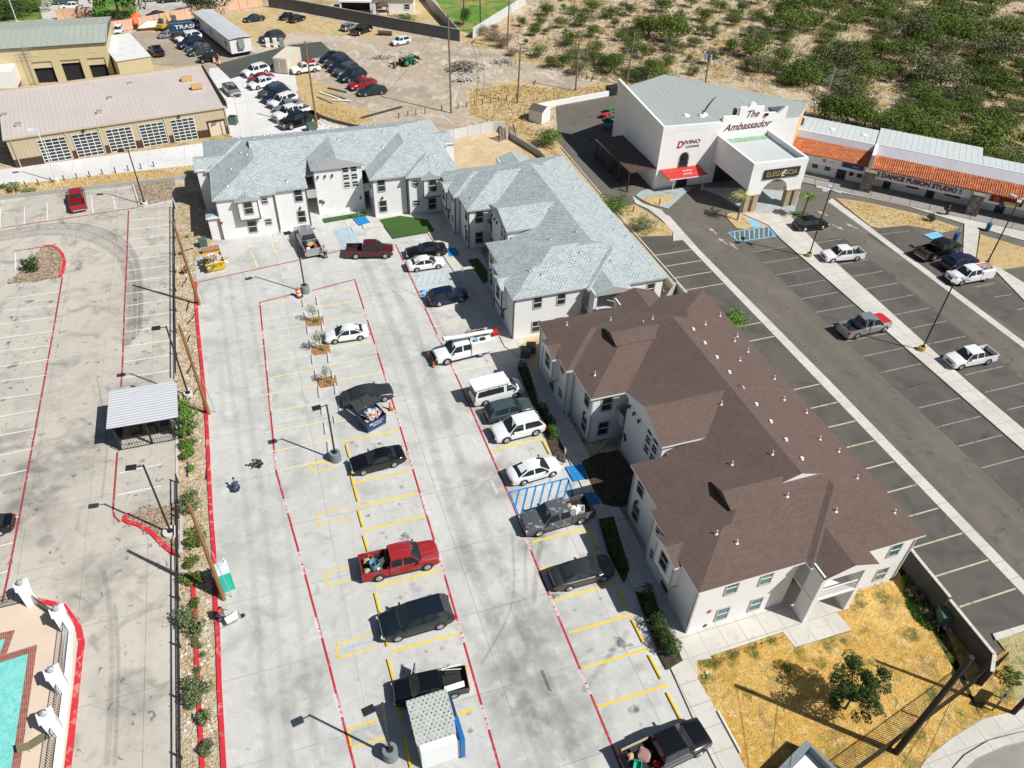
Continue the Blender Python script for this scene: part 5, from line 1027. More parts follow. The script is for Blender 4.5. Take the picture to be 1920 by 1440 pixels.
# ---------------------------------------------------------------- carport
cp = empty('carport', (0,0,0)); tag(cp, 'flat ribbed metal carport over a fenced enclosure at the edge of the left lot', 'carport')
cor = [Vector((-16.55,55.2,3.0)),Vector((-10.75,55.0,3.0)),Vector((-10.8,60.05,3.05)),Vector((-16.55,60.3,3.05))]
q = MB(); q.add([c for c in cor]+[c-Vector((0,0,.12)) for c in cor], [(0,1,2,3),(7,6,5,4)],0); q.add([c for c in cor]+[c-Vector((0,0,.12)) for c in cor], [(0,4,5,1),(1,5,6,2),(2,6,7,3),(3,7,4,0)],1)
q.build('roof', [layered('carport_sheet',(.60,.62,.64),[(.6,5,.5,.5,.7,(.52,.54,.56),.5)],rough=.5,coord='UV',pre=brick_pre((.60,.62,.64),(.62,.64,.66),(.36,.38,.40),300,.34,.07,off=0,sm=.6)), black], cp)
for x in (-16.2,-13.6,-11.1):
    for y in (55.6,59.8): q = MB(); q.box(x-.08,x+.08,y-.08,y+.08,0,2.88); q.build('post', black, cp)
q = MB(); q.box(-16.25,-11.1,59.72,59.78,0,2.2); q.box(-16.28,-16.2,55.7,59.7,0,2.2); q.build('screen_panel', black, cp)
fe = empty('railing_enclosure', (0,0,0)); tag(fe, 'black picket railing in front of and under the carport', 'railing')
def picket(parent, a, b, h=1.3, step=.22, name='railing_panel', m_=black, r=.012):
    a = Vector((a[0],a[1],0)); b = Vector((b[0],b[1],0)); d = b-a; n_ = max(2,int(d.length/step)); q = MB()
    for i in range(n_+1): p = a+d*i/n_; q.box(p.x-r,p.x+r,p.y-r,p.y+r,.05,h)
    for z in (.15,h-.08): q.cyl(a+Vector((0,0,z)), b+Vector((0,0,z)), .025,.025,4)
    return q.build(name, m_, parent)
picket(fe,(-16.3,55.45),(-11.1,55.45)); picket(fe,(-16.35,55.45),(-16.35,59.6)); picket(fe,(-11.05,55.45),(-11.05,59.6))
for k, (x, y, lab) in enumerate([(-14.9,57.6,'black bin in the deep shade under the carport, left one'),(-13.6,57.2,'black bin in the deep shade under the carport, middle one'),(-12.3,56.9,'black bin in the deep shade under the carport, right one')]):
    q = MB(); q.box(-.4,.4,-.4,.4,.02,1.0); q.box(-.43,.43,-.45,.43,1.0,1.08); tag(q.build('wheeled_bin', plasticblk, loc=(x,y,0)), lab, 'bin', 'bins under the carport')
# ---------------------------------------------------------------- shed and monument sign at the bottom
sh = empty('sales_shed', (4.0,22.2,0), R(1)); tag(sh, 'small white shed with grey shingle roof and blue side panels', 'shed')
q = MB(); q.box(-1.3,1.15,-1.4,1.3,.02,2.35); q.build('wall', stucco_blue, sh)
q = MB(); q.add([(-1.45,-.95,2.45),(1.2,-.95,2.45),(1.2,1.75,3.0),(-1.45,1.75,3.0),(-1.45,-.95,2.37),(1.2,-.95,2.37),(1.2,1.75,2.92),(-1.45,1.75,2.92)],[(0,1,2,3)],0); q.add(q.v[:8],[(0,4,5,1),(1,5,6,2),(2,6,7,3),(3,7,4,0)],1); q.build('roof', [sh_small, tantrim], sh)
q = MB(); q.box(1.16,1.45,-1.55,0,.1,2.6); q.build('side_panel', base_mat('bright_blue_panel',(.01,.14,.42),.5), sh); q = MB(); q.box(1.21,1.4,.05,1.5,.2,2.7); q.build('side_panel', navy, sh)
c = G(1500,1425); ms = empty('monument_sign', (0,0,0)); tag(ms, 'grey U-shaped masonry sign shell with pale floor at the bottom of the lawn', 'sign')
gpm = [Vector(G(*p,1.2)) for p in [(1455,1445),(1512,1387),(1575,1445)]]
q = MB(); d1 = (gpm[1]-gpm[0]); d2 = (gpm[2]-gpm[1]); n1 = Vector((-d1.y,d1.x)).normalized()*.3; n2_ = Vector((-d2.y,d2.x)).normalized()*.3
A = gpm[0]-d1*.8; B_ = gpm[1]; D = gpm[2]+d2*.8
q.prism([A,B_,B_-n2_*0-Vector((0,.45)),A+Vector((.35,-.3))],0,1.2); q.build('side_wall', midgrey, ms)
q = MB(); q.prism([B_,D,D+Vector((-.35,-.3)),B_-Vector((0,.45))],0,1.2); q.build('side_wall', midgrey, ms)
q = MB(); q.prism([A+Vector((.4,-.3)),B_-Vector((0,.5)),D+Vector((-.4,-.3))],.05,.5); q.build('floor', stucco_blue, ms)
# ---------------------------------------------------------------- pool
ground('pool_deck', [(-60,-20),(-60,41.3),(-21.7,41.2),(-19.5,39.6),(-18.4,37.4),(-18.2,34.9),(-18.3,27.6),(-18.4,-20)], .08, layered('peach_pool_deck',(.66,.53,.42),[(.5,5,.5,.45,.7,(.58,.46,.36),.7)],rough=.9), .1)
ground('white_ledge', [(-19.9,39.3),(-19.5,39.2),(-18.65,37.4),(-18.45,34.9),(-18.5,-20),(-19.05,-20),(-19.0,34.5),(-19.25,37)], .12, stucco, .1)
kerb_run([(-21.7,41.3),(-19.4,39.9),(-18.3,37.9),(-17.95,36.4),(-18.0,34.9),(-18.1,27.6),(-18.2,10)], .35, .16, curb_red)
coping = [(-23.9,38.9),(-22.45,38.85),(-22.75,37.0),(-20.85,37.15),(-20.85,28.5),(-20.9,10),(-30,10),(-30,38.9)]
inner = [(-23.9,38.35),(-23.0,38.3),(-23.3,36.4),(-21.35,36.6),(-21.35,28.5),(-21.4,10),(-30,10),(-30,38.35)]
brickc = layered('pool_brick_coping',(.30,.09,.06),[(2,5,.5,.5,.7,(.22,.06,.045),.6)],coord='UV',pre=brick_pre((.32,.10,.07),(.24,.07,.05),(.40,.30,.25),.12,.5,.015))
mb = MB()
n = len(coping)
for i in range(n-1): a, b, c_, d_ = coping[i], coping[i+1], inner[i+1], inner[i]; mb.add([(*a,.12),(*b,.12),(*c_,.12),(*d_,.12),(*c_,-.9),(*d_,-.9)],[(0,1,2,3),(3,2,4,5)])
struct(mb.build('pool_coping', brickc))
poolm = layered('pool_plaster',(.16,.55,.50),[(.8,6,2,.45,.65,(.25,.68,.62),.8),(2.5,6,3,.5,.6,(.40,.80,.74),.5,(1,2.5,1))],rough=.12,bump=(3,.15,.1))
ground('pool_water', inner, .092, poolm)
bpy.data.objects['pool_deck'].hide_render = False
def lamp_pillar(x, y, label, h=2.1):
    r_ = empty('gate_pillar', (x,y,0), R(20)); tag(r_, label, 'pillar', 'white pillars of the pool fence')
    q = MB(); q.box(-.4,.4,-.35,.35,0,h); q.box(-.48,.48,-.43,.43,h,h+.1); q.build('shaft', stucco, r_)
    q = MB(); q.cyl((0,0,h+.1),(0,0,h+.5),.14,.2,6); q.cyl((0,0,h+.5),(0,0,h+.62),.24,.03,6); q.build('lantern', steel, r_)
pil = [(-21.6,41.0),(-19.0,38.0),(-18.85,33.2),(-18.95,30.2)]
for (x, y), l in zip(pil, ['white lantern pillar at the upper left corner of the pool fence','white lantern pillar at the bend of the red pool kerb','white lantern pillar second from the bottom on the right of the pool','white lantern pillar lowest on the right of the pool']): lamp_pillar(x,y,l)
pf_ = empty('pool_fence', (0,0,0)); tag(pf_, 'black picket pool fence between white lantern pillars', 'fence')
for a, b in (((-30,41.1),(-22.1,41.1)),((-21.2,40.6),(-19.3,38.4)),((-18.9,37.6),(-18.9,33.6)),((-18.9,32.8),(-18.95,30.6)),((-18.95,29.8),(-19.0,26)),((-19,26),(-19,15))): picket(pf_, a, b, 1.35, .16)
q = MB(); q.add([(0,0,.35),(1.5,.2,.4),(1.5,.75,.42),(0,.55,.38)],[(0,1,2,3)]); q.add([(-.55,-.05,.8),(0,0,.35),(0,.55,.38),(-.55,.5,.82)],[(0,1,2,3)])
lo = empty('sun_lounger', (-20.3,29.2,.1), R(15)); tag(lo,'olive sun lounger on the peach pool deck','lounger')
ob = q.build('sling', base_mat('olive_sling',(.16,.15,.08),.8), lo); q = MB()
for x,y in ((0,0),(1.5,.2),(1.5,.75),(0,.55)): q.cyl((x,y,0),(x,y,.4),.02)
q.build('frame', whiteplastic, lo)
ld = empty('pool_ladder', (-23.6,36.6,0)); tag(ld,'chrome pool ladder at the edge of the turquoise water','ladder')
for y in (0,.5): q = MB(); q.tube([(.5,y,.12),(.45,y,.8),(.1,y,.95),(-.2,y,.6),(-.25,y,-.3)],.03); q.build('handrail', steel, ld)
# ---------------------------------------------------------------- vehicles
def ring_loft(mb, st, mi=0):
    """st = list of (x, half section [(y,z)...]) front to rear"""
    rings = []
    for x, pts in st:
        full = [(x,-y,z) for y,z in pts]+[(x,y,z) for y,z in reversed(pts) if y > 0]
        rings.append(full)
    n = len(rings[0]); base = len(mb.v); vs = [p for r in rings for p in r]; fs = []
    for k in range(len(rings)-1):
        for i in range(n-1): a = k*n+i; fs.append((a,a+1,a+n+1,a+n))
        fs.append((k*n+n-1,k*n,k*n+n,k*n+2*n-1))
    fs.append(tuple(range(n-1,-1,-1))); fs.append(tuple(range((len(rings)-1)*n,len(rings)*n)))
    mb.add(vs, fs, mi)
def sec(w, zb, zt):
    return [(w*.86,zb),(w*.985,zb+.07),(w,zb+(zt-zb)*.42),(w*.99,zt-(zt-zb)*.22),(w*.955,zt-.055),(w*.87,zt-.006),(w*.45,zt+.02),(0,zt+.028)]
SPEC = dict(
 sedan=dict(L=4.8,st=[(2.40,.74,.34,.60),(2.33,.85,.24,.72),(2.1,.90,.20,.80),(1.5,.92,.19,.88),(1.05,.92,.19,.94),(0,.92,.19,.94),(-1.2,.92,.19,.96),(-1.75,.91,.20,1.0),(-2.2,.87,.24,.98),(-2.36,.80,.32,.86),(-2.41,.72,.42,.62)],
   cab=(1.15,.35,-.85,-1.85,.95,1.46,.84,.62),wb=2.75,wx=1.42,r=.335,w=.92,pil=-.28),
 coupe=dict(L=4.8,st=[(2.42,.76,.34,.62),(2.34,.88,.22,.76),(2.1,.93,.18,.84),(1.4,.95,.17,.90),(.9,.95,.17,.94),(0,.95,.17,.94),(-1.2,.95,.17,.98),(-1.75,.94,.18,1.0),(-2.2,.90,.22,.98),(-2.38,.84,.32,.84),(-2.42,.78,.42,.62)],
   cab=(.85,.05,-.85,-1.75,.95,1.38,.83,.60),wb=2.78,wx=1.5,r=.35,w=.95,pil=-.95),
 suv=dict(L=4.75,st=[(2.37,.76,.38,.74),(2.30,.87,.27,.88),(2.0,.93,.23,.98),(1.3,.95,.22,1.04),(.9,.95,.22,1.05),(-1.5,.95,.22,1.07),(-2.1,.92,.25,1.05),(-2.32,.87,.34,.95),(-2.38,.80,.45,.70)],
   cab=(1.12,.42,-1.75,-2.28,1.05,1.70,.88,.68),wb=2.8,wx=1.42,r=.37,w=.95,pil=-.25),
 pickup=dict(L=5.85,st=[(2.93,.80,.50,.92),(2.86,.93,.38,1.08),(2.5,.98,.34,1.17),(1.7,1.0,.33,1.22),(1.2,1.0,.33,1.24),(-.88,1.0,.33,1.24)],
   cab=(1.50,.85,-.72,-.86,1.23,1.92,.93,.74),wb=3.65,wx=1.92,r=.41,w=1.0,pil=.15,bed=(-.93,-2.92)),
 shortcab=dict(L=5.4,st=[(2.7,.78,.48,.88),(2.62,.90,.36,1.02),(2.2,.95,.33,1.10),(1.5,.97,.32,1.14),(.9,.97,.32,1.16),(-.35,.97,.32,1.16)],
   cab=(1.15,.55,-.2,-.33,1.15,1.75,.89,.70),wb=3.1,wx=1.65,r=.37,w=.97,pil=-.15,bed=(-.40,-2.7)),
 van=dict(L=5.7,st=[(2.85,.80,.42,.86),(2.76,.93,.32,1.10),(2.4,.99,.29,1.22),(1.9,1.0,.28,1.28),(-2.4,1.0,.28,1.28),(-2.76,.98,.32,1.25),(-2.84,.94,.42,1.1)],
   cab=(2.05,1.35,-2.5,-2.78,1.26,2.08,.95,.82),wb=3.5,wx=1.85,r=.38,w=1.0,pil=.75),
 jeep=dict(L=4.3,st=[(2.1,.62,.48,.98),(2.0,.66,.42,1.08),(.95,.70,.42,1.14),(.85,.86,.42,1.16),(-1.95,.86,.42,1.16),(-2.08,.82,.48,1.1)],
   cab=(.95,.70,-1.8,-1.98,1.14,1.80,.82,.74),wb=2.6,wx=1.35,r=.42,w=.86,pil=-.3))
_veh = {}
def lerp(a,b,t): return tuple(x+(y-x)*t for x,y in zip(a,b))
def shrink(poly, k=.86, off=.012, out=None):
    c = Vector((0,0,0))
    for p in poly: c += Vector(p)
    c /= len(poly); n = (Vector(poly[1])-Vector(poly[0])).cross(Vector(poly[2])-Vector(poly[0])).normalized()
    if out is not None and n.dot(Vector(out)) < 0: n = -n; poly = poly[::-1]
    return [tuple(c+(Vector(p)-c)*k+n*off) for p in poly]
def vehicle_proto(kind, detail=True):
    key = (kind, detail)
    if key in _veh: return _veh[key]
    S = SPEC[kind]; parts = []   # (name, MB, matkey, children)
    body = MB(); ring_loft(body, [(x, sec(w,zb,zt)) for x,w,zb,zt in S['st']])
    xb, xt, rt_, rb, zl, zr, wb_, wt_ = S['cab']; xm = (xt+rt_)/2
    def P(x,y,z): return (x,y,z)
    for s in (1,):
        pass
    Y = lambda z: wb_*1.02-(wb_*1.02-wt_)*(z-zl)/(zr-zl)
    A = lambda s: (xb, s*Y(zl), zl); B = lambda s: (xt, s*Y(zr-.05), zr-.05); M_ = lambda s: (xm, s*Y(zr), zr); Rr = lambda s: (rt_, s*Y(zr-.045), zr-.045); Q = lambda s: (rb, s*Y(zl), zl)
    Bb = lambda s: (xt, s*Y(zl), zl); Mb = lambda s: (xm, s*Y(zl), zl); Rb_ = lambda s: (rt_, s*Y(zl), zl)
    ct = lambda x,z: (x,0,z+.035)
    F = [[A(-1),A(1),B(1),ct(xt,zr-.05),B(-1)], [B(-1),ct(xt,zr-.05),ct(xm,zr),M_(-1)], [ct(xt,zr-.05),B(1),M_(1),ct(xm,zr)], [M_(-1),ct(xm,zr),ct(rt_,zr-.045),Rr(-1)], [ct(xm,zr),M_(1),Rr(1),ct(rt_,zr-.045)],
         [Rr(-1),ct(rt_,zr-.045),Rr(1),Q(1),Q(-1)]]
    for s in (1,-1):
        f = [[A(s),Bb(s),B(s)],[Bb(s),Mb(s),M_(s),B(s)],[Mb(s),Rb_(s),Rr(s),M_(s)],[Rb_(s),Q(s),Rr(s)]]
        F += [x if s == -1 else x[::-1] for x in f]
    for f in F: body.add(f, [tuple(range(len(f)))])
    # dark sill and bumpers
    w = S['w']; sills = []
    for s in (-1,1):
        sill = MB(); ya, yb2 = sorted((s*(w+.006), s*(w-.1))); sill.box(-S['wb']+S['wx']+.45, S['wx']-.45, ya, yb2, S['st'][3][2]-.03, S['st'][3][2]+.10); sills.append(sill)
    x0 = S['st'][0][0]; zf = S['st'][0]
    grille = MB(); grille.box(x0-.02, x0+.015, -.45, .45, zf[2]+.10, zf[3]-.04)
    # bed
    if 'bed' in S:
        b0, b1 = S['bed']; zb = .36; zt = S['st'][-1][3]-.02; W = S['w']-.02
        body.box(b1,b0,-W,-W+.09,zb,zt); body.box(b1,b0,W-.09,W,zb,zt); body.box(b1,b1+.07,-W+.09,W-.09,zb+.15,zt); body.box(b0-.07,b0,-W+.09,W-.09,zb,zt)
        liner = MB(); liner.box(b1+.07,b0-.07,-W+.09,W-.09,zb+.1,.72)
        for s in (-1,1): liner.box(-S['wb']+S['wx']-.5,-S['wb']+S['wx']+.5, s*(W-.22)-.13, s*(W-.22)+.13,.72,.92)
        parts.append(('bed_liner', liner, 'blk', []))
        xr = b1-.0
    else: xr = S['st'][-1][0]
    parts.insert(0, ('body', body, 'paint', []))
    [parts.append(('sill', sl_, 'blk', [])) for sl_ in sills]; parts.append(('grille', grille, 'blk', []))
    g = lambda poly, out, k=.88: (lambda mb: (mb.add(shrink(poly,k,.014,out),[tuple(range(len(poly)))]), mb)[1])(MB())
    parts.append(('windshield', g([A(-1),A(1),B(1),B(-1)],(1,0,1),.93), 'glass', []))
    parts.append(('rear_window', g([Rr(-1),Rr(1),Q(1),Q(-1)],(-1,0,.6),.88), 'glass', []))
    xp = S['pil']
    for s in (1,-1):
        t = (xp-xm)/(xt-xm) if xp > xm else (xp-xm)/(rt_-xm)
        top_p = lerp(M_(s),B(s),t) if xp > xm else lerp(M_(s),Rr(s),t); bot_p = (xp, s*Y(zl), zl)
        fr = [lerp(A(s),B(s),.10), B(s)] + ([M_(s)] if xp < xm else []) + [top_p, bot_p, Bb(s)]
        parts.append(('side_window', g(fr,(0,s,.3),.88), 'glass', []))
        rr = [bot_p, top_p] + ([M_(s)] if xp > xm else []) + [Rr(s), lerp(Q(s),Rr(s),.15), Rb_(s)]
        if abs(xp-rt_) > .25: parts.append(('side_window', g(rr,(0,s,.3),.86), 'glass', []))
    r = S['r']
    for sx, x in ((1,S['wx']),(-1,S['wx']-S['wb'])):
        for s in (1,-1):
            ty = MB(); y1 = s*(w+.015); y0 = s*(w-.22); ty.cyl((x,y0,r),(x,y1,r),r,r*.985,18)
            rm = MB(); rm.cyl((x,y1-.01*s,r),(x,y1+.012*s,r),r*.64,r*.58,12)
            for k in range(5):
                a = k*2*math.pi/5; rm.cyl((x,y1+.016*s,r),(x+r*.5*math.cos(a),y1+.014*s,r+r*.5*math.sin(a)),.035,.03,4)
            parts.append(('wheel', ty, 'rub', [('rim', rm, 'rim')]))
            arch = MB(); n = 14; pts = [(x+(r+.085)*math.cos(math.pi*i/n), r+(r+.075)*math.sin(math.pi*i/n)) for i in range(n+1)]+[(x-r-.085,S['st'][3][2]+.02),(x+r+.085,S['st'][3][2]+.02)]
            vs = [(px_,s*(w-.02),pz) for px_,pz in pts]+[(px_,s*(w+.006),pz) for px_,pz in pts]; m_ = len(pts)
            arch.add(vs, [(i,(i+1)%m_,m_+(i+1)%m_,m_+i) for i in range(m_)]+[tuple(range(m_-1,-1,-1)), tuple(range(m_,2*m_))])
            parts.append(('wheel_arch', arch, 'blk', []))
    for s in (1,-1):
        f = S['st'][0]; f1 = S['st'][1]; hl_ = MB(); hl_.obox((f[0]-.09,s*(f[1]-.07),f[3]-.05),(.26,.34,.15),rz=-s*.45); parts.append(('headlight', hl_, 'clear', []))
        tl = MB(); zt = (S['st'][-1][3]); yy = (S['w']-.12 if 'bed' in S else S['st'][-1][1]-.06)
        tl.obox((xr+.03,s*yy,(zt-.22 if 'bed' in S else zt-.0)),(.14,.22 if 'bed' in S else .32,.30 if ('bed' in S or kind in('van','suv','jeep')) else .15),rz=s*.25); parts.append(('taillight', tl, 'tail', []))
        if detail:
            mi = MB(); mi.obox((xb-.28,s*(wb_+.16),zl+.08),(.12,.2,.14)); parts.append(('mirror', mi, 'blk', []))
    fb_ = MB(); fx = S['st'][0][0]; fb_.box(fx-.22,fx+.05,-S['st'][0][1]*1.08,S['st'][0][1]*1.08,S['st'][0][2]-.02,S['st'][0][2]+.14); parts.append(('front_bumper', fb_, 'chr' if kind in ('pickup','shortcab','van') else 'blk', []))
    hs = MB(); hs.box(S['cab'][0]-.02,S['cab'][0]+.07,-wb_*.8,wb_*.8,zl-.03,zl+.035); parts.append(('cowl', hs, 'blk', []))
    bp = MB(); bp.box(xr-.05,xr+.03,-S['st'][-1][1]*.8,S['st'][-1][1]*.8,.36,.50); parts.append(('rear_bumper', bp, 'blk' if kind != 'pickup' else 'chr', []))
    _veh[key] = parts
    return parts
_meshc = {}
VM = dict(blk=plasticblk, glass=glass_car, rub=rubber, rim=chrome, clear=lampwhite, tail=lampred, chr=steel)
def make_vehicle(kind, paint, loc, rz, sc, label, name, cat, group=None, detail=True):
    root = empty(name, (loc[0],loc[1],.012), rz, sc); tag(root, label, cat, group)
    for i, (nm, mb, mk, ch) in enumerate(vehicle_proto(kind, detail)):
        def mk_(nm, mb, mk, parent, key):
            if key not in _meshc:
                o = mb.build(nm, VM.get(mk, white), parent, smooth=(mk in ('rub',)))
                if nm == 'body':
                    bm = bmesh.new(); bm.from_mesh(o.data); bmesh.ops.remove_doubles(bm, verts=bm.verts, dist=.002); bm.to_mesh(o.data); bm.free()
                    o.data.polygons.foreach_set('use_smooth', [True]*len(o.data.polygons))
                    o.data.set_sharp_from_angle(angle=R(38))
                _meshc[key] = o.data
            else:
                o = bpy.data.objects.new(nm, _meshc[key]); COL.objects.link(o); o.parent = parent
            if mk == 'paint': o.material_slots[0].link = 'OBJECT'; o.material_slots[0].material = paint
            return o
        o = mk_(nm, mb, mk, root, (kind,detail,i))
        for j, (cn, cmb, cmk) in enumerate(ch): mk_(cn, cmb, cmk, o, (kind,detail,i,j))
    return root
def V(kind, paint, F, Rr, label, name, cat, mode='w', group=None, paintm=None, smax=1.08, smin=.88, detail=True):
    """F,R = photo pixels of front/rear wheel contact on the seen side (mode w) or bumper centres on the ground (mode c)"""
    f = Vector(G(*F)); r = Vector(G(*Rr)); d = (f-r); S = SPEC[kind]
    ref = S['wb'] if mode == 'w' else S['L']; sc = max(smin, min(smax, d.length/ref)); d.normalize()
    if mode == 'w':
        q = Vector((-d.y,d.x)); mid = (f+r)/2
        if q.dot(mid) < 0: q = -q
        c = mid+q*(S['w']*sc) - d*(S['wx']-S['wb']/2)*sc
    else: c = (f+r)/2
    return make_vehicle(kind, paintm or P_[paint], c, math.atan2(d.y,d.x), sc, label, name, cat, group, detail)
v_maroon = V('pickup','maroon',(722.5,486),(667.5,487),'maroon crew cab pickup beside the blue hatching in front of the far building','parked_pickup','pickup')
v_silver = V('pickup','silver',(567,438),(590,484),'silver pickup with a loaded bed, nose towards the far apartment building','parked_pickup','pickup','c')
v_black_c = V('coupe','black',(762,482),(836,473),'black muscle coupe in the bay above the white sedan near the middle building','parked_car','car','c')
V('sedan','white',(822,505),(782,511),'white sedan between the black coupe and the blue hatching','parked_car','car')
V('suv','navy',(866,567),(824,576),'navy blue SUV next to the painted wheelchair symbol','parked_suv','SUV')
V('sedan','white',(629,646),(676,639),'white sedan alone in the bay right of the saplings','parked_car','car')
V('suv','slate',(986,783),(936,796),'slate grey SUV parked just below the white van','parked_suv','SUV')
V('suv','white',(950,832),(1005,818),'white SUV with roof rails beside the round green bush','parked_suv','SUV')
V('sedan','white',(1036,895),(982,911),'white sedan above the bright blue hatching','parked_car','car')
v_peel = V('pickup','grey',(1011,1007),(1089,984),'dark grey pickup with peeling roof paint and a filled bed','parked_pickup','pickup',paintm=greyworn)
V('sedan','grey',(1132,1091),(1067,1109),'dark grey sedan alone below the peeling pickup','parked_car','car')
V('sedan','grey',(722,754),(668,766),'dark sedan with sunroof behind the navy waste bin','parked_car','car')
V('coupe','black',(682.5,892),(740,877),'black convertible with a fabric top in the middle bays','parked_car','car')
v_red = V('pickup','red',(802,1070),(712,1091),'red pickup with sun-bleached roof and a loaded bed','parked_pickup','pickup',paintm=redworn,smin=.95)
V('suv','darkblue',(747,1204),(826,1181),'dark blue SUV with ribbed roof in the middle bays','parked_suv','SUV',smax=1.15)
v_bot = V('pickup','black',(1306,1421),(1222,1462),'black pickup with a cluttered bed cut off by the bottom edge','parked_pickup','pickup',smax=1.0,smin=1.0)
v_trk = V('pickup','black',(757,1307),(858,1286),'black pickup with open doors and white panels in the bed behind the shed','parked_pickup','pickup','c',smin=.85)
V('pickup','red',(145,363),(151,402),'dark red pickup alone at the far edge of the left lot','parked_pickup','pickup','c',smax=.95)
V('sedan','black',(-60,1004),(9,990),'black car cut off by the left edge of the picture','parked_car','car','c')
V('suv','black',(1541,432),(1508,436),'black SUV next to the beige walk near the hall porch','parked_suv','SUV')
V('pickup','white',(1560,495),(1605,491),'white crew cab pickup below the black SUV on the asphalt','parked_pickup','pickup')
V('pickup','black',(1794,479),(1746,492),'black crew cab pickup beside the retail strip lawn','parked_pickup','pickup')
V('suv','navy',(1822,493),(1768,507),'dark blue SUV between the black pickup and the white service truck','parked_suv','SUV','c',smin=1.0)
v_serv = V('pickup','white',(1801,537),(1845,529),'white service pickup carrying ladders, below the dark blue SUV','service_pickup','pickup')
v_silr = V('pickup','silver',(1656,624),(1605,637),'silver pickup with a red bonnet and an open bed','parked_pickup','pickup')
V('pickup','white',(1800,695),(1850,685),'white pickup with black bed cover, lowest on the asphalt lot','parked_pickup','pickup')
gl = 'cars parked in the double row by the workshop drive'
for kind, pt, F, Rr, md, lab in [
 ('sedan','silver',(447,186),(424,163),'c','silver sedan driving alone on the workshop drive'),
 ('suv','white',(458,146),(503,134),'c','white SUV at the upper end of the row by the shipping container'),
 ('sedan','red',(468,157),(512,147),'c','red car third from the top of the row on the workshop drive'),
 ('sedan','white',(484,169),(513,161),'w','white sedan just below the red car on the workshop drive'),
 ('suv','slate',(505,187),(534,176),'w','slate grey SUV below the white sedan on the workshop drive'),
 ('suv','navy',(510,197),(545,185),'w','navy SUV in the middle of the row on the workshop drive'),
 ('suv','white',(521,207),(557,194),'w','white crossover below the navy SUV on the workshop drive'),
 ('sedan','silver',(529,216),(568,201),'w','silver sedan second above the black pickup on the workshop drive'),
 ('pickup','white',(530,232),(578,217),'w','white pickup just above the black pickup on the workshop drive'),
 ('pickup','black',(547,244),(588,232),'w','black pickup at the lower end of the row on the workshop drive')]:
    V(kind,pt,F,Rr,lab,'parked_suv' if kind=='suv' else 'parked_pickup' if kind=='pickup' else 'parked_car','SUV' if kind=='suv' else 'pickup' if kind=='pickup' else 'car',md,group=gl,detail=False,smin=.8)
gl = 'cars parked in a slanted row on the dirt lot'
for kind, pt, F, Rr, md, lab in [
 ('sedan','black',(615,121),(646,111),'w','black sedan topmost of the slanted row on the dirt lot'),
 ('suv','grey',(624,131),(655,120),'w','dark grey SUV second in the slanted row on the dirt lot'),
 ('suv','navy',(631,140),(665,128),'w','navy SUV third in the slanted row on the dirt lot'),
 ('suv','slate',(640,148),(675,135),'w','slate SUV fourth in the slanted row on the dirt lot'),
 ('suv','darkblue',(654,156),(682,148),'w','dark blue SUV just above the red car on the dirt lot'),
 ('sedan','red',(666,172),(704,162),'w','red sedan in the slanted row on the dirt lot'),
 ('sedan','darkgreen',(686,182),(716,178),'w','dark green sedan at the lower end of the slanted row'),
 ('suv','silver',(668,52),(643,60),'c','silver hatchback at the back of the dirt lot'),
 ('pickup','black',(695,60),(675,67),'w','black pickup next to the silver hatchback on the dirt lot'),
 ('suv','white',(746,87),(765,83),'w','white SUV standing alone on the dirt lot'),
 ('suv','grey',(489,82),(533,72),'c','dark sedan behind the discarded refrigerators'),
 ('suv','black',(570,36),(545,44),'c','black SUV near the charcoal wall at the top'),
 ('coupe','black',(528,39),(545,30),'c','stripped black car left of the black SUV by the charcoal wall'),
 ('sedan','darkgreen',(458,42),(496,37),'c','dark green sedan on dry grass at the top of the dirt lot')]:
    V(kind,pt,F,Rr,lab,'parked_suv' if kind=='suv' else 'parked_pickup' if kind=='pickup' else 'parked_car','SUV' if kind=='suv' else 'pickup' if kind=='pickup' else 'car',md,group=gl if 'slanted' in lab else None,detail=False,smin=.8)
V('shortcab','white',(561,141),(591,136),'small white pickup in front of the cream shipping container','parked_pickup','pickup',smin=.8)
V('coupe','red',(560,126),(588,118),'red car half hidden between container and small white pickup','parked_car','car','c',smin=.7)
gl = 'cars parked beside the office trailer'
for kind, pt, F, Rr, lab in [
 ('sedan','silver',(334,68),(300,72),'silver sedan topmost of the cars left of the office trailer'),
 ('suv','grey',(357,70),(325,77),'dark grey SUV second from the top left of the office trailer'),
 ('suv','white',(333,83),(378,73),'white SUV with roof lights left of the office trailer'),
 ('suv','navy',(337,93),(380,82),'navy SUV below the white one left of the office trailer'),
 ('sedan','slate',(350,99),(392,90),'slate sedan above the black off-roader by the trailer'),
 ('sedan','grey',(354,106),(394,97),'dark grey sedan next above the black off-roader by the trailer'),
 ('jeep','black',(372,118),(410,113),'black boxy off-roader beside the orange drums')]:
    V(kind,pt,F,Rr,lab,'parked_suv' if kind in('suv','jeep') else 'parked_car','SUV' if kind in('suv','jeep') else 'car','c',group=gl,detail=False,smin=.8)
V('sedan','black',(285,91),(305,111),'black sedan with one door open behind the tan workshop','parked_car','car','c',smin=.8)
V('suv','white',(222,66),(226,56),'white car behind the low cream annex','parked_car','car','c',smin=.8,detail=False)
V('sedan','white',(113,18),(156,15),'white sedan behind the short salmon wall at the top left','parked_car','car','c',detail=False,smin=.8)
V('sedan','slate',(100,8),(148,4),'slate car beyond the white sedan at the top left','parked_car','car','c',detail=False,smin=.8)
V('sedan','darkblue',(146,30),(163,27),'dark car behind the short salmon wall','parked_car','car','c',detail=False,smin=.8)
V('sedan','black',(284,33),(303,30),'black car on the street behind the salmon wall','parked_car','car','c',detail=False,smin=.8)
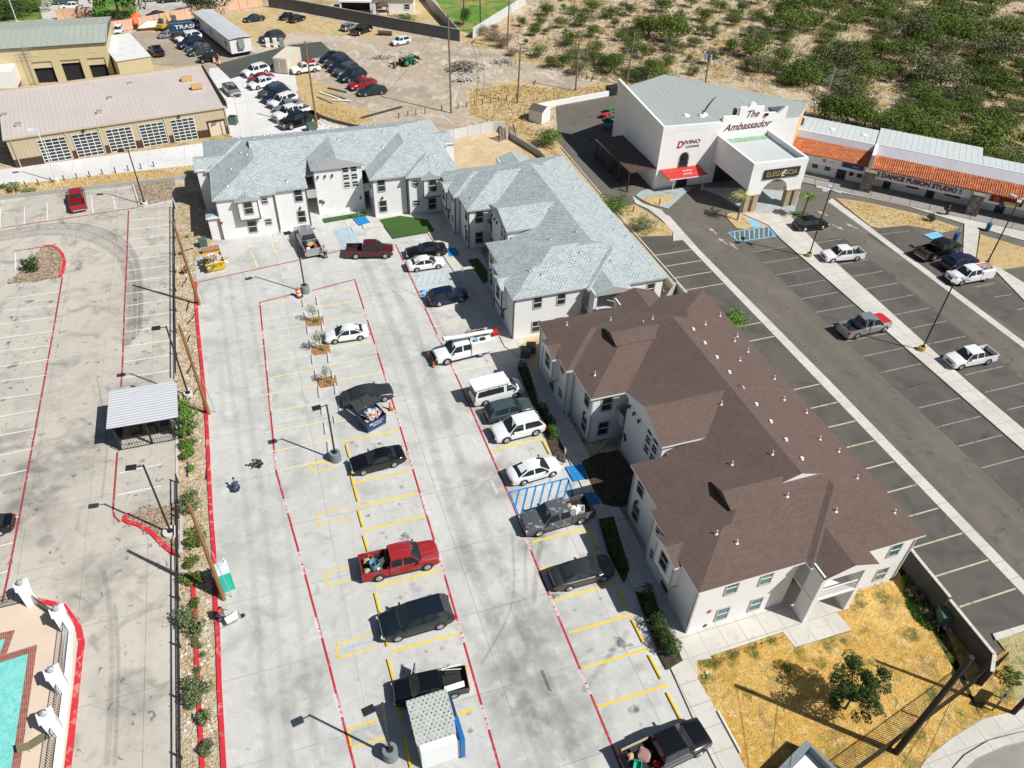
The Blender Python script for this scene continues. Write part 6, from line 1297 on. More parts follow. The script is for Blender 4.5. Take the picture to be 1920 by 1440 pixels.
V('suv','silver',(272,3),(305,0),'silver car in the row at the very top','parked_suv','SUV','c',detail=False,smin=.8)
V('pickup','navy',(302,5),(335,2),'navy pickup in the row at the very top','parked_pickup','pickup','c',detail=False,smin=.8)
# white passenger van with roof rack
van = V('van','white',(967,747),(910,762),'white passenger van with a white roof rack beside the building','passenger_van','van')
q = MB(); q.box(-2.75,1.15,-.88,.88,2.42,2.47)
for x in (-2.5,-1.2,0,.95): q.box(x,x+.06,-.93,.93,2.12,2.42)
q.box(-2.8,-2.75,-.9,.9,2.3,2.47); q.box(-2.75,1.15,-.93,-.88,2.3,2.5); q.box(-2.75,1.15,.88,.93,2.3,2.5)
q.build('roof_rack', white, van)
for s in (-1,1):
    for k in range(3):
        q = MB(); a,b = -2.3+k*.95,-1.5+k*.95; ys = lambda z: s*(.955-(z-1.26)/.82*.13+.014)
        q.add([(a,ys(1.4),1.4),(b,ys(1.4),1.4),(b,ys(1.9),1.9),(a,ys(1.9),1.9)],[(0,1,2,3)]); 
# bucket truck
bt = V('pickup','white',(839,685),(901,670),'white bucket truck with folded boom and red equipment cover','bucket_truck','truck',smin=1.0,smax=1.12)
for ch in list(bt.children):
    if ch.name.startswith('bed_liner'): bpy.data.objects.remove(ch)
q = MB(); 
for s in (-1,1): q.box(-3.2,-.75,s*.72-.36,s*.72+.36,.55,2.0)
q.box(-3.1,-.75,-.32,.32,.55,1.0); ub = q.build('utility_body', white, bt)
for s in (-1,1):
    for x in (-3.0,-2.25,-1.5): q = MB(); q.box(x,x+.62,s*1.085-.01,s*1.085+.01,1.35,1.92); q.build('locker_door', whiteplastic, ub)
q = MB(); q.cyl((-1.1,0,1.0),(-1.1,0,2.3),.24,.2,10); q.tube([(-1.1,0,2.3),(2.0,.05,2.75)],.22,8); q.tube([(2.0,.42,2.95),(-3.2,.42,2.6)],.19,8); q.tube([(-2.9,-.35,2.2),(-.2,-.3,2.3)],.06,6); q.box(-3.0,-.9,-.75,.75,2.0,2.06); q.build('boom', white, bt)
q = MB(); q.box(-3.8,-3.2,.05,.75,1.2,2.2); q.build('bucket', white, bt); q = MB(); q.box(-3.83,-3.17,.02,.78,2.15,2.45); q.build('bucket_cover', red, bt)
q = MB(); q.box(-2.6,-1.0,-.25,.25,1.0,1.35); q.build('tool_tray', orange, bt)
for x,y,w1,h1,mt in ((-2.7,-.7,.5,.25,plasticblk),(-1.9,-.75,.6,.2,orange),(-1.2,-.8,.35,.3,steel),(-2.3,.75,.5,.18,plasticblk),(-1.5,.75,.4,.25,base_mat('pale_blue_plastic',(.16,.38,.50),.5))): q = MB(); q.box(x,x+w1,y-.15,y+.15,2.065,2.065+h1); q.build('tool_box', mt, bt)
q = MB()
for y in (-.55,-.2): q.box(-3.1,-.8,y-.025,y+.025,2.4,2.45)
for k in range(8): q.box(-3.05+k*.3,-3.0+k*.3,-.55,-.2,2.41,2.44)
for x in (-3.0,-.9): q.box(x-.03,x+.03,-.58,-.17,2.06,2.4)
q.build('ladder_rack', steel, bt)
for x,y in ((-2.6,.1),(-1.7,-.1)): q = MB(); q.cyl((x,y,2.06),(x,y,2.3),.2,.2,12,cap=False); q.build('cable_coil', black, bt)
q = MB(); q.box(2.9,3.25,-.9,.9,.45,.7); q.build('front_bumper', black, bt)
for s in (-1,1): q = MB(); q.cyl((3.3,s*.8,.1),(3.3,s*.8,.75),.16,.05,10); q.build('safety_cone', orange, bt)
# red bonnet and racks
q = MB(); q.add([(1.55,-.86,1.262),(2.5,-.85,1.215),(2.85,-.78,1.13),(2.85,.78,1.13),(2.5,.85,1.215),(1.55,.86,1.262),(1.55,0,1.29),(2.5,0,1.24),(2.85,0,1.14)],[(0,1,7,6),(1,2,8,7),(6,7,4,5),(7,8,3,4)]); q.build('bonnet', red, v_silr)
for s in (-1,1): q = MB(); q.box(-2.9,-.95,s*.78-.24,s*.78+.24,.5,1.55); q.build('utility_body', white, v_serv)
def ladder(loc, rz, L, label, mt, group=None, tilt=0):
    q = MB(); 
    for s in (-.2,.2): q.box(-L/2,L/2,s-.03,s+.03,0,.06)
    for i in range(int(L/.3)): q.box(-L/2+.15+i*.3,-L/2+.19+i*.3,-.2,.2,.01,.05)
    o = q.build('ladder', mt, loc=loc); o.rotation_euler = (0,tilt,rz); return tag(o, label, 'ladder', group)
c = v_serv.location; 
for k,(dy,mt,l) in enumerate([(-.3,orange,'orange ladder lying on the white service pickup'),(.25,steel,'bare metal ladder lying on the white service pickup')]):
    a = v_serv.rotation_euler.z; ladder((c.x-1.3*math.cos(a)-dy*math.sin(a),c.y-1.3*math.sin(a)+dy*math.cos(a),1.72+.05*k),a+.12*k,3.0,l,mt)
# load in truck beds
def bed_items(root, items, sc=1.0):
    a = root.rotation_euler.z
    for (x,y,z,kind,sz,mt,label,cat) in items:
        s_ = root.scale[0]; X = root.location.x+(x*math.cos(a)-y*math.sin(a))*s_; Yy = root.location.y+(x*math.sin(a)+y*math.cos(a))*s_; q = MB()
        if kind == 'barrel':
            q.cyl((0,0,0),(0,0,sz[2]),sz[0]*.9,sz[0],16,cap=False); q.cyl((0,0,0),(0,0,.04),sz[0]*.88,sz[0]*.88,16); q.cyl((0,0,sz[2]-.05),(0,0,sz[2]),sz[0]*1.05,sz[0]*1.05,16,cap=False)
        elif kind == 'crate':
            w_,d_,h_ = sz; q.box(-w_/2,w_/2,-d_/2,-d_/2+.04,0,h_); q.box(-w_/2,w_/2,d_/2-.04,d_/2,0,h_); q.box(-w_/2,-w_/2+.04,-d_/2+.04,d_/2-.04,0,h_); q.box(w_/2-.04,w_/2,-d_/2+.04,d_/2-.04,0,h_); q.box(-w_/2+.04,w_/2-.04,-d_/2+.04,d_/2-.04,0,.05)
        elif kind == 'bag':
            bm = bmesh.new(); bmesh.ops.create_icosphere(bm, subdivisions=2, radius=1)
            for v in bm.verts: 
                f = 1+.18*math.sin(v.co.x*5+v.co.y*3+x*9)+.1*math.cos(v.co.y*7); v.co = Vector((v.co.x*sz[0]*f/2, v.co.y*sz[1]*f/2, (v.co.z+1)*sz[2]*.5))
            q.add([v.co for v in bm.verts],[tuple(v.index for v in f.verts) for f in bm.faces]); bm.free()
        elif kind == 'bin':
            q.box(-sz[0]/2,sz[0]/2,-sz[1]/2,sz[1]/2,0,sz[2]); q.box(-sz[0]/2-.03,sz[0]/2+.03,-sz[1]/2-.03,sz[1]/2+.03,sz[2],sz[2]+.05); q.cyl((-.1,-sz[1]/2-.05,sz[2]+.02),(.1,-sz[1]/2-.05,sz[2]+.02),.02)
        o = q.build(cat.replace(' ','_'), mt, loc=(X,Yy,root.location.z+z*s_)); o.rotation_euler.z = a+x; tag(o, label, cat)
paleblue = base_mat('pale_blue_plastic',(.16,.38,.50),.5); cardboard = base_mat('cardboard_tan',(.45,.33,.20),.8)
bed_items(v_red, [(-1.9,-.25,.72,'barrel',(.36,0,.8),paleblue,'pale blue open barrel in the bed of the red pickup','barrel'),(-1.15,0,.72,'bin',(.35,1.5,.5),greyworn,'long grey tool box behind the cab of the red pickup','tool box'),
  (-2.4,.45,.72,'bag',(.6,.5,.4),cardboard,'tan sack in the rear corner of the red pickup bed','sack'),(-2.5,-.4,.72,'bag',(.5,.4,.35),cardboard,'small tan sack by the tailgate of the red pickup','sack'),(-1.6,-.65,.72,'barrel',(.17,0,.35),white,'white bucket in the bed of the red pickup','bucket'),(-2.1,.6,.72,'crate',(.5,.4,.3),orange,'orange crate in the bed of the red pickup','crate')])
bed_items(v_peel, [(-1.4,.1,.72,'bag',(.9,.8,.5),white,'white bundle in the bed of the peeling grey pickup','bundle'),(-1.2,-.4,.72,'bag',(.5,.5,.5),cardboard,'brown bundle behind the cab of the peeling grey pickup','bundle'),(-2.0,.2,.72,'crate',(.7,.6,.35),whiteplastic,'white plastic crate in the bed of the peeling grey pickup','crate'),(-1.1,.55,.72,'bin',(.3,.6,.6),steel,'silver tool box in the bed of the peeling grey pickup','tool box')])
bed_items(v_silver, [(-1.4,.0,.72,'bag',(.9,.8,.5),cardboard,'brown heap in the bed of the silver pickup','bundle'),(-2.1,-.4,.72,'barrel',(.22,0,.6),orange,'orange jug in the bed of the silver pickup','bucket'),(-2.2,.4,.72,'bag',(.5,.5,.4),whiteplastic,'white bag in the bed of the silver pickup','bag'),(-1.1,.55,.72,'bin',(.4,.4,.5),plasticblk,'black box in the bed of the silver pickup','tool box')])
bed_items(v_bot, [(-1.5,.2,.72,'bag',(1.0,.9,.4),base_mat('pinkish_rag',(.35,.2,.18),.9),'pinkish heap of rags in the black pickup at the bottom','bundle'),(-2.3,-.2,.72,'crate',(.6,.5,.35),teal,'green crate in the black pickup at the bottom','crate'),(-2.4,.5,.72,'bag',(.5,.4,.4),cardboard,'tan bag in the black pickup at the bottom','bag'),(-1.2,-.6,.72,'barrel',(.18,0,.4),red,'red can in the black pickup at the bottom','bucket')])
q = MB(); q.box(-2.9,-.95,.86,.92,1.24,1.5); q.build('bed_rail_board', tantrim, v_bot)
# open doors and white panels on the truck behind the shed
for s in (1,-1):
    q = MB(); q.obox((1.1,s*1.45,.95),(.09,.95,1.0),rz=s*.3); q.build('open_door', P_['black'], v_trk)
for k,(y,rz) in enumerate(((.75,.1),(-.7,-.15),(-.95,.05))): 
    q = MB(); q.obox((-1.8,y,1.45),(1.6,.05,.5),rz=rz,rx=.5*(1 if y>0 else -1)); q.build('loaded_panel', white, v_trk)
q = MB(); q.box(-2.98,-2.93,-.95,.95,.6,1.2); q.build('tailgate', red, v_trk)
# backhoe tractor on the dirt lot
c = G(762,122); tk = empty('backhoe_tractor', (c[0],c[1],0), R(28)); tag(tk, 'green backhoe tractor with canopy and loader bucket on the dirt lot', 'tractor')
gr_ = base_mat('tractor_green',(.02,.15,.06),.5)
q = MB(); q.box(-.6,1.6,-.35,.35,.7,1.35); q.box(1.6,1.8,-.35,.35,.7,1.2); q.build('body', gr_, tk)
for x, r_ in ((-.5,.7),(1.35,.42)):
    for s in (-1,1): q = MB(); q.cyl((x,s*.5,r_),(x,s*.85,r_),r_,r_,16); wh = q.build('wheel', rubber, tk); q = MB(); q.cyl((x,s*.84,r_),(x,s*.88,r_),r_*.5,r_*.5,10); q.build('rim', base_mat('rim_green',(.02,.30,.16),.5), wh)
for x, y in ((-.9,-.5),(-.9,.5),(.4,-.5),(.4,.5)): q = MB(); q.cyl((x,y,1.0),(x,y,2.5),.04); q.build('canopy_post', black, tk)
q = MB(); q.box(-1.1,.6,-.7,.7,2.5,2.6); q.build('canopy', trimgrey, tk)
q = MB(); q.tube([(.3,-.5,1.4),(1.9,-.5,1.5),(2.6,-.5,.9)],.08); q.tube([(.3,.5,1.4),(1.9,.5,1.5),(2.6,.5,.9)],.08); q.build('loader_arm', gr_, tk)
q = MB(); q.box(2.5,3.1,-.85,.85,.6,.7); q.box(2.5,2.58,-.85,.85,.6,1.2); q.build('loader_bucket', darkgrey, tk)
q = MB(); q.tube([(-.9,0,1.0),(-1.6,0,2.3),(-2.6,0,1.7),(-2.8,0,.6)],.12); q.build('backhoe_boom', tantrim, tk)
q = MB(); q.obox((-2.75,0,.4),(.5,.5,.5),ry=.4); q.build('backhoe_bucket', darkgrey, tk)
# ---------------------------------------------------------------- poles, lamps, wires
def wood_pole(base, h, r, label, mt=wood, arms=0, transf=0, az=R(20), lean=(0,0), name='utility_pole', group=None):
    r_ = empty(name, (base[0],base[1],0)); tag(r_, label, 'pole', group)
    q = MB(); n = 8; q.cyl((0,0,-.2),(lean[0]*.5,lean[1]*.5,h*.5),r,r*.86,12,cap=False); q.cyl((lean[0]*.5,lean[1]*.5,h*.5),(lean[0],lean[1],h),r*.86,r*.7,12); q.build('shaft', mt, r_)
    u = Vector((math.cos(az),math.sin(az),0))
    for k in range(arms):
        z = h-.5-k*1.2; c = Vector((lean[0],lean[1],z)); q = MB(); q.obox(c,(2.4,.12,.14),rz=az); a = q.build('crossarm', mt, r_)
        for t in (-1.1,-.5,.5,1.1): q = MB(); p = c+u*t; q.cyl(p+Vector((0,0,.07)),p+Vector((0,0,.25)),.05,.06,6); q.build('insulator', steel, a)
    for k in range(transf):
        v = Vector((-u.y,u.x,0)); p = Vector((lean[0],lean[1],h-2.3))+(v*.42 if k == 0 else -v*.42 if k == 1 else u*.45); q = MB(); q.cyl(p,p+Vector((0,0,.95)),.24,.24,12); q.cyl(p+Vector((0,0,.95)),p+Vector((0,0,1.02)),.25,.1,12); q.build('transformer', base_mat('pale_blue_steel',(.45,.55,.62),.4,.3), r_)
    return r_
# wooden poles standing in the strip between the two lots
for (bx,by),(tx_,ty),lab in [((374,571),(325,417),'stout brown wooden pole in the planting strip, farthest of three'),((392,776),(336,610),'stout brown wooden pole in the planting strip near the carport'),((420,1124),(354,945),'stout brown wooden pole beside the turquoise portable toilet')]:
    b = G(bx,by); h = 10.4; t = G(tx_,ty,h); r_ = wood_pole(b, h, .17, lab, lean=(t[0]-b[0],t[1]-b[1]), group='brown wooden poles in the planting strip')
    q = MB(); q.tube([(.6,.0,0),(t[0]-b[0]+.05,t[1]-b[1],h*.96)],.03,5); q.build('guy_cable', steel, r_)
PT = {}
def up(key, b, t, h, lab, **k):
    B = G(*b); T_ = G(*t, h); PT[key] = (T_[0],T_[1],h); return wood_pole(B, h, k.pop('r',.16), lab, lean=(T_[0]-B[0],T_[1]-B[1]), **k)
up('a',(595,240),(572,78),13.0,'tall brown pole behind the far apartment building beside the black pickup')
up('b',(846,212),(840,26),15.2,'very tall plain pole on the dirt lot near the low bollards',mt=greywood)
up('c',(970,194),(976,90),9.1,'grey utility pole with crossarm at the edge of the cleared slope',mt=greywood,arms=1,az=R(-20))
up('d',(1079,170),(1087,66),9.4,'brown utility pole with short crossarm above the garden shed',mt=greywood,arms=1,az=R(60))
up('e',(1174,160),(1191,57),9.5,'brown utility pole with two crossarms left of the hall roof',mt=greywood,arms=2,az=R(60))
up('f',(1322,160),(1332,88),7.0,'utility pole with pale blue transformers behind the hall roof',mt=greywood,arms=1,transf=3,az=R(60))
up('g',(1537,220),(1567,127),8.3,'galvanised pole with one transformer behind the retail strip',mt=steel,arms=0,transf=1,r=.12)
up('h',(951,92),(955,-4),9.3,'dark pole at the corner of the pale garden wall',mt=greywood,arms=1,az=R(60))
up('i',(868,46),(870,-10),8,'dark pole standing at the near edge of the green yard',mt=greywood)
up('j',(901,54),(900,-8),8,'pole with a light lower half in the green yard',mt=greywood)
PT['z'] = (135,72,8.2); PT['y'] = (50,190,9.5)
def wire(a, b, sag, label, r=.018, off=(0,0,0)):
    a = Vector(a)+Vector(off); b = Vector(b)+Vector(off); pts = []
    for i in range(17): t = i/16; p = a.lerp(b,t); p.z -= sag*4*t*(1-t); pts.append(p)
    q = MB(); q.tube(pts, r, 4); tag(q.build('power_line', black), label, 'power line', 'power lines')
for a, b, lab in (('h','c','between the garden wall pole and the slope pole'),('c','d','between the slope pole and the next pole right'),('d','e','towards the pole left of the hall roof'),('e','f','towards the transformer pole behind the hall'),('f','g','behind the hall roof towards the retail strip'),('g','z','over the brush to the right edge')):
    wire(PT[a],PT[b],.9,'upper power line '+lab, .03); wire(PT[a],PT[b],1.1,'lower power line '+lab, .025, (0,0,-1.3))
for a, b, lab in (('i','j','across the green yard'),('j','h','from the green yard to the wall corner'),('b','i','from the very tall pole to the green yard')): wire(PT[a],PT[b],.6,'thin power line '+lab, .025, (0,0,-.4))
def light_pole(b, h, head_az, label, base_m, base_h=.75, base_r=.42, heads=1, arm=.9, mt=black, group=None, headm=None):
    r_ = empty('street_lamp', (b[0],b[1],0)); tag(r_, label, 'street lamp', group)
    q = MB(); q.cyl((0,0,0),(0,0,base_h),base_r,base_r*.95,20); q.build('concrete_base', base_m, r_)
    q = MB(); q.cyl((0,0,base_h),(0,0,base_h+.04),.24,.24,10); q.cyl((0,0,base_h),(0,0,h),.085,.07,10); q.build('shaft', mt, r_)
    for k in range(heads):
        a = head_az+k*2*math.pi/max(heads,1); u = Vector((math.cos(a),math.sin(a),0)); p = Vector((0,0,h-.08))
        q = MB(); q.cyl(p,p+u*arm*.55,.045,.045,6); q.obox(p+u*(arm*.55+.36),(.72,.46,.14),rz=a); hd = q.build('lamp_head', headm or mt, r_)
        q = MB(); q.obox(p+u*(arm*.55+.36)-Vector((0,0,.08)),(.5,.34,.02),rz=a); q.build('lens', lampwhite, hd)
    return r_
yb_ = layered('yellow_painted_base',(.55,.42,.12),[(3,5,.5,.5,.7,(.40,.32,.14),.7)],rough=.9)
wb_m = layered('pale_concrete_base',(.62,.60,.56),[(3,5,.5,.5,.7,(.5,.48,.44),.6)],rough=.9)
light_pole(G(322,1002),8.05,R(175),'black lamp post on a round white base in the rock bed',wb_m,base_h=.45,base_r=.62)
light_pole(G(630,862),6.6,R(185),'black lamp post on a grey drum base in the middle of the lot',midgrey,base_h=.95,base_r=.5)
light_pole(G(733,1418),7.0,R(190),'black lamp post on a grey drum base beside the shingled shed',midgrey,base_h=1.0,base_r=.5)
light_pole(G(573,548),7.9,R(190),'black lamp post on a grey drum base at the top of the sapling row',midgrey,base_h=.95,base_r=.5)
light_pole(G(354,742),8.3,R(178),'black lamp post behind the carport at the planting strip',wb_m,base_h=.4)
light_pole(G(272,384),7.6,R(178),'black lamp post at the far gravel bed of the left lot',wb_m,base_h=.5)
light_pole(G(107,341),7.5,R(178),'white lamp post in front of the tan workshop',wb_m,mt=whiteplastic,base_h=.5)
light_pole(G(456,262),6.6,R(200),'white lamp post at the right corner of the tan workshop',wb_m,mt=whiteplastic,base_h=.5)
light_pole(G(33,44),6.0,R(180),'pale lamp post in the garden at the top left corner',wb_m,mt=whiteplastic,base_h=.3,heads=2)
lh = base_mat('pale_lamp_head',(.45,.50,.54),.4)
light_pole(G(1516,482),9.3,R(60),'black lamp post with three pale heads on a yellow base near the hall',yb_,heads=3,base_h=.6,base_r=.36,headm=lh)
light_pole(G(1727,658),9.4,R(90),'black lamp post with three pale heads on the walk between the pickups',yb_,heads=3,base_h=.6,base_r=.40,headm=lh)
light_pole(G(1849,497),9.2,R(100),'black lamp post with pale heads rising beside the white service pickup',yb_,heads=3,base_h=.5,base_r=.36,headm=lh)
# big steel poles at the bottom right corner
def big_pole(b, t, h, r, lab):
    B = G(*b); T_ = G(*t,h); r_ = empty('steel_pole', (B[0],B[1],0)); tag(r_, lab, 'pole'); q = MB(); q.cyl((0,0,-.1),(T_[0]-B[0],T_[1]-B[1],h),r,r*.7,14); q.build('shaft', base_mat('dark_tarred_wood',(.035,.024,.018),.9), r_); return r_, Vector((T_[0],T_[1],h))
_, bp1 = big_pole((1679,1412),(1822,1232),11.8,.22,'thick dark utility pole rising from the lawn towards the wall corner')
B3 = G(1898,1338); r_ = wood_pole(B3, 10, .17, 'dark utility pole cut off by the right edge beside the curved walk', mt=base_mat('dark_tarred_wood'), lean=(0,0)); 
wire(bp1,(G(1500,1430,3)[0],G(1500,1430,3)[1]-6,6.0),.2,'pale cable from the dark pole down past the monument sign',.02); wire(bp1-Vector((0,0,3.2)),(G(1450,1440,3)[0],G(1450,1440,3)[1]-6,4.5),.2,'second pale cable from the dark pole past the monument sign',.02)
# iron fence at the bottom right
fb = empty('iron_fence', (0,0,0)); tag(fb, 'black iron picket fence crossing the lawn to the slatted wall corner', 'fence')
fpts = [G(1868,1250),G(1800,1303),G(1735,1352),G(1668,1402),G(1600,1452),G(1530,1505)]
for a, b in zip(fpts, fpts[1:]):
    picket(fb, a, b, 2.0, .18, r=.017)
for p in fpts: q = MB(); q.box(p[0]-.05,p[0]+.05,p[1]-.05,p[1]+.05,0,1.85); q.build('post', black, fb)
# low fence along the planting strip: steel rails and slanted braces
sf = empty('rail_fence', (0,0,0)); tag(sf, 'dark rail fence on the left side of the planting strip', 'fence')
ys = [100,96,92,88,84,80,76,72,68,64,50,46,42,38,34,30,26,22,18]
for i, y in enumerate(ys[:-1]):
    if 50 < y <= 64: continue
    x = -11.35+.02*i; x = -11.45; q = MB(); q.cyl((x,y,1.0),(x,ys[i+1],1.0),.06,.06,6); q.cyl((x,y,.55),(x,ys[i+1],.55),.04,.04,5); q.build('rail', black, sf); q = MB(); q.box(x-.05,x+.05,y-.05,y+.05,0,1.15); q.build('post', black, sf)
for k, (px, py, rz) in enumerate([(350,470,20),(346,530,70),(352,575,80),(358,600,60),(352,640,75),(357,690,70),(362,740,60),(352,880,88),(388,885,85)]):
    c = G(px,py); q = MB(); q.box(-.9,.9,-.05,.05,.02,.1); o = q.build('steel_bar', black, loc=(c[0],c[1],.0)); o.rotation_euler.z = R(rz)*1.0; tag(o,'dark steel bar lying in the planting strip','bar','steel bars lying in the planting strip')
# bollards
gl = 'low posts behind the boundary wall'
for k in range(12):
    px, py = 25+k*24, 354-k*3.75; c = G(px,py); q = MB(); q.cyl((0,0,0),(0,0,.8),.08,.08,8); q.cyl((0,0,.8),(0,0,.84),.09,.05,8); tag(q.build('bollard', darkgrey, loc=(c[0],c[1],0)), 'short dark post in the dry verge behind the boundary wall', 'bollard', gl)
gl = 'wooden posts along the edge of the dirt lot'
for px, py in [(748,221),(765,218),(780,216),(797,213),(828,207),(859,203),(875,201),(890,198),(905,196),(920,193),(935,191),(950,187),(968,184)]:
    c = G(px,py); q = MB(); q.cyl((0,0,0),(0,0,.85),.09,.08,7); q.cyl((0,0,.85),(0,0,.9),.08,.04,7); tag(q.build('wooden_post', bark, loc=(c[0],c[1],0)), 'short wooden post along the lower edge of the dirt lot', 'post', gl)
for px, py, l in ((1192,52+340,''),(0,0,'')):
    pass
for (px,py),l in zip([(1236,385),(1187,398)],['red bollard on the small dry island by the awning','red bollard at the tip of the bushes left of the hall']):
    c = G(px,py); q = MB(); q.cyl((0,0,0),(0,0,.95),.09,.09,10); q.cyl((0,0,.95),(0,0,1.02),.09,.03,10); tag(q.build('bollard', red, loc=(c[0],c[1],0)), l, 'bollard')
# sign posts
def sign_post(px, py, h, label, mt=blue):
    c = G(px,py); r_ = empty('parking_sign', (c[0],c[1],.1)); tag(r_, label, 'sign'); q = MB(); q.cyl((0,0,0),(0,0,h),.03,.03,6); q.build('post', steel, r_); q = MB(); q.box(-.02,.02,-.16,.16,h-.5,h); q.build('plate', mt, r_)
sign_post(674,413,1.9,'blue parking sign on a thin post over the blue ramp of the far building'); sign_post(868,530,2.0,'pale parking sign on a thin post by the middle building',white); sign_post(1057,872,2.0,'pale parking sign on a thin post beside the bright blue ramp',white); sign_post(1790,450,1.8,'parking sign beside the blue bin near the retail strip',white)
# ---------------------------------------------------------------- vegetation
def leaf_cloud(rng, blobs, n, size, up=.35, flat=1.0):
    """small leaf clumps on and inside ellipsoid blobs (cx,cy,cz,rx,ry,rz)"""
    mb = MB(); tot = sum(b[3]*b[4]*b[5] for b in blobs)
    for b in blobs:
        k = max(6,int(n*b[3]*b[4]*b[5]/tot))
        for _ in range(k):
            u = Vector((rng.gauss(0,1),rng.gauss(0,1),rng.gauss(0,1))).normalized(); r = rng.uniform(.55,1.08)**.6
            c = Vector((b[0]+u.x*b[3]*r, b[1]+u.y*b[4]*r, max(.05,b[2]+u.z*b[5]*r)))
            nrm = (u+Vector((rng.gauss(0,.5),rng.gauss(0,.5),rng.gauss(0,.5)+up))).normalized()
            t = nrm.orthogonal().normalized(); t = Matrix.Rotation(rng.uniform(0,6.28),3,nrm) @ t; v = nrm.cross(t)
            s = size*rng.uniform(.5,1.4); a = s*rng.uniform(.5,1.2)
            mb.add([c-t*s*.5, c-v*a*.30+nrm*s*.08, c+t*s*.5, c+v*a*.35-nrm*s*.05], [(0,1,2,3)])
    return mb
def crown_blobs(rng, w, h, k, low=.2):
    out = []
    for i in range(k):
        a = rng.uniform(0,6.28); d = rng.uniform(.1,.78)*w/2*(1 if i else .1); s = rng.uniform(.16,.42)
        out.append((math.cos(a)*d, math.sin(a)*d, h*rng.uniform(low+.25,.78), w*s*.62, w*s*.62, h*rng.uniform(.18,.30)))
    return out
def trunk_geo(rng, h, r, limbs, spread, lean=.0):
    q = MB(); top = Vector((rng.uniform(-.1,.1),rng.uniform(-.1,.1),h*.4)); q.cyl((0,0,-.1),top,r,r*.7,7,cap=False)
    for i in range(limbs):
        a = i*6.28/limbs+rng.uniform(-.4,.4); e = top+Vector((math.cos(a)*spread*rng.uniform(.5,1),math.sin(a)*spread*rng.uniform(.5,1),h*rng.uniform(.3,.55))); m_ = top.lerp(e,.5)+Vector((0,0,h*.05))
        q.cyl(top,m_,r*.6,r*.4,6,cap=False); q.cyl(m_,e,r*.4,r*.12,5,cap=False)
    return q
CV = {}
def variants(key, n, w, h, k, leaves, size, mt, trunk=(.12,4), low=.2):
    CV[key] = []
    for i in range(n):
        rng = random.Random(hash_(key)+i)
        cr = leaf_cloud(rng, crown_blobs(rng,w,h,k,low), leaves, size); t = trunk_geo(rng,h,trunk[0],trunk[1],w*.3)
        a = cr.build('crown', mt); b = t.build('trunk', bark); CV[key].append((a.data,b.data)); bpy.data.objects.remove(a); bpy.data.objects.remove(b)
def hash_(s): return sum(ord(c)*(i+3) for i, c in enumerate(s))
def plant(key, loc, sc, label, name, cat, group=None, vi=None, rng=random, mt=None, zs=1.0, trunk=True):
    v = CV[key][rng.randrange(len(CV[key])) if vi is None else vi]
    r_ = empty(name, (loc[0],loc[1],0), rng.uniform(0,6.28)); r_.scale = (sc,sc*rng.uniform(.85,1.1),sc*zs); tag(r_, label, cat, group)
    c = bpy.data.objects.new('crown', v[0]); COL.objects.link(c); c.parent = r_
    if mt: c.material_slots[0].link = 'OBJECT'; c.material_slots[0].material = mt
    if trunk: t = bpy.data.objects.new('trunk', v[1]); COL.objects.link(t); t.parent = r_
    return r_
variants('mesq', 9, 6, 3.4, 20, 2600, .24, leaf_mesq, (.13,6), .1)
variants('bush', 5, 2.4, 1.7, 9, 1300, .17, leaf_bright, (.05,4), .05)
variants('shrub', 5, 1.3, .8, 8, 620, .13, leaf_sage, (.03,4), .0)
variants('hedge', 3, 1.7, 1.5, 10, 1700, .15, leaf_dark, (.05,3), .0)
variants('sapling', 3, 1.5, 2.6, 7, 420, .13, leaf_olive, (.045,4), .35)
rngv = random.Random(11)
leaf_grn = foliage_mat('grey_green_scrub',[(.09,.115,.045),(.15,.175,.075),(.20,.215,.10),(.11,.125,.05)]); leaf_brn = foliage_mat('deep_green_scrub',[(.045,.08,.012),(.085,.135,.02),(.14,.19,.035)])
spots = [(1010,100,30),(1030,120,30),(1055,120,32),(1085,130,40),(1110,62,35),(1165,70,30),(1120,85,32),(1160,112,40),(1012,42,25),(980,45,20),(1215,122,40),(1250,115,34),(1075,20,30),(1110,15,35),(1240,15,40),(1270,40,40),(1320,32,35),(1390,15,35),(1022,22,34),(1057,15,12),(1088,38,45),(1050,45,30),(1000,60,30),(1145,25,40),(1180,25,25),(1215,55,60),(1200,45,55),(1255,62,70),(1262,85,50),(1300,80,30),(1295,8,25),(1350,15,35),(1375,42,30),(1335,62,24),(1372,86,36),(1405,60,40),(1420,30,35),(1430,72,36),(1128,112,50),(1145,125,50),(1110,105,40),(1070,75,45),(1080,100,45),(1190,90,38),(1205,105,28),(1235,140,55),(1225,125,40),(1300,135,26),(1330,115,30),(1420,125,50),(1398,122,26),(1440,118,40),(1150,47,18),
 (1462,25,60),(1500,15,50),(1470,50,70),(1525,45,55),(1555,60,35),(1585,42,60),(1610,30,50),(1640,10,60),(1680,10,50),(1720,60,80),(1760,45,90),(1800,35,80),(1790,75,70),(1850,55,60),(1890,60,70),(1830,95,60),(1870,105,70),(1905,100,50),(1600,95,50),(1570,90,40),(1545,105,40),(1630,90,60),(1650,100,50),(1470,105,50),(1500,130,70),(1540,140,55),(1600,160,60),(1575,150,50),(1620,130,50),(1660,130,40),(1730,130,90),(1760,155,80),(1720,170,60),(1800,140,50),(1850,140,50),(1880,170,60),(1740,185,60),(1775,200,40),(1820,210,60),(1860,215,50),(1900,200,50),(1585,215,80),(1545,212,70),(1620,222,60),(1650,235,50),(1700,250,60),(1735,258,60),(1790,268,70),(1830,285,70),(1870,297,60),(1905,290,50),(1930,310,40),(1700,205,40),(1580,190,50)]
placed = []
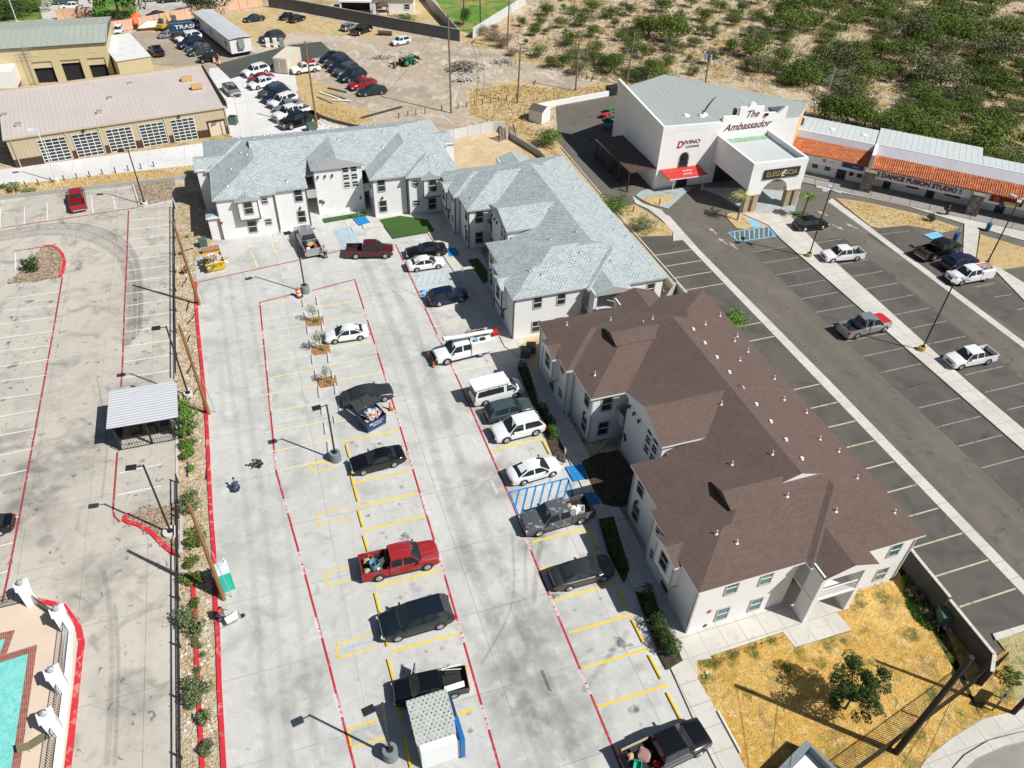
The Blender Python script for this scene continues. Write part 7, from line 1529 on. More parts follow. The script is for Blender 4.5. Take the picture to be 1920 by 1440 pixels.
for px, py, wd in spots:
    c = G(px, py+wd*.22); c2 = G(px+wd/2, py+wd*.22); W_ = 2*math.hypot(c2[0]-c[0],c2[1]-c[1]); placed.append((c[0],c[1],W_*1.18))
def inpoly(p, poly):
    ins = False; j = len(poly)-1
    for i in range(len(poly)):
        if (poly[i][1]>p[1]) != (poly[j][1]>p[1]) and p[0] < (poly[j][0]-poly[i][0])*(p[1]-poly[i][1])/(poly[j][1]-poly[i][1])+poly[i][0]: ins = not ins
        j = i
    return ins
region = gp([(985,-60),(990,12),(955,95),(1060,140),(1170,158),(1240,128),(1520,175),(1560,215),(1680,248),(1850,290),(1990,325),(2080,-80)])
tries = 0
while len(placed) < 297 and tries < 9000:
    tries += 1
    px = rngv.uniform(960,2020); py = rngv.uniform(-50,320)
    c = G(px,py)
    if not inpoly(c, region): continue
    dens = .25+.75*max(0,min(1,(px-1150)/550))
    if rngv.random() > dens: continue
    W_ = rngv.choice([3.2,4.2,5.5,6.5,8.0,9.0]) if px > 1400 else rngv.choice([1.4,2,2.6,3.4,4.5])
    if any(math.hypot(c[0]-a,c[1]-b) < (W_+w_)*(.30 if px < 1450 else .24) for a,b,w_ in placed): continue
    placed.append((c[0],c[1],W_))
for i, (x, y, W_) in enumerate(placed):
    plant('mesq', (x,y), W_/6, 'green mesquite shrub growing in the sandy brushland behind the hall', 'mesquite_shrub', 'shrub', 'mesquite shrubs scattered over the brushland', rng=rngv, zs=rngv.uniform(.75,1.2)*(1.25 if W_ < 4 else .9), mt=rngv.choice([None,None,None,leaf_grn,leaf_brn]))
# line of bushes behind the hall and along the cleared slope
for px, py, wd in [(905,62,26),(925,72,30),(940,84,28),(955,70,20),(925,52,18),(960,100,24),(1190,150,30),(1205,142,34),(1175,140,24)]:
    c = G(px,py+4); plant('mesq', c, wd*.13/6*1.1, 'grey-green bush in the thicket near the end of the charcoal wall' if px < 1000 else 'dark bush pressed against the back of the hall', 'bush', 'bush', 'bushes near the charcoal wall' if px < 1000 else 'bushes behind the hall', rng=rngv, mt=leaf_dark if px > 1000 else leaf_tan, zs=.8)
def big(key, px, py, Wm, lab, zs=1.0, mt=None, base=6, name='tree', cat='tree', vi=None):
    return plant(key, G(px,py), Wm/base, lab, name, cat, rng=rngv, mt=mt, zs=zs, vi=vi)
big('mesq',1026,272,6.0,'round olive green bush beside the garden shed and the asphalt',.8,name='bush',cat='bush')
big('mesq',1152,398,4.6,'bright green bush at the corner of the middle building and the walk',.95,leaf_bright,name='bush',cat='bush')
big('mesq',1207,432,3.6,'loose grey-green bush on the dry island left of the asphalt lot',1.0,leaf_sage,name='bush',cat='bush')
big('mesq',1368,622,4.2,'bright green tree between the brown roof and the parking bays',1.25,leaf_bright)
big('mesq',226,42,13,'large dark round tree standing by the street at the top left',1.6,leaf_dark)
big('mesq',398,28,10,'dark tree leaning over the salmon wall',1.5,leaf_dark)
big('mesq',360,22,6,'grey-green tree left of the dark one at the salmon wall',1.1,leaf_sage)
big('mesq',873,46,3.2,'small dark conifer-like tree in the corner of the green yard',1.9,leaf_dark)
big('mesq',30,36,9,'dark hedge tree in the garden at the top left corner',.8,leaf_dark); big('mesq',65,22,7,'reddish garden tree beside the driveway at the top left',.8,leaf_mesq)
big('mesq',760,42,6,'low green bush in the dry yard beside the playset house',.5,leaf_mesq,name='bush',cat='bush')
for px, py, wd, l in [(30,357,1.6,'pale green weed bush left end of the dry verge'),(58,362,1.5,'dark weed bush beside the pale one in the dry verge'),(10,352,1.0,'small weed at the left edge of the dry verge')]:
    plant('shrub',G(px,py),wd/1.0,l,'bush','bush',rng=rngv,mt=leaf_sage)
plant('bush',G(64,508),.92,'small dark green tree in the gravel bed with the red kerb','small_tree','tree',rng=rngv,mt=leaf_dark,zs=1.15)
plant('bush',G(1745,415),.6,'small bush on the dry island in front of the stone pillar','small_tree','tree',rng=rngv,mt=leaf_dark,zs=1.2)
# parched lawn oak: crown height found from the offset to its shadow
best = min([k*.1 for k in range(5,60)], key=lambda z: math.hypot(*(G(1612,1288,z)[i]+z/math.tan(SUN_EL)*(-sd.x,-sd.y)[i]/math.cos(SUN_EL)-G(1500,1285)[i] for i in (0,1))))
c = G(1612,1288,best)
rng_ = random.Random(4); blobs = [(math.cos(i*1.05)*rng_.uniform(.2,1.9),math.sin(i*1.05)*rng_.uniform(.2,1.9),best+rng_.uniform(-1.3,1.0),rng_.uniform(.2,.55),rng_.uniform(.2,.55),rng_.uniform(.2,.5)) for i in range(62)]
ok = empty('oak_tree', (c[0],c[1],0)); tag(ok, 'small dark oak tree casting a long shadow on the yellow lawn', 'tree')
leaf_cloud(rng_, blobs, 13500, .125).build('crown', leaf_dark, ok)
q = trunk_geo(rng_, best, .09, 7, 1.3); q.build('trunk', bark, ok)
# saplings with mulch squares
for (px,py),(mx,my),l in [((586,594),(590,603),'topmost thin sapling of the row in the middle of the lot'),((594,650),(601,656),'middle sapling of the row, the leafiest'),((610,708),(613,716),'lowest sapling of the row in the middle of the lot')]:
    c = G(mx,my); q = MB(); q.sheet([(c[0]-1.0,c[1]-.75),(c[0]+.9,c[1]-.85),(c[0]+1.0,c[1]+.75),(c[0]-.9,c[1]+.8)], .022); struct(q.build('mulch_patch', layered('orange_mulch',(.42,.20,.09),[(3,6,0,.5,.62,(.22,.12,.05),.8),(5,6,0,.55,.65,(.10,.16,.03),.8)],rough=1,bump=(8,1,.1))))
    plant('sapling', c, 1.05 if 'middle s' in l else .85, l, 'sapling', 'sapling', rng=rngv)
    plant('shrub', (c[0]+.2,c[1]-.1), .55, 'low green growth at the foot of the '+l.split(' in ')[0].split(',')[0], 'ground_plant', 'plant', rng=rngv, mt=leaf_bright, zs=.6, trunk=False)
# shrubs in the planting strip
gl = 'sage shrubs in the planting strip'
for k,(px,py,s) in enumerate([(351,768,1.2),(352,790,1.25),(350,812,1.3),(356,836,1.2),(358,856,1.0),(359,880,.6),(362,930,.7),(354,950,1.25),(364,958,.9),(366,1012,1.15),(368,1022,1.0),(365,1056,.9),(358,1090,.9),(367,1092,.8),(369,1138,.6),(362,1172,1.35),(368,1192,1.0),(372,1212,.5),(377,1294,1.1),(372,1318,1.0),(382,1356,.9),(387,1414,.8),(371,1262,.5),(380,1230,.4),(338,478,.4),(352,445,.4)]):
    mt = leaf_sage if k > 14 or k in (6,7,8) else leaf_bright if k < 6 else leaf_mesq
    plant('shrub', G(px,py), s*1.25, 'spiky green shrub in the stony planting strip between the two lots', 'strip_shrub', 'shrub', gl, rng=rngv, mt=mt, zs=rngv.uniform(.9,1.3))
# hedges of the brown-roofed building
def hedge(pts, wdt, h, mt, label, n=1600):
    rng = random.Random(len(pts)*7+int(pts[0][0])); W_ = [Vector(G(*p)) for p in pts]; L = sum((b-a).length for a,b in zip(W_,W_[1:])); bl = []
    for a, b in zip(W_,W_[1:]):
        k = max(2,int((b-a).length/.55))
        for i in range(k): p = a.lerp(b,(i+rng.random()*.5)/k); bl.append((p.x+rng.uniform(-.12,.12),p.y,h*.55,wdt*.52*rng.uniform(.85,1.15),.5,h*.5*rng.uniform(.85,1.1)))
    c = W_[0]; bl = [(b[0]-c.x,b[1]-c.y,*b[2:]) for b in bl]; q = leaf_cloud(rng, bl, int(n*L/3), .13, .5)
    o = q.build('hedge', mt, loc=(c.x,c.y,.1)); return tag(o, label, 'hedge')
hedge([(1218,1150),(1235,1185),(1262,1238)],1.15,1.5,leaf_dark,'sunlit dark green hedge beside the corner of the brown-roofed building',2600)
hedge([(1210,1118),(1218,1145)],1.0,1.3,leaf_dark,'round dark hedge in the shade above the sunlit hedge')
hedge([(1135,990),(1150,1030),(1168,1075)],.95,1.2,leaf_dark,'dark hedge in the shade beside the peeling grey pickup and dark sedan')
hedge([(1015,770),(1028,790),(1040,830)],.85,1.0,leaf_dark,'dark low hedge behind the white SUV')
hedge([(978,690),(995,735)],.8,1.0,leaf_dark,'dark low hedge behind the white van and slate SUV')
plant('bush',G(1036,818),.62,'bright green round bush catching the sun behind the white SUV','bush','bush',rng=rngv,mt=leaf_bright)
plant('shrub',G(1714,1118),1.0,'greyish wilted shrub in the green patch by the slatted wall','bush','bush',rng=rngv,mt=leaf_tan); plant('shrub',G(1733,1150),1.1,'wilted twiggy shrub near the green cabinet','bush','bush',rng=rngv,mt=leaf_tan)
plant('shrub',G(1890,1270),1.4,'weedy green tuft outside the slatted wall corner','bush','bush',rng=rngv,mt=leaf_mesq,zs=.6)
# palms
def palm(b, t, h, label, fronds, droop, col, dirs=None, L=1.9):
    B = G(*b); T_ = G(*t,h); r_ = empty('palm_tree', (B[0],B[1],0)); tag(r_, label, 'palm')
    tp = Vector((T_[0]-B[0],T_[1]-B[1],h)); tp = tp.normalized()*0+Vector((max(-.8,min(.8,tp.x)),max(-.8,min(.8,tp.y)),h)); q = MB(); q.tube([(0,0,0),tp*.5+Vector((.02,0,0)),tp],.13,9); q.build('trunk', greywood, r_); rng = random.Random(3)
    for k in range(fronds):
        a = (dirs[k] if dirs else k*6.28/fronds)+rng.uniform(-.2,.2); u = Vector((math.cos(a),math.sin(a),0)); v = Vector((-u.y,u.x,0)); q = MB(); pr_ = None
        for i in range(9):
            t_ = i/8; p = tp+u*L*t_+Vector((0,0,.55*math.sin(t_*2.2)-droop*t_*t_))
            if pr_ is not None:
                wd = .42*math.sin(min(1,t_*1.15)*3.0)+.08
                for s in (-1,1):
                    for m_ in range(2):
                        c0 = pr_.lerp(p,m_/2); q.add([c0, c0+u*.10, c0+v*s*wd+u*.22-Vector((0,0,wd*.55))], [(0,1,2)])
                q.cyl(pr_,p,.018,.014,4)
            pr_ = p
        q.build('frond', col, r_)
palm((1382,414),(1394,366),3.4,'yellowing palm with wind-blown fronds at the left foot of the hall porch',13,.9,foliage_mat('yellow_palm',[(.40,.34,.12),(.26,.28,.07),(.50,.42,.2)]),dirs=[2.4,2.7,3.0,3.3,3.6,2.9,3.2,2.2,.6,5.2,4.2,1.4,3.9])
palm((1504,405),(1517,368),3.2,'small bright green palm at the right foot of the hall porch',11,.8,leaf_bright,L=1.3)
# grass and stones nobody could count
def scatter(name, poly_px, n, mt, hmin, hmax, z=.1, seed=1, wdt=.05):
    rng = random.Random(seed); P_px = poly_px; xs = [p[0] for p in P_px]; ys_ = [p[1] for p in P_px]; q = MB(); k = 0
    while k < n:
        p = (rng.uniform(min(xs),max(xs)), rng.uniform(min(ys_),max(ys_)))
        if not inpoly(p, P_px): continue
        k += 1
        for j in range(3):
            x = p[0]+rng.uniform(-.1,.1); y = p[1]+rng.uniform(-.1,.1); a = rng.uniform(0,6.28); h = rng.uniform(hmin,hmax); dx, dy = math.cos(a)*wdt, math.sin(a)*wdt
            lx, ly = rng.uniform(-.5,.5)*h, rng.uniform(-.5,.5)*h
            q.add([(x-dx,y-dy,z),(x+dx,y+dy,z),(x+lx,y+ly,z+h)], [(0,1,2)])
    o = q.build(name, mt); o['kind'] = 'stuff'; return o
lp = [p for p in lawn_poly]
scatter('parched_grass', lp, 6500, leaf_dry, .03,.09, .1, 1, .018)
scatter('green_weeds', gp([(1692,1085),(1700,1080),(1725,1110),(1745,1145),(1765,1175),(1740,1185),(1715,1165),(1700,1140)]), 1100, leaf_bright, .08,.25,.1, 2)
scatter('green_weeds', gp([(1310,1243),(1330,1236),(1400,1212),(1470,1190),(1470,1200),(1400,1224),(1330,1255),(1325,1300),(1310,1275)]), 170, leaf_mesq, .04,.12,.1, 3, .03)
scatter('verge_grass', [(-55,109),(-6.8,109),(-5.5,112.4),(-55,112.3)], 1500, leaf_dry, .1,.4,.0, 4, .05)
scatter('slope_grass', gp([(880,170),(960,160),(1060,168),(1150,160),(1150,172),(1060,188),(1005,204),(985,235),(1030,262),(1100,360),(1090,350),(1010,262),(930,235),(880,215)]), 2600, leaf_dry, .1,.45,.0, 5, .05)
scatter('weed_tufts', gp([(520,150),(590,190),(700,225),(640,245),(600,235),(560,190)]), 500, leaf_dry, .1,.35,.0, 6, .05)
scatter('strip_weeds', [(-11.4,15),(-9.6,15),(-9.3,48),(-9.6,86),(-7,92),(-8,104),(-11,104),(-11.5,86),(-11.3,48)], 1800, leaf_dry, .06,.25,.01, 7)
scatter('island_grass', gp([(1566,374),(1625,382),(1720,404),(1795,430),(1765,435),(1740,428),(1700,421),(1645,426)]), 900, leaf_dry, .05,.18,.08, 8, .035)
scatter('island_grass', gp([(1160,394),(1190,386),(1215,400),(1260,432),(1200,442),(1170,420)]), 350, leaf_dry, .05,.18,.06, 9, .035)
scatter('building_edge_grass', [(41.4,60),(43.6,60),(44.2,75),(44.3,90),(41.5,92),(39.6,78)], 900, leaf_dry, .1,.3,.0, 10, .05)
q = MB(); rg = random.Random(8)
def rock(q, c, s, rg):
    n = 6; vs = [Vector((c[0]+math.cos(i*1.047)*s*rg.uniform(.7,1.1),c[1]+math.sin(i*1.047)*s*rg.uniform(.6,1.1),c[2])) for i in range(n)]+[Vector((c[0]+math.cos(i*1.047+.3)*s*.6*rg.uniform(.7,1.1),c[1]+math.sin(i*1.047+.3)*s*.6*rg.uniform(.6,1.1),c[2]+s*rg.uniform(.4,.8))) for i in range(n)]
    q.add(vs, [(i,(i+1)%n,n+(i+1)%n,n+i) for i in range(n)]+[tuple(range(n,2*n))])
rockm = foliage_mat('pale_stones',[(.55,.50,.42),(.66,.63,.57),(.32,.24,.16),(.5,.42,.32)])
for _ in range(1300):
    y = rg.uniform(14,88); x = rg.uniform(-11.4,-9.5); rock(q,(x,y,0),rg.uniform(.03,.13),rg)
o = q.build('stones', rockm); o['kind'] = 'stuff'
q = MB()
for _ in range(2600):
    p = (rg.uniform(-30,-10), rg.uniform(40,110))
    for poly, z in ((gp(bed1),.11),(gp(bed2),.11),([(-15.6,101.8),(-11.9,102.6),(-11.4,108.3),(-16.6,108.3)],.11)):
        if inpoly(p, poly):
            for _k in range(14): rock(q,(p[0]+rg.uniform(-.5,.5),p[1]+rg.uniform(-.5,.5),z),rg.uniform(.04,.09),rg)
o = q.build('river_rock', foliage_mat('river_stones',[(.30,.22,.15),(.50,.42,.32),(.18,.13,.10),(.36,.20,.12)])); o['kind'] = 'stuff'
# undergrowth of the brushland
q = MB(); rg = random.Random(21)
for _ in range(10000):
    px = rg.uniform(940,2020); py = rg.uniform(-40,320); c = G(px,py)
    if not inpoly(c, region): continue
    s = rg.uniform(.2,.8)
    for j in range(11):
        u = Vector((rg.gauss(0,1),rg.gauss(0,1),abs(rg.gauss(0,1)))).normalized(); p = Vector((c[0],c[1],0))+u*s*Vector((1,1,.6)).length*.5; t = u.orthogonal().normalized(); v = u.cross(t); a = s*rg.uniform(.12,.3)
        q.add([p-t*a,p-v*a*.6,p+t*a,p+v*a*.6],[(0,1,2,3)])
o = q.build('undergrowth', foliage_mat('undergrowth_leaves',[(.16,.14,.07),(.32,.26,.13),(.07,.09,.03),(.46,.34,.13),(.12,.11,.06),(.10,.13,.04)])); o['kind'] = 'stuff'
# ---------------------------------------------------------------- containers, bins, debris
def lump(q, c, s, rg):
    bm = bmesh.new(); bmesh.ops.create_icosphere(bm, subdivisions=1, radius=1)
    M = Matrix.Rotation(rg.uniform(0,6.28),3,'Z'); f = [rg.uniform(.6,1.1) for _ in bm.verts]
    q.add([Vector(c)+(M@Vector((v.co.x*s[0]*f[v.index%len(f)],v.co.y*s[1]*f[v.index%len(f)],v.co.z*s[2]*f[v.index%len(f)]))) for v in bm.verts],[tuple(v.index for v in p.verts) for p in bm.faces]); bm.free()
def heap(c, w_, d_, h, n, mt, name, label, cat, rz=0, seed=1, boards=.5):
    rg = random.Random(seed); q = MB()
    for i in range(n):
        x = rg.gauss(0,.32)*w_/1.4; y = rg.gauss(0,.32)*d_/1.4; z = max(.03,h*(1-(2*x/w_)**2*.6-(2*y/d_)**2*.6)*rg.uniform(.2,1))
        if rg.random() < boards: q.obox((x,y,z),(rg.uniform(.4,1.3),rg.uniform(.08,.25),.05),rz=rg.uniform(0,3.14),ry=rg.uniform(-.5,.5))
        else: lump(q,(x,y,z),(rg.uniform(.1,.3),rg.uniform(.1,.3),rg.uniform(.08,.2)),rg)
    o = q.build(name, mt, loc=(c[0],c[1],c[2] if len(c) > 2 else 0)); o.rotation_euler.z = rz; return tag(o, label, cat)
trashm = foliage_mat('mixed_trash',[(.60,.58,.54),(.45,.36,.25),(.12,.12,.13),(.7,.68,.66),(.35,.28,.22),(.2,.22,.25)])
# yellow dumpster
c = Vector(G(404,505)); yd = empty('dumpster', (c.x,c.y+.5,0), R(8)); tag(yd, 'yellow steel dumpster heaped with trash at the top left corner of the lot', 'dumpster')
ym = base_mat('dumpster_yellow',(.78,.55,.01),.45)
q = MB(); zb, zt = .15, 1.25
vs = [(-.95,-1.0,zb),(.95,-1.0,zb),(.95,1.3,zb),(-.95,1.3,zb),(-1.05,-1.2,zt),(1.05,-1.2,zt),(1.05,1.4,zt),(-1.05,1.4,zt)]
q.add(vs,[(0,1,5,4),(1,2,6,5),(2,3,7,6),(3,0,4,7),(0,3,2,1)]); q.add([(x*.93,y*.93,z) for x,y,z in vs],[(4,5,1,0),(5,6,2,1),(6,7,3,2),(7,4,0,3)]); q.build('body', ym, yd)
for x in (-.75,-.25,.25,.75): q = MB(); q.add([(x-.06,-1.0,zb),(x+.06,-1.0,zb),(x+.06,-1.3,zt-.05),(x-.06,-1.3,zt-.05),(x-.06,-1.2,zt),(x+.06,-1.2,zt)],[(0,1,2,3),(3,2,5,4)]); q.build('rib', ym, yd)
q = MB(); q.box(-1.1,1.1,-1.34,-1.2,zt-.05,zt+.05); q.build('rim', ym, yd)
heap((c.x,c.y+.6,.7),2.2,2.6,.9,130,trashm,'trash_heap','pale trash heaped in the yellow dumpster','trash',R(8),2)
c = G(396,472); q = MB(); q.cyl((-1.0,0,.35),(1.0,0,.35),.35,.35,16); o = q.build('cardboard_tube', base_mat('rolled_carpet',(.30,.15,.09),.9), loc=(c[0],c[1],.0)); o.rotation_euler.z = R(12); tag(o,'brown rolled tube behind the yellow dumpster','tube')
def cabinet(px, py, s, rz, label, mt=green_box, name='utility_cabinet', cat='utility box'):
    c = G(px,py); r_ = empty(name,(c[0],c[1],0),rz); tag(r_,label,cat); q = MB(); q.box(-s[0]/2,s[0]/2,-s[1]/2,s[1]/2,.1,s[2]); q.build('body',mt,r_); q = MB(); q.box(-s[0]/2-.08,s[0]/2+.08,-s[1]/2-.08,s[1]/2+.08,0,.1); q.build('pad',walk,r_)
    q = MB(); q.box(-s[0]/2-.03,s[0]/2+.03,-s[1]/2-.03,s[1]/2+.03,s[2],s[2]+.05); q.build('lid',mt,r_); q = MB(); q.box(-s[0]/2+.05,s[0]/2-.05,-s[1]/2-.02,-s[1]/2,.2,s[2]-.1); q.build('door',mt,r_)
cabinet(382,462,(.9,.8,1.0),R(10),'green utility cabinet on sand left of the far apartment building')
cabinet(1768,1166,(1.15,1.05,1.25),R(-25),'green utility cabinet on the lawn beside the slatted wall')
cabinet(585,246,(1.3,1.2,1.2),R(10),'green utility cabinet by the lower end of the workshop drive')
def ac_unit(px, py, label, z=0, s=.8, mt=steel):
    c = G(px,py); r_ = empty('air_conditioner',(c[0],c[1],z),R(-20)); tag(r_,label,'air conditioner'); q = MB(); q.box(-s/2,s/2,-s/2,s/2,0,s); q.build('casing',mt,r_); q = MB(); q.cyl((0,0,s),(0,0,s+.02),s*.42,s*.42,20); q.build('fan_grille',black,r_)
ac_unit(1757,1124,'grey air conditioner beside the slatted wall above the green cabinet',s=.85); ac_unit(985,668,'dark condenser in the shade between the two nearest buildings, left one',s=1.0,mt=darkgrey); ac_unit(995,660,'dark condenser in the shade between the two nearest buildings, right one',s=1.0,mt=darkgrey); ac_unit(438,232,'green-grey air conditioner at the right end of the tan workshop',s=1.2,mt=green_box)
heap((*G(1772,1172),.1),1.4,1.2,.35,26,rockm,'stone_pile','small pile of pale stones below the green cabinet','stones',0,5,0)
# navy waste bin with open black lids
c = Vector(G(700,800)); nb = empty('waste_bin', (c.x,c.y+.3,0), R(24)); tag(nb, 'navy waste bin full of white bags with its black lids thrown open', 'waste bin')
q = MB(); vs = [(-1.0,-.75,.12),(1.0,-.75,.12),(1.0,.75,.12),(-1.0,.75,.12),(-1.05,-.85,1.3),(1.05,-.85,1.3),(1.05,.8,1.55),(-1.05,.8,1.55)]
q.add(vs,[(0,1,5,4),(1,2,6,5),(2,3,7,6),(3,0,4,7),(0,3,2,1)]); q.add([(x*.93,y*.93,z) for x,y,z in vs],[(4,5,1,0),(5,6,2,1),(6,7,3,2),(7,4,0,3)]); q.build('body', navy, nb)
for x in (-1.0,.02): q = MB(); q.obox((x+.5,1.35,1.75),(.95,1.2,.06),rx=.35); q.build('lid', plasticblk, nb)
q = MB(); M = basis(Vector((0,-.81,.95)),(1,0,0),(0,-.06,1)); ext_text(q,'COMMERCIAL',.22,M,.02); M = basis(Vector((0,-.80,.68)),(1,0,0),(0,-.06,1)); ext_text(q,'723-3100',.26,M,.02); q.build('lettering', white, nb)
heap((c.x,c.y+.3,1.0),1.9,1.4,.7,60,foliage_mat('bagged_trash',[(.7,.68,.68),(.6,.55,.5),(.5,.2,.15),(.72,.72,.74)]),'trash_bags','white and red trash bags piled in the navy waste bin','trash',R(24),6,.1)
# portable toilet
c = Vector(G(420,1103)); pt = empty('portable_toilet', (c.x+.15,c.y+.15,0), R(10)); tag(pt, 'turquoise portable toilet beside the wooden pole at the planting strip', 'portable toilet')
q = MB(); q.box(-.58,.58,-.58,.58,.05,2.1); q.build('cabin', teal, pt); q = MB(); q.hip(-.60,.60,-.60,.60,2.18,pitch=.15,th=.08); q.build('roof',[base_mat('translucent_white_roof',(.62,.70,.68),.5)]*2,pt)
q = MB(); q.box(-.42,.42,-.61,-.585,.12,2.0); q.build('door', base_mat('teal_door',(.02,.50,.38),.5), pt); q = MB(); q.cyl((.45,.45,2.1),(.45,.45,2.6),.05); q.build('vent_pipe', white, pt)
# traffic drums and cones
def drum(px, py, label, group=None, sc=1):
    c = G(px,py); r_ = empty('traffic_drum',(c[0],c[1],0),0,sc); tag(r_,label,'traffic drum',group)
    for k in range(5): q = MB(); q.cyl((0,0,.08+k*.18),(0,0,.26+k*.18),.26-.015*k,.25-.015*k,16,cap=(k==4)); q.build('band', orange if k%2==0 else white, r_)
    q = MB(); q.cyl((0,0,0),(0,0,.08),.40,.38,16); q.build('base', rubber, r_)
drum(561,556,'orange and white traffic drum beside the lamp base at the top of the sapling row',sc=1.15)
drum(402,118,'orange and white traffic drum next to the black off-roader, left one'); drum(412,121,'orange and white traffic drum next to the black off-roader, right one'); drum(408,112,'orange and white traffic drum next to the black off-roader, rear one')
c = G(732,768); r_ = empty('traffic_cone',(c[0],c[1],0)); tag(r_,'tall orange traffic cone at the front of the dark sedan','traffic cone'); q = MB(); q.box(-.22,.22,-.22,.22,0,.05); q.build('base',rubber,r_); q = MB(); q.cyl((0,0,.05),(0,0,1.0),.15,.05,14); q.build('cone',orange,r_)
# debris
heap(G(870,130),7,5,1.5,220,foliage_mat('burnt_debris',[(.10,.09,.08),(.2,.18,.15),(.35,.31,.26),(.06,.055,.05)]),'debris_pile','dark pile of broken boards and rubble on the dirt lot','debris',0,8,.6)
heap(G(872,152),6,3,.9,70,foliage_mat('concrete_rubble',[(.55,.53,.49),(.65,.63,.6),(.3,.28,.25)]),'rubble_pile','pale concrete rubble in front of the dark debris pile','debris',0,9,.7)
heap(G(945,118),6,3,.9,60,foliage_mat('concrete_rubble2',[(.5,.48,.44),(.62,.6,.56),(.25,.2,.15)]),'rubble_pile','pale slabs and scrap at the right end of the dirt lot','debris',0,10,.7)
for k,(px,py,L_,rz,m_,l) in enumerate([(609,188,4.0,-60,oldwood,'single old board left of the white boards'),(618,180,5,-55,white,'long white board, leftmost of the pile on dry grass'),(628,180,5,-50,oldwood,'brown board in the middle of the pile on dry grass'),(640,190,3.0,-20,white,'short white panel in the board pile on dry grass'),(633,170,4,-45,oldwood,'brown board at the top of the pile on dry grass'),(717,212,8,22,bark,'long dark pole lying behind the far apartment roof')]):
    c = G(px,py); q = MB(); q.box(-L_/2,L_/2,-.18,.18,.02,.12); o = q.build('board',m_,loc=(c[0],c[1],.02+.03*k)); o.rotation_euler.z = R(rz); tag(o,l,'board')
c = G(722,66); q = MB(); q.cyl((-1.4,0,.45),(1.4,0,.45),.45,.42,12); o = q.build('log',bark,loc=(c[0],c[1],0)); o.rotation_euler.z=R(-20); tag(o,'thick cut log lying right of the black pickup on the dirt lot','log')
heap(G(718,120-12),5,2.5,.4,80,rockm,'gravel_heap','scattered grey gravel heap left of the green tractor','gravel',0,12,0)
c = G(1398,1368); a = Vector(G(1346,1335,.12)); b = Vector(G(1388,1412,.12)); d = b-a; q = MB(); q.cyl((-d.length/2,0,.08),(d.length/2,0,.08),.08,.08,10); o = q.build('white_pipe', white, loc=((a.x+b.x)/2,(a.y+b.y)/2,.12)); o.rotation_euler.z = math.atan2(d.y,d.x); tag(o,'long white pipe lying along the left edge of the yellow lawn','pipe')
c = G(1324,1262); q = MB(); q.cyl((0,0,0),(0,0,.12),.12,.05,10); tag(q.build('sprinkler_cap', white, loc=(c[0],c[1],.1)),'small white cap in the corner of the yellow lawn','cap')
# blue bins
for px,py,l in ((1789,452,'small blue bin beside the parking sign near the retail strip'),(1850,433,'small blue bin on the retail walkway under the red sign')):
    c = G(px,py); q = MB(); q.cyl((0,0,0),(0,0,.95),.28,.32,14); q.cyl((0,0,.95),(0,0,1.05),.34,.3,14); tag(q.build('litter_bin', blue, loc=(c[0],c[1],.1)),l,'bin')
# bench-like sign bottom right
c = G(1868,1322); r_ = empty('small_sign',(c[0],c[1],.1),R(20)); tag(r_,'low dark sign board on two legs beside the curved walk','sign'); q = MB(); q.box(-.9,.9,-.05,.05,.7,1.5); q.build('board',darkgrey,r_)
for x in (-.7,.7): q = MB(); q.box(x-.04,x+.04,-.04,.04,0,.7); q.build('leg',black,r_)
# black dumpster and patio furniture by the hall
c = G(1150,176); r_ = empty('dumpster',(c[0],c[1],0),R(10)); tag(r_,'black dumpster behind the upper left corner of the hall','dumpster'); q = MB(); q.box(-1.2,1.2,-.8,.8,.1,1.3); q.build('body',black,r_); q = MB(); q.box(-1.25,1.25,-.85,.85,1.3,1.38); q.build('lid',plasticblk,r_)
for px,py,m_,l in ((1143,211,base_mat('green_plastic',(.02,.25,.08),.5),'green picnic table beside the hall side wall'),(1136,221,red,'red picnic table beside the hall side wall'),(1146,228,base_mat('dark_green_plastic',(.01,.10,.05),.5),'dark green picnic table in the shade of the hall'),(1140,243,base_mat('dull_teal',(.02,.12,.12),.5),'dull teal picnic table in the shade of the hall')):
    c = G(px,py); r_ = empty('picnic_table',(c[0],c[1],0),R(15)); tag(r_,l,'table'); q = MB(); q.box(-.9,.9,-.38,.38,.72,.77); q.build('top',m_,r_)
    for y in (-.7,.7): q = MB(); q.box(-.9,.9,y-.13,y+.13,.42,.46); q.build('bench',m_,r_)
    for x in (-.65,.65): q = MB(); q.box(x-.04,x+.04,-.7,.7,.36,.42); q.box(x-.04,x+.04,-.05,.05,0,.72); q.build('leg',black,r_)
# enclosure gate behind the middle building
c = G(952,262); r_ = empty('wooden_gate',(c[0],c[1],0),R(12)); tag(r_,'broken dark wooden gate frame at the corner of the sandy yard','gate')
for x in (-1.6,1.6): q = MB(); q.cyl((x,0,0),(x*.8,.6,2.0),.1); q.build('post',bark,r_)
for k in range(6): q = MB(); q.obox((-1.1+k*.45,.35,.95),(.3,.06,1.8),rx=-.25); q.build('plank',oldwood,r_)
q = MB(); q.obox((0,.3,.9),(.2,.08,2.2),ry=.1,rx=-.25); q.build('brace',base_mat('pale_plank',(.45,.42,.38),.9),r_)
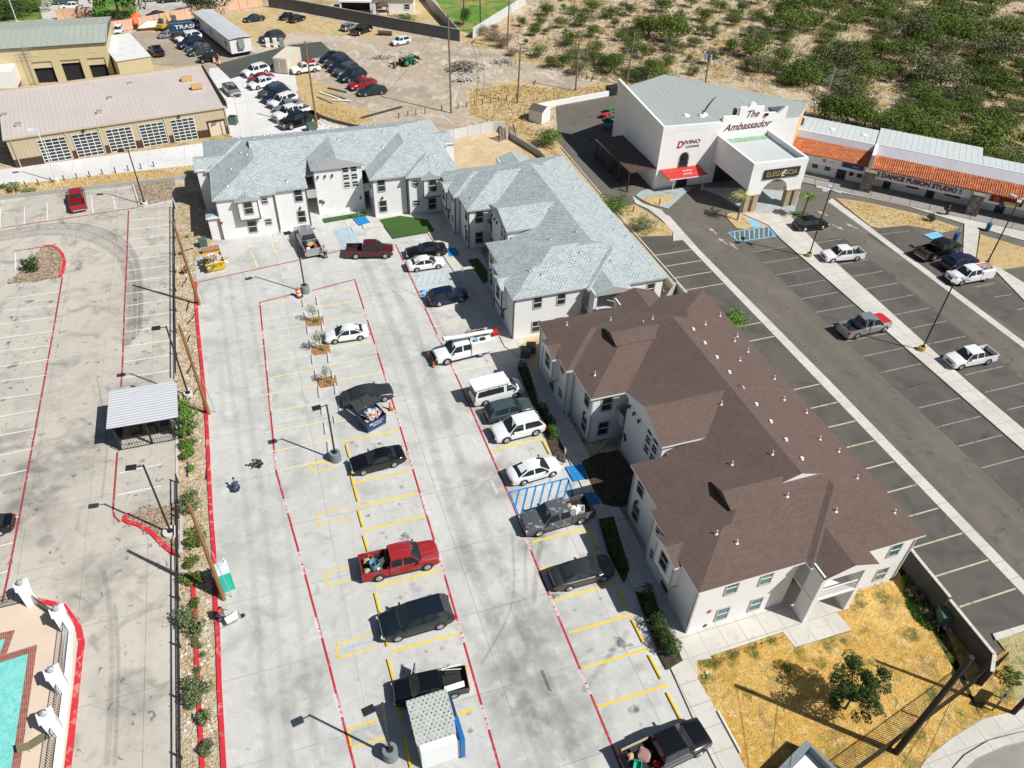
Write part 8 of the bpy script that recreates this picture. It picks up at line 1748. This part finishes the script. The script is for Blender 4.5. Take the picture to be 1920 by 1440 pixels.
# small machines by the salmon wall
def machine(px,py,rz,label,kind):
    c = G(px,py); r_ = empty('construction_machine',(c[0],c[1],0),rz); tag(r_,label,'machine')
    if kind == 'mixer':
        q = MB(); q.cyl((-.9,0,.9),(.1,0,1.6),.45,.9,14); q.cyl((.1,0,1.6),(.9,0,2.2),.9,.35,14); q.build('drum',orange,r_); q = MB(); q.box(-1.2,1.2,-.5,.5,.4,.6); q.build('frame',black,r_)
        for s in (-1,1): q = MB(); q.cyl((0,s*.55,.4),(0,s*.75,.4),.4,.4,12); q.build('wheel',rubber,r_)
    else:
        for s in (-1,1): q = MB(); q.box(-1.1,1.1,s*.65-.18,s*.65+.18,0,.45); q.build('track',rubber,r_)
        q = MB(); q.box(-.9,.7,-.6,.6,.5,1.2); q.build('body',base_mat('machine_yellow',(.6,.38,.05),.5),r_); q = MB(); q.box(-.2,.5,-.4,.4,1.2,2.1); q.build('cab',darkgrey,r_); q = MB(); q.tube([(.6,0,1.0),(1.7,0,2.4),(2.6,0,1.2),(2.4,0,.3)],.1); q.build('boom',base_mat('machine_yellow'),r_)
machine(256,53,R(100),'orange concrete mixer beside the salmon wall','mixer'); machine(305,56,R(60),'small yellow digger beside the navy container, left one','dig'); machine(330,50,R(110),'small yellow digger beside the navy container, right one','dig'); machine(258,48,R(20),'second orange mixer half behind the first at the salmon wall','mixer')
c = G(281,56); q = MB(); q.add([(-2.2,-.8,.6),(2.0,-.9,.9),(2.2,.8,1.3),(-2.0,.9,.7),(0,0,1.7)],[(0,1,4),(1,2,4),(2,3,4),(3,0,4),(3,2,1,0)]); tag(q.build('tarp_cover',whiteplastic,loc=(c[0],c[1],0)),'white tarpaulin over materials by the salmon wall','tarpaulin')
# wheelbarrow
c = Vector(G(440,1166)); r_ = empty('wheelbarrow',(c.x,c.y,0),R(200)); tag(r_,'pale wheelbarrow pushed by the person in the red shirt','wheelbarrow')
q = MB(); vs = [(-.35,-.22,.32),(.35,-.18,.32),(.35,.18,.32),(-.35,.22,.32),(-.5,-.36,.62),(.55,-.30,.58),(.55,.30,.58),(-.5,.36,.62)]; q.add(vs,[(0,1,5,4),(1,2,6,5),(2,3,7,6),(3,0,4,7),(0,3,2,1)]); q.add([(x*.95,y*.95,z+.01) for x,y,z in vs],[(4,5,1,0),(5,6,2,1),(6,7,3,2),(7,4,0,3),(0,1,2,3)]); q.build('tray',whiteplastic,r_)
for s in (-1,1): q = MB(); q.tube([(-.62,s*.04,.2),(0,s*.25,.32),(.6,s*.3,.5),(1.05,s*.33,.62)],.018); q.build('handle',black,r_)
q = MB(); q.cyl((-.62,-.05,.2),(-.62,.05,.2),.2,.2,14); q.build('wheel',rubber,r_)
# ---------------------------------------------------------------- people
def skin_body(J, E, name, mt, parent):
    me = bpy.data.meshes.new(name); me.from_pydata([j[:3] for j in J], E, []); o = bpy.data.objects.new(name, me); COL.objects.link(o)
    md = o.modifiers.new('skin','SKIN'); me.skin_vertices[0].data[0].use_root = True
    for i, j in enumerate(J): me.skin_vertices[0].data[i].radius = (j[3]*(1.3 if j[3] > .03 else 1.0), j[3]*(1.3 if j[3] > .03 else 1.0))
    s = o.modifiers.new('sub','SUBSURF'); s.levels = 1; s.render_levels = 1
    bpy.context.view_layer.update()
    m2 = bpy.data.meshes.new_from_object(o.evaluated_get(bpy.context.evaluated_depsgraph_get())); m2.name = name
    bpy.data.objects.remove(o); o = bpy.data.objects.new(name, m2); COL.objects.link(o); o.parent = parent; m2.materials.clear(); m2.materials.append(mt)
    m2.polygons.foreach_set('use_smooth',[True]*len(m2.polygons)); return o
skinm = base_mat('skin',(.33,.18,.11),.6); hairm = base_mat('dark_hair',(.02,.015,.012),.8)
def cloth(n, c=None): return MATS[n] if n in MATS else base_mat(n, c, .85)
def person(loc, rz, label, shirt, pants, pose='walk', hat=None):
    """local: facing +x"""
    r_ = empty('person', (loc[0],loc[1],loc[2] if len(loc)>2 else .02), rz); tag(r_, label, 'person')
    if pose == 'crouch': hz, lean = .42, .45
    else: hz, lean = .92, (.12 if pose == 'push' else .04)
    hip = Vector((0,0,hz)); ch = hip+Vector((lean*.55,0,.36 if pose=='crouch' else .44)); nk = ch+Vector((lean*.35,0,.10)); hd = nk+Vector((.05+lean*.2,0,.16))
    J = [(0,0,hz,.15),(*(hip.lerp(ch,.5)),.145),(*ch,.165),(*nk,.06),(*(nk+Vector((.02,0,.05))),.055),(*hd,.085),(*(hd+Vector((0,0,.08))),.075)]; E = [(0,1),(1,2),(2,3),(3,4),(4,5),(5,6)]
    def add(par, pts):
        k = par
        for p in pts: J.append(p); E.append((k,len(J)-1)); k = len(J)-1
        return k
    hands = []
    for s in (-1,1):
        sh_ = ch+Vector((0,s*.19,.03))
        if pose == 'push': el = sh_+Vector((.12,s*.05,-.26)); ha = el+Vector((.24,0,-.06))
        elif pose == 'crouch': el = sh_+Vector((.16,s*.06,-.2)); ha = el+Vector((.2,-s*.04,-.12))
        else: el = sh_+Vector((.05*s,s*.05,-.28)); ha = el+Vector((.12 if s>0 else -.02,0,-.24))
        k = add(2,[(*sh_,.062),(*el,.045),(*ha,.032)]); fw = (ha-el).normalized()
        k2 = add(k,[(*(ha+fw*.05),.034)])
        for t in (-.028,-.010,.010,.028): add(k2,[(*(ha+fw*.09+Vector((0,t,0))),.010),(*(ha+fw*(.15-abs(t)*.6)+Vector((0,t*1.2,-.01))),.008)])
        add(k,[(*(ha+fw*.05+Vector((.01,-s*.04,0))),.011),(*(ha+fw*.08+Vector((.015,-s*.055,0))),.009)])
        if pose == 'crouch': kn = hip+Vector((.34,s*.15,-.0)); an = Vector((.08,s*.14,.09))
        elif pose == 'push': kn = hip+Vector((.08+.12*s,s*.09,-.42)); an = Vector((.22*s-.06,s*.10,.09))
        else: kn = hip+Vector((.06*s+.03,s*.09,-.42)); an = Vector((.14*s,s*.10,.09))
        add(0,[(hip.x,s*.10,hip.z-.06,.10),(*kn,.065),(*an,.042),(an.x+.08,an.y,.05,.042),(an.x+.16,an.y,.04,.034)])
    b = skin_body(J, E, 'body', skinm, r_)
    # clothes: same limbs slightly larger, so they follow the body
    Jt = [(0,0,hz+.05,.165),(*(hip.lerp(ch,.5)),.16),(*ch,.178),(*(nk+Vector((0,0,-.03))),.075)]; Et = [(0,1),(1,2),(2,3)]
    i = 7
    def chain(base, J0, idxs, grow, Jx, Ex):
        k = base
        for q_ in idxs: j = J0[q_]; Jx.append((j[0],j[1],j[2],j[3]+grow)); Ex.append((k,len(Jx)-1)); k = len(Jx)-1
    per = 3+1+8+2+5
    for n_ in range(2):
        st_ = 7+n_*per; sh_, el = J[st_], J[st_+1]; Jt.append((*sh_[:3],sh_[3]+.015)); Et.append((2,len(Jt)-1)); mid = lerp(sh_[:3],el[:3],.8); Jt.append((*mid,.062)); Et.append((len(Jt)-2,len(Jt)-1))
    skin_body(Jt, Et, 'shirt', shirt, r_)
    Jp = [(0,0,hz,.17)]; Ep = []
    for n_ in range(2):
        st_ = 7+n_*per+14; k = 0
        for q_ in range(3): j = J[st_+q_]; Jp.append((j[0],j[1],j[2]+(.03 if q_==2 else 0),j[3]+.018)); Ep.append((k,len(Jp)-1)); k = len(Jp)-1
    skin_body(Jp, Ep, 'trousers', pants, r_)
    q = MB(); bm = bmesh.new(); bmesh.ops.create_icosphere(bm, subdivisions=2, radius=1); c_ = hd+Vector((-.02,0,.06))
    q.add([c_+Vector((v.co.x*.105,v.co.y*.095,v.co.z*.10)) for v in bm.verts if True],[tuple(v.index for v in f.verts) for f in bm.faces]); bm.free(); q.build('hair' if not hat else 'cap', hat or hairm, r_, smooth=True)
    q = MB(); q.obox(hd+Vector((.095,0,.0)),(.03,.022,.04)); q.build('nose', skinm, r_)
    for s in (-1,1): q = MB(); q.obox(hd+Vector((.085,s*.032,.03)),(.012,.02,.012)); q.build('eye', black, r_); q = MB(); q.obox(hd+Vector((0,s*.085,.01)),(.03,.015,.05)); q.build('ear', skinm, r_)
    q = MB(); q.obox(hd+Vector((.082,0,-.045)),(.012,.045,.012)); q.build('mouth', base_mat('lips',(.25,.09,.07),.6), r_)
    for n_ in range(2):
        st_ = 7+n_*per+14; an = J[st_+2]; q = MB(); q.obox((an[0]+.06,an[1],.05),(.28,.10,.10)); q.build('shoe', black, r_)
    return r_
person(G(445,921),R(100),'person crouching in dark blue clothes on the open concrete',cloth('navy_cloth',(.03,.06,.13)),cloth('dark_jeans',(.025,.04,.08)),'crouch',cloth('navy_cap',(.02,.04,.09)))
cw = Vector(G(417,1164)); person((cw.x,cw.y),R(-20),'person in a red shirt and jeans pushing a wheelbarrow',cloth('red_cloth',(.5,.02,.03)),cloth('blue_jeans',(.05,.10,.20)),'push')
person(G(611,484),R(160),'person in a pale shirt and jeans at the tailgate of the silver pickup',cloth('pale_blue_cloth',(.42,.48,.52)),cloth('blue_jeans'),'walk')
person(G(1773,404),R(-45),'person in dark red clothes walking in front of the retail strip',cloth('dark_red_cloth',(.12,.02,.02)),cloth('black_cloth',(.02,.02,.02)),'walk')
person(G(346,512),R(-60),'person in an orange vest working in the planting strip',cloth('orange_vest',(.75,.22,.10)),cloth('dark_jeans'),'crouch')
person(G(489,874),R(200),'person crouching in black clothes right of the one in dark blue',cloth('black_cloth'),cloth('black_cloth'),'crouch',hairm)
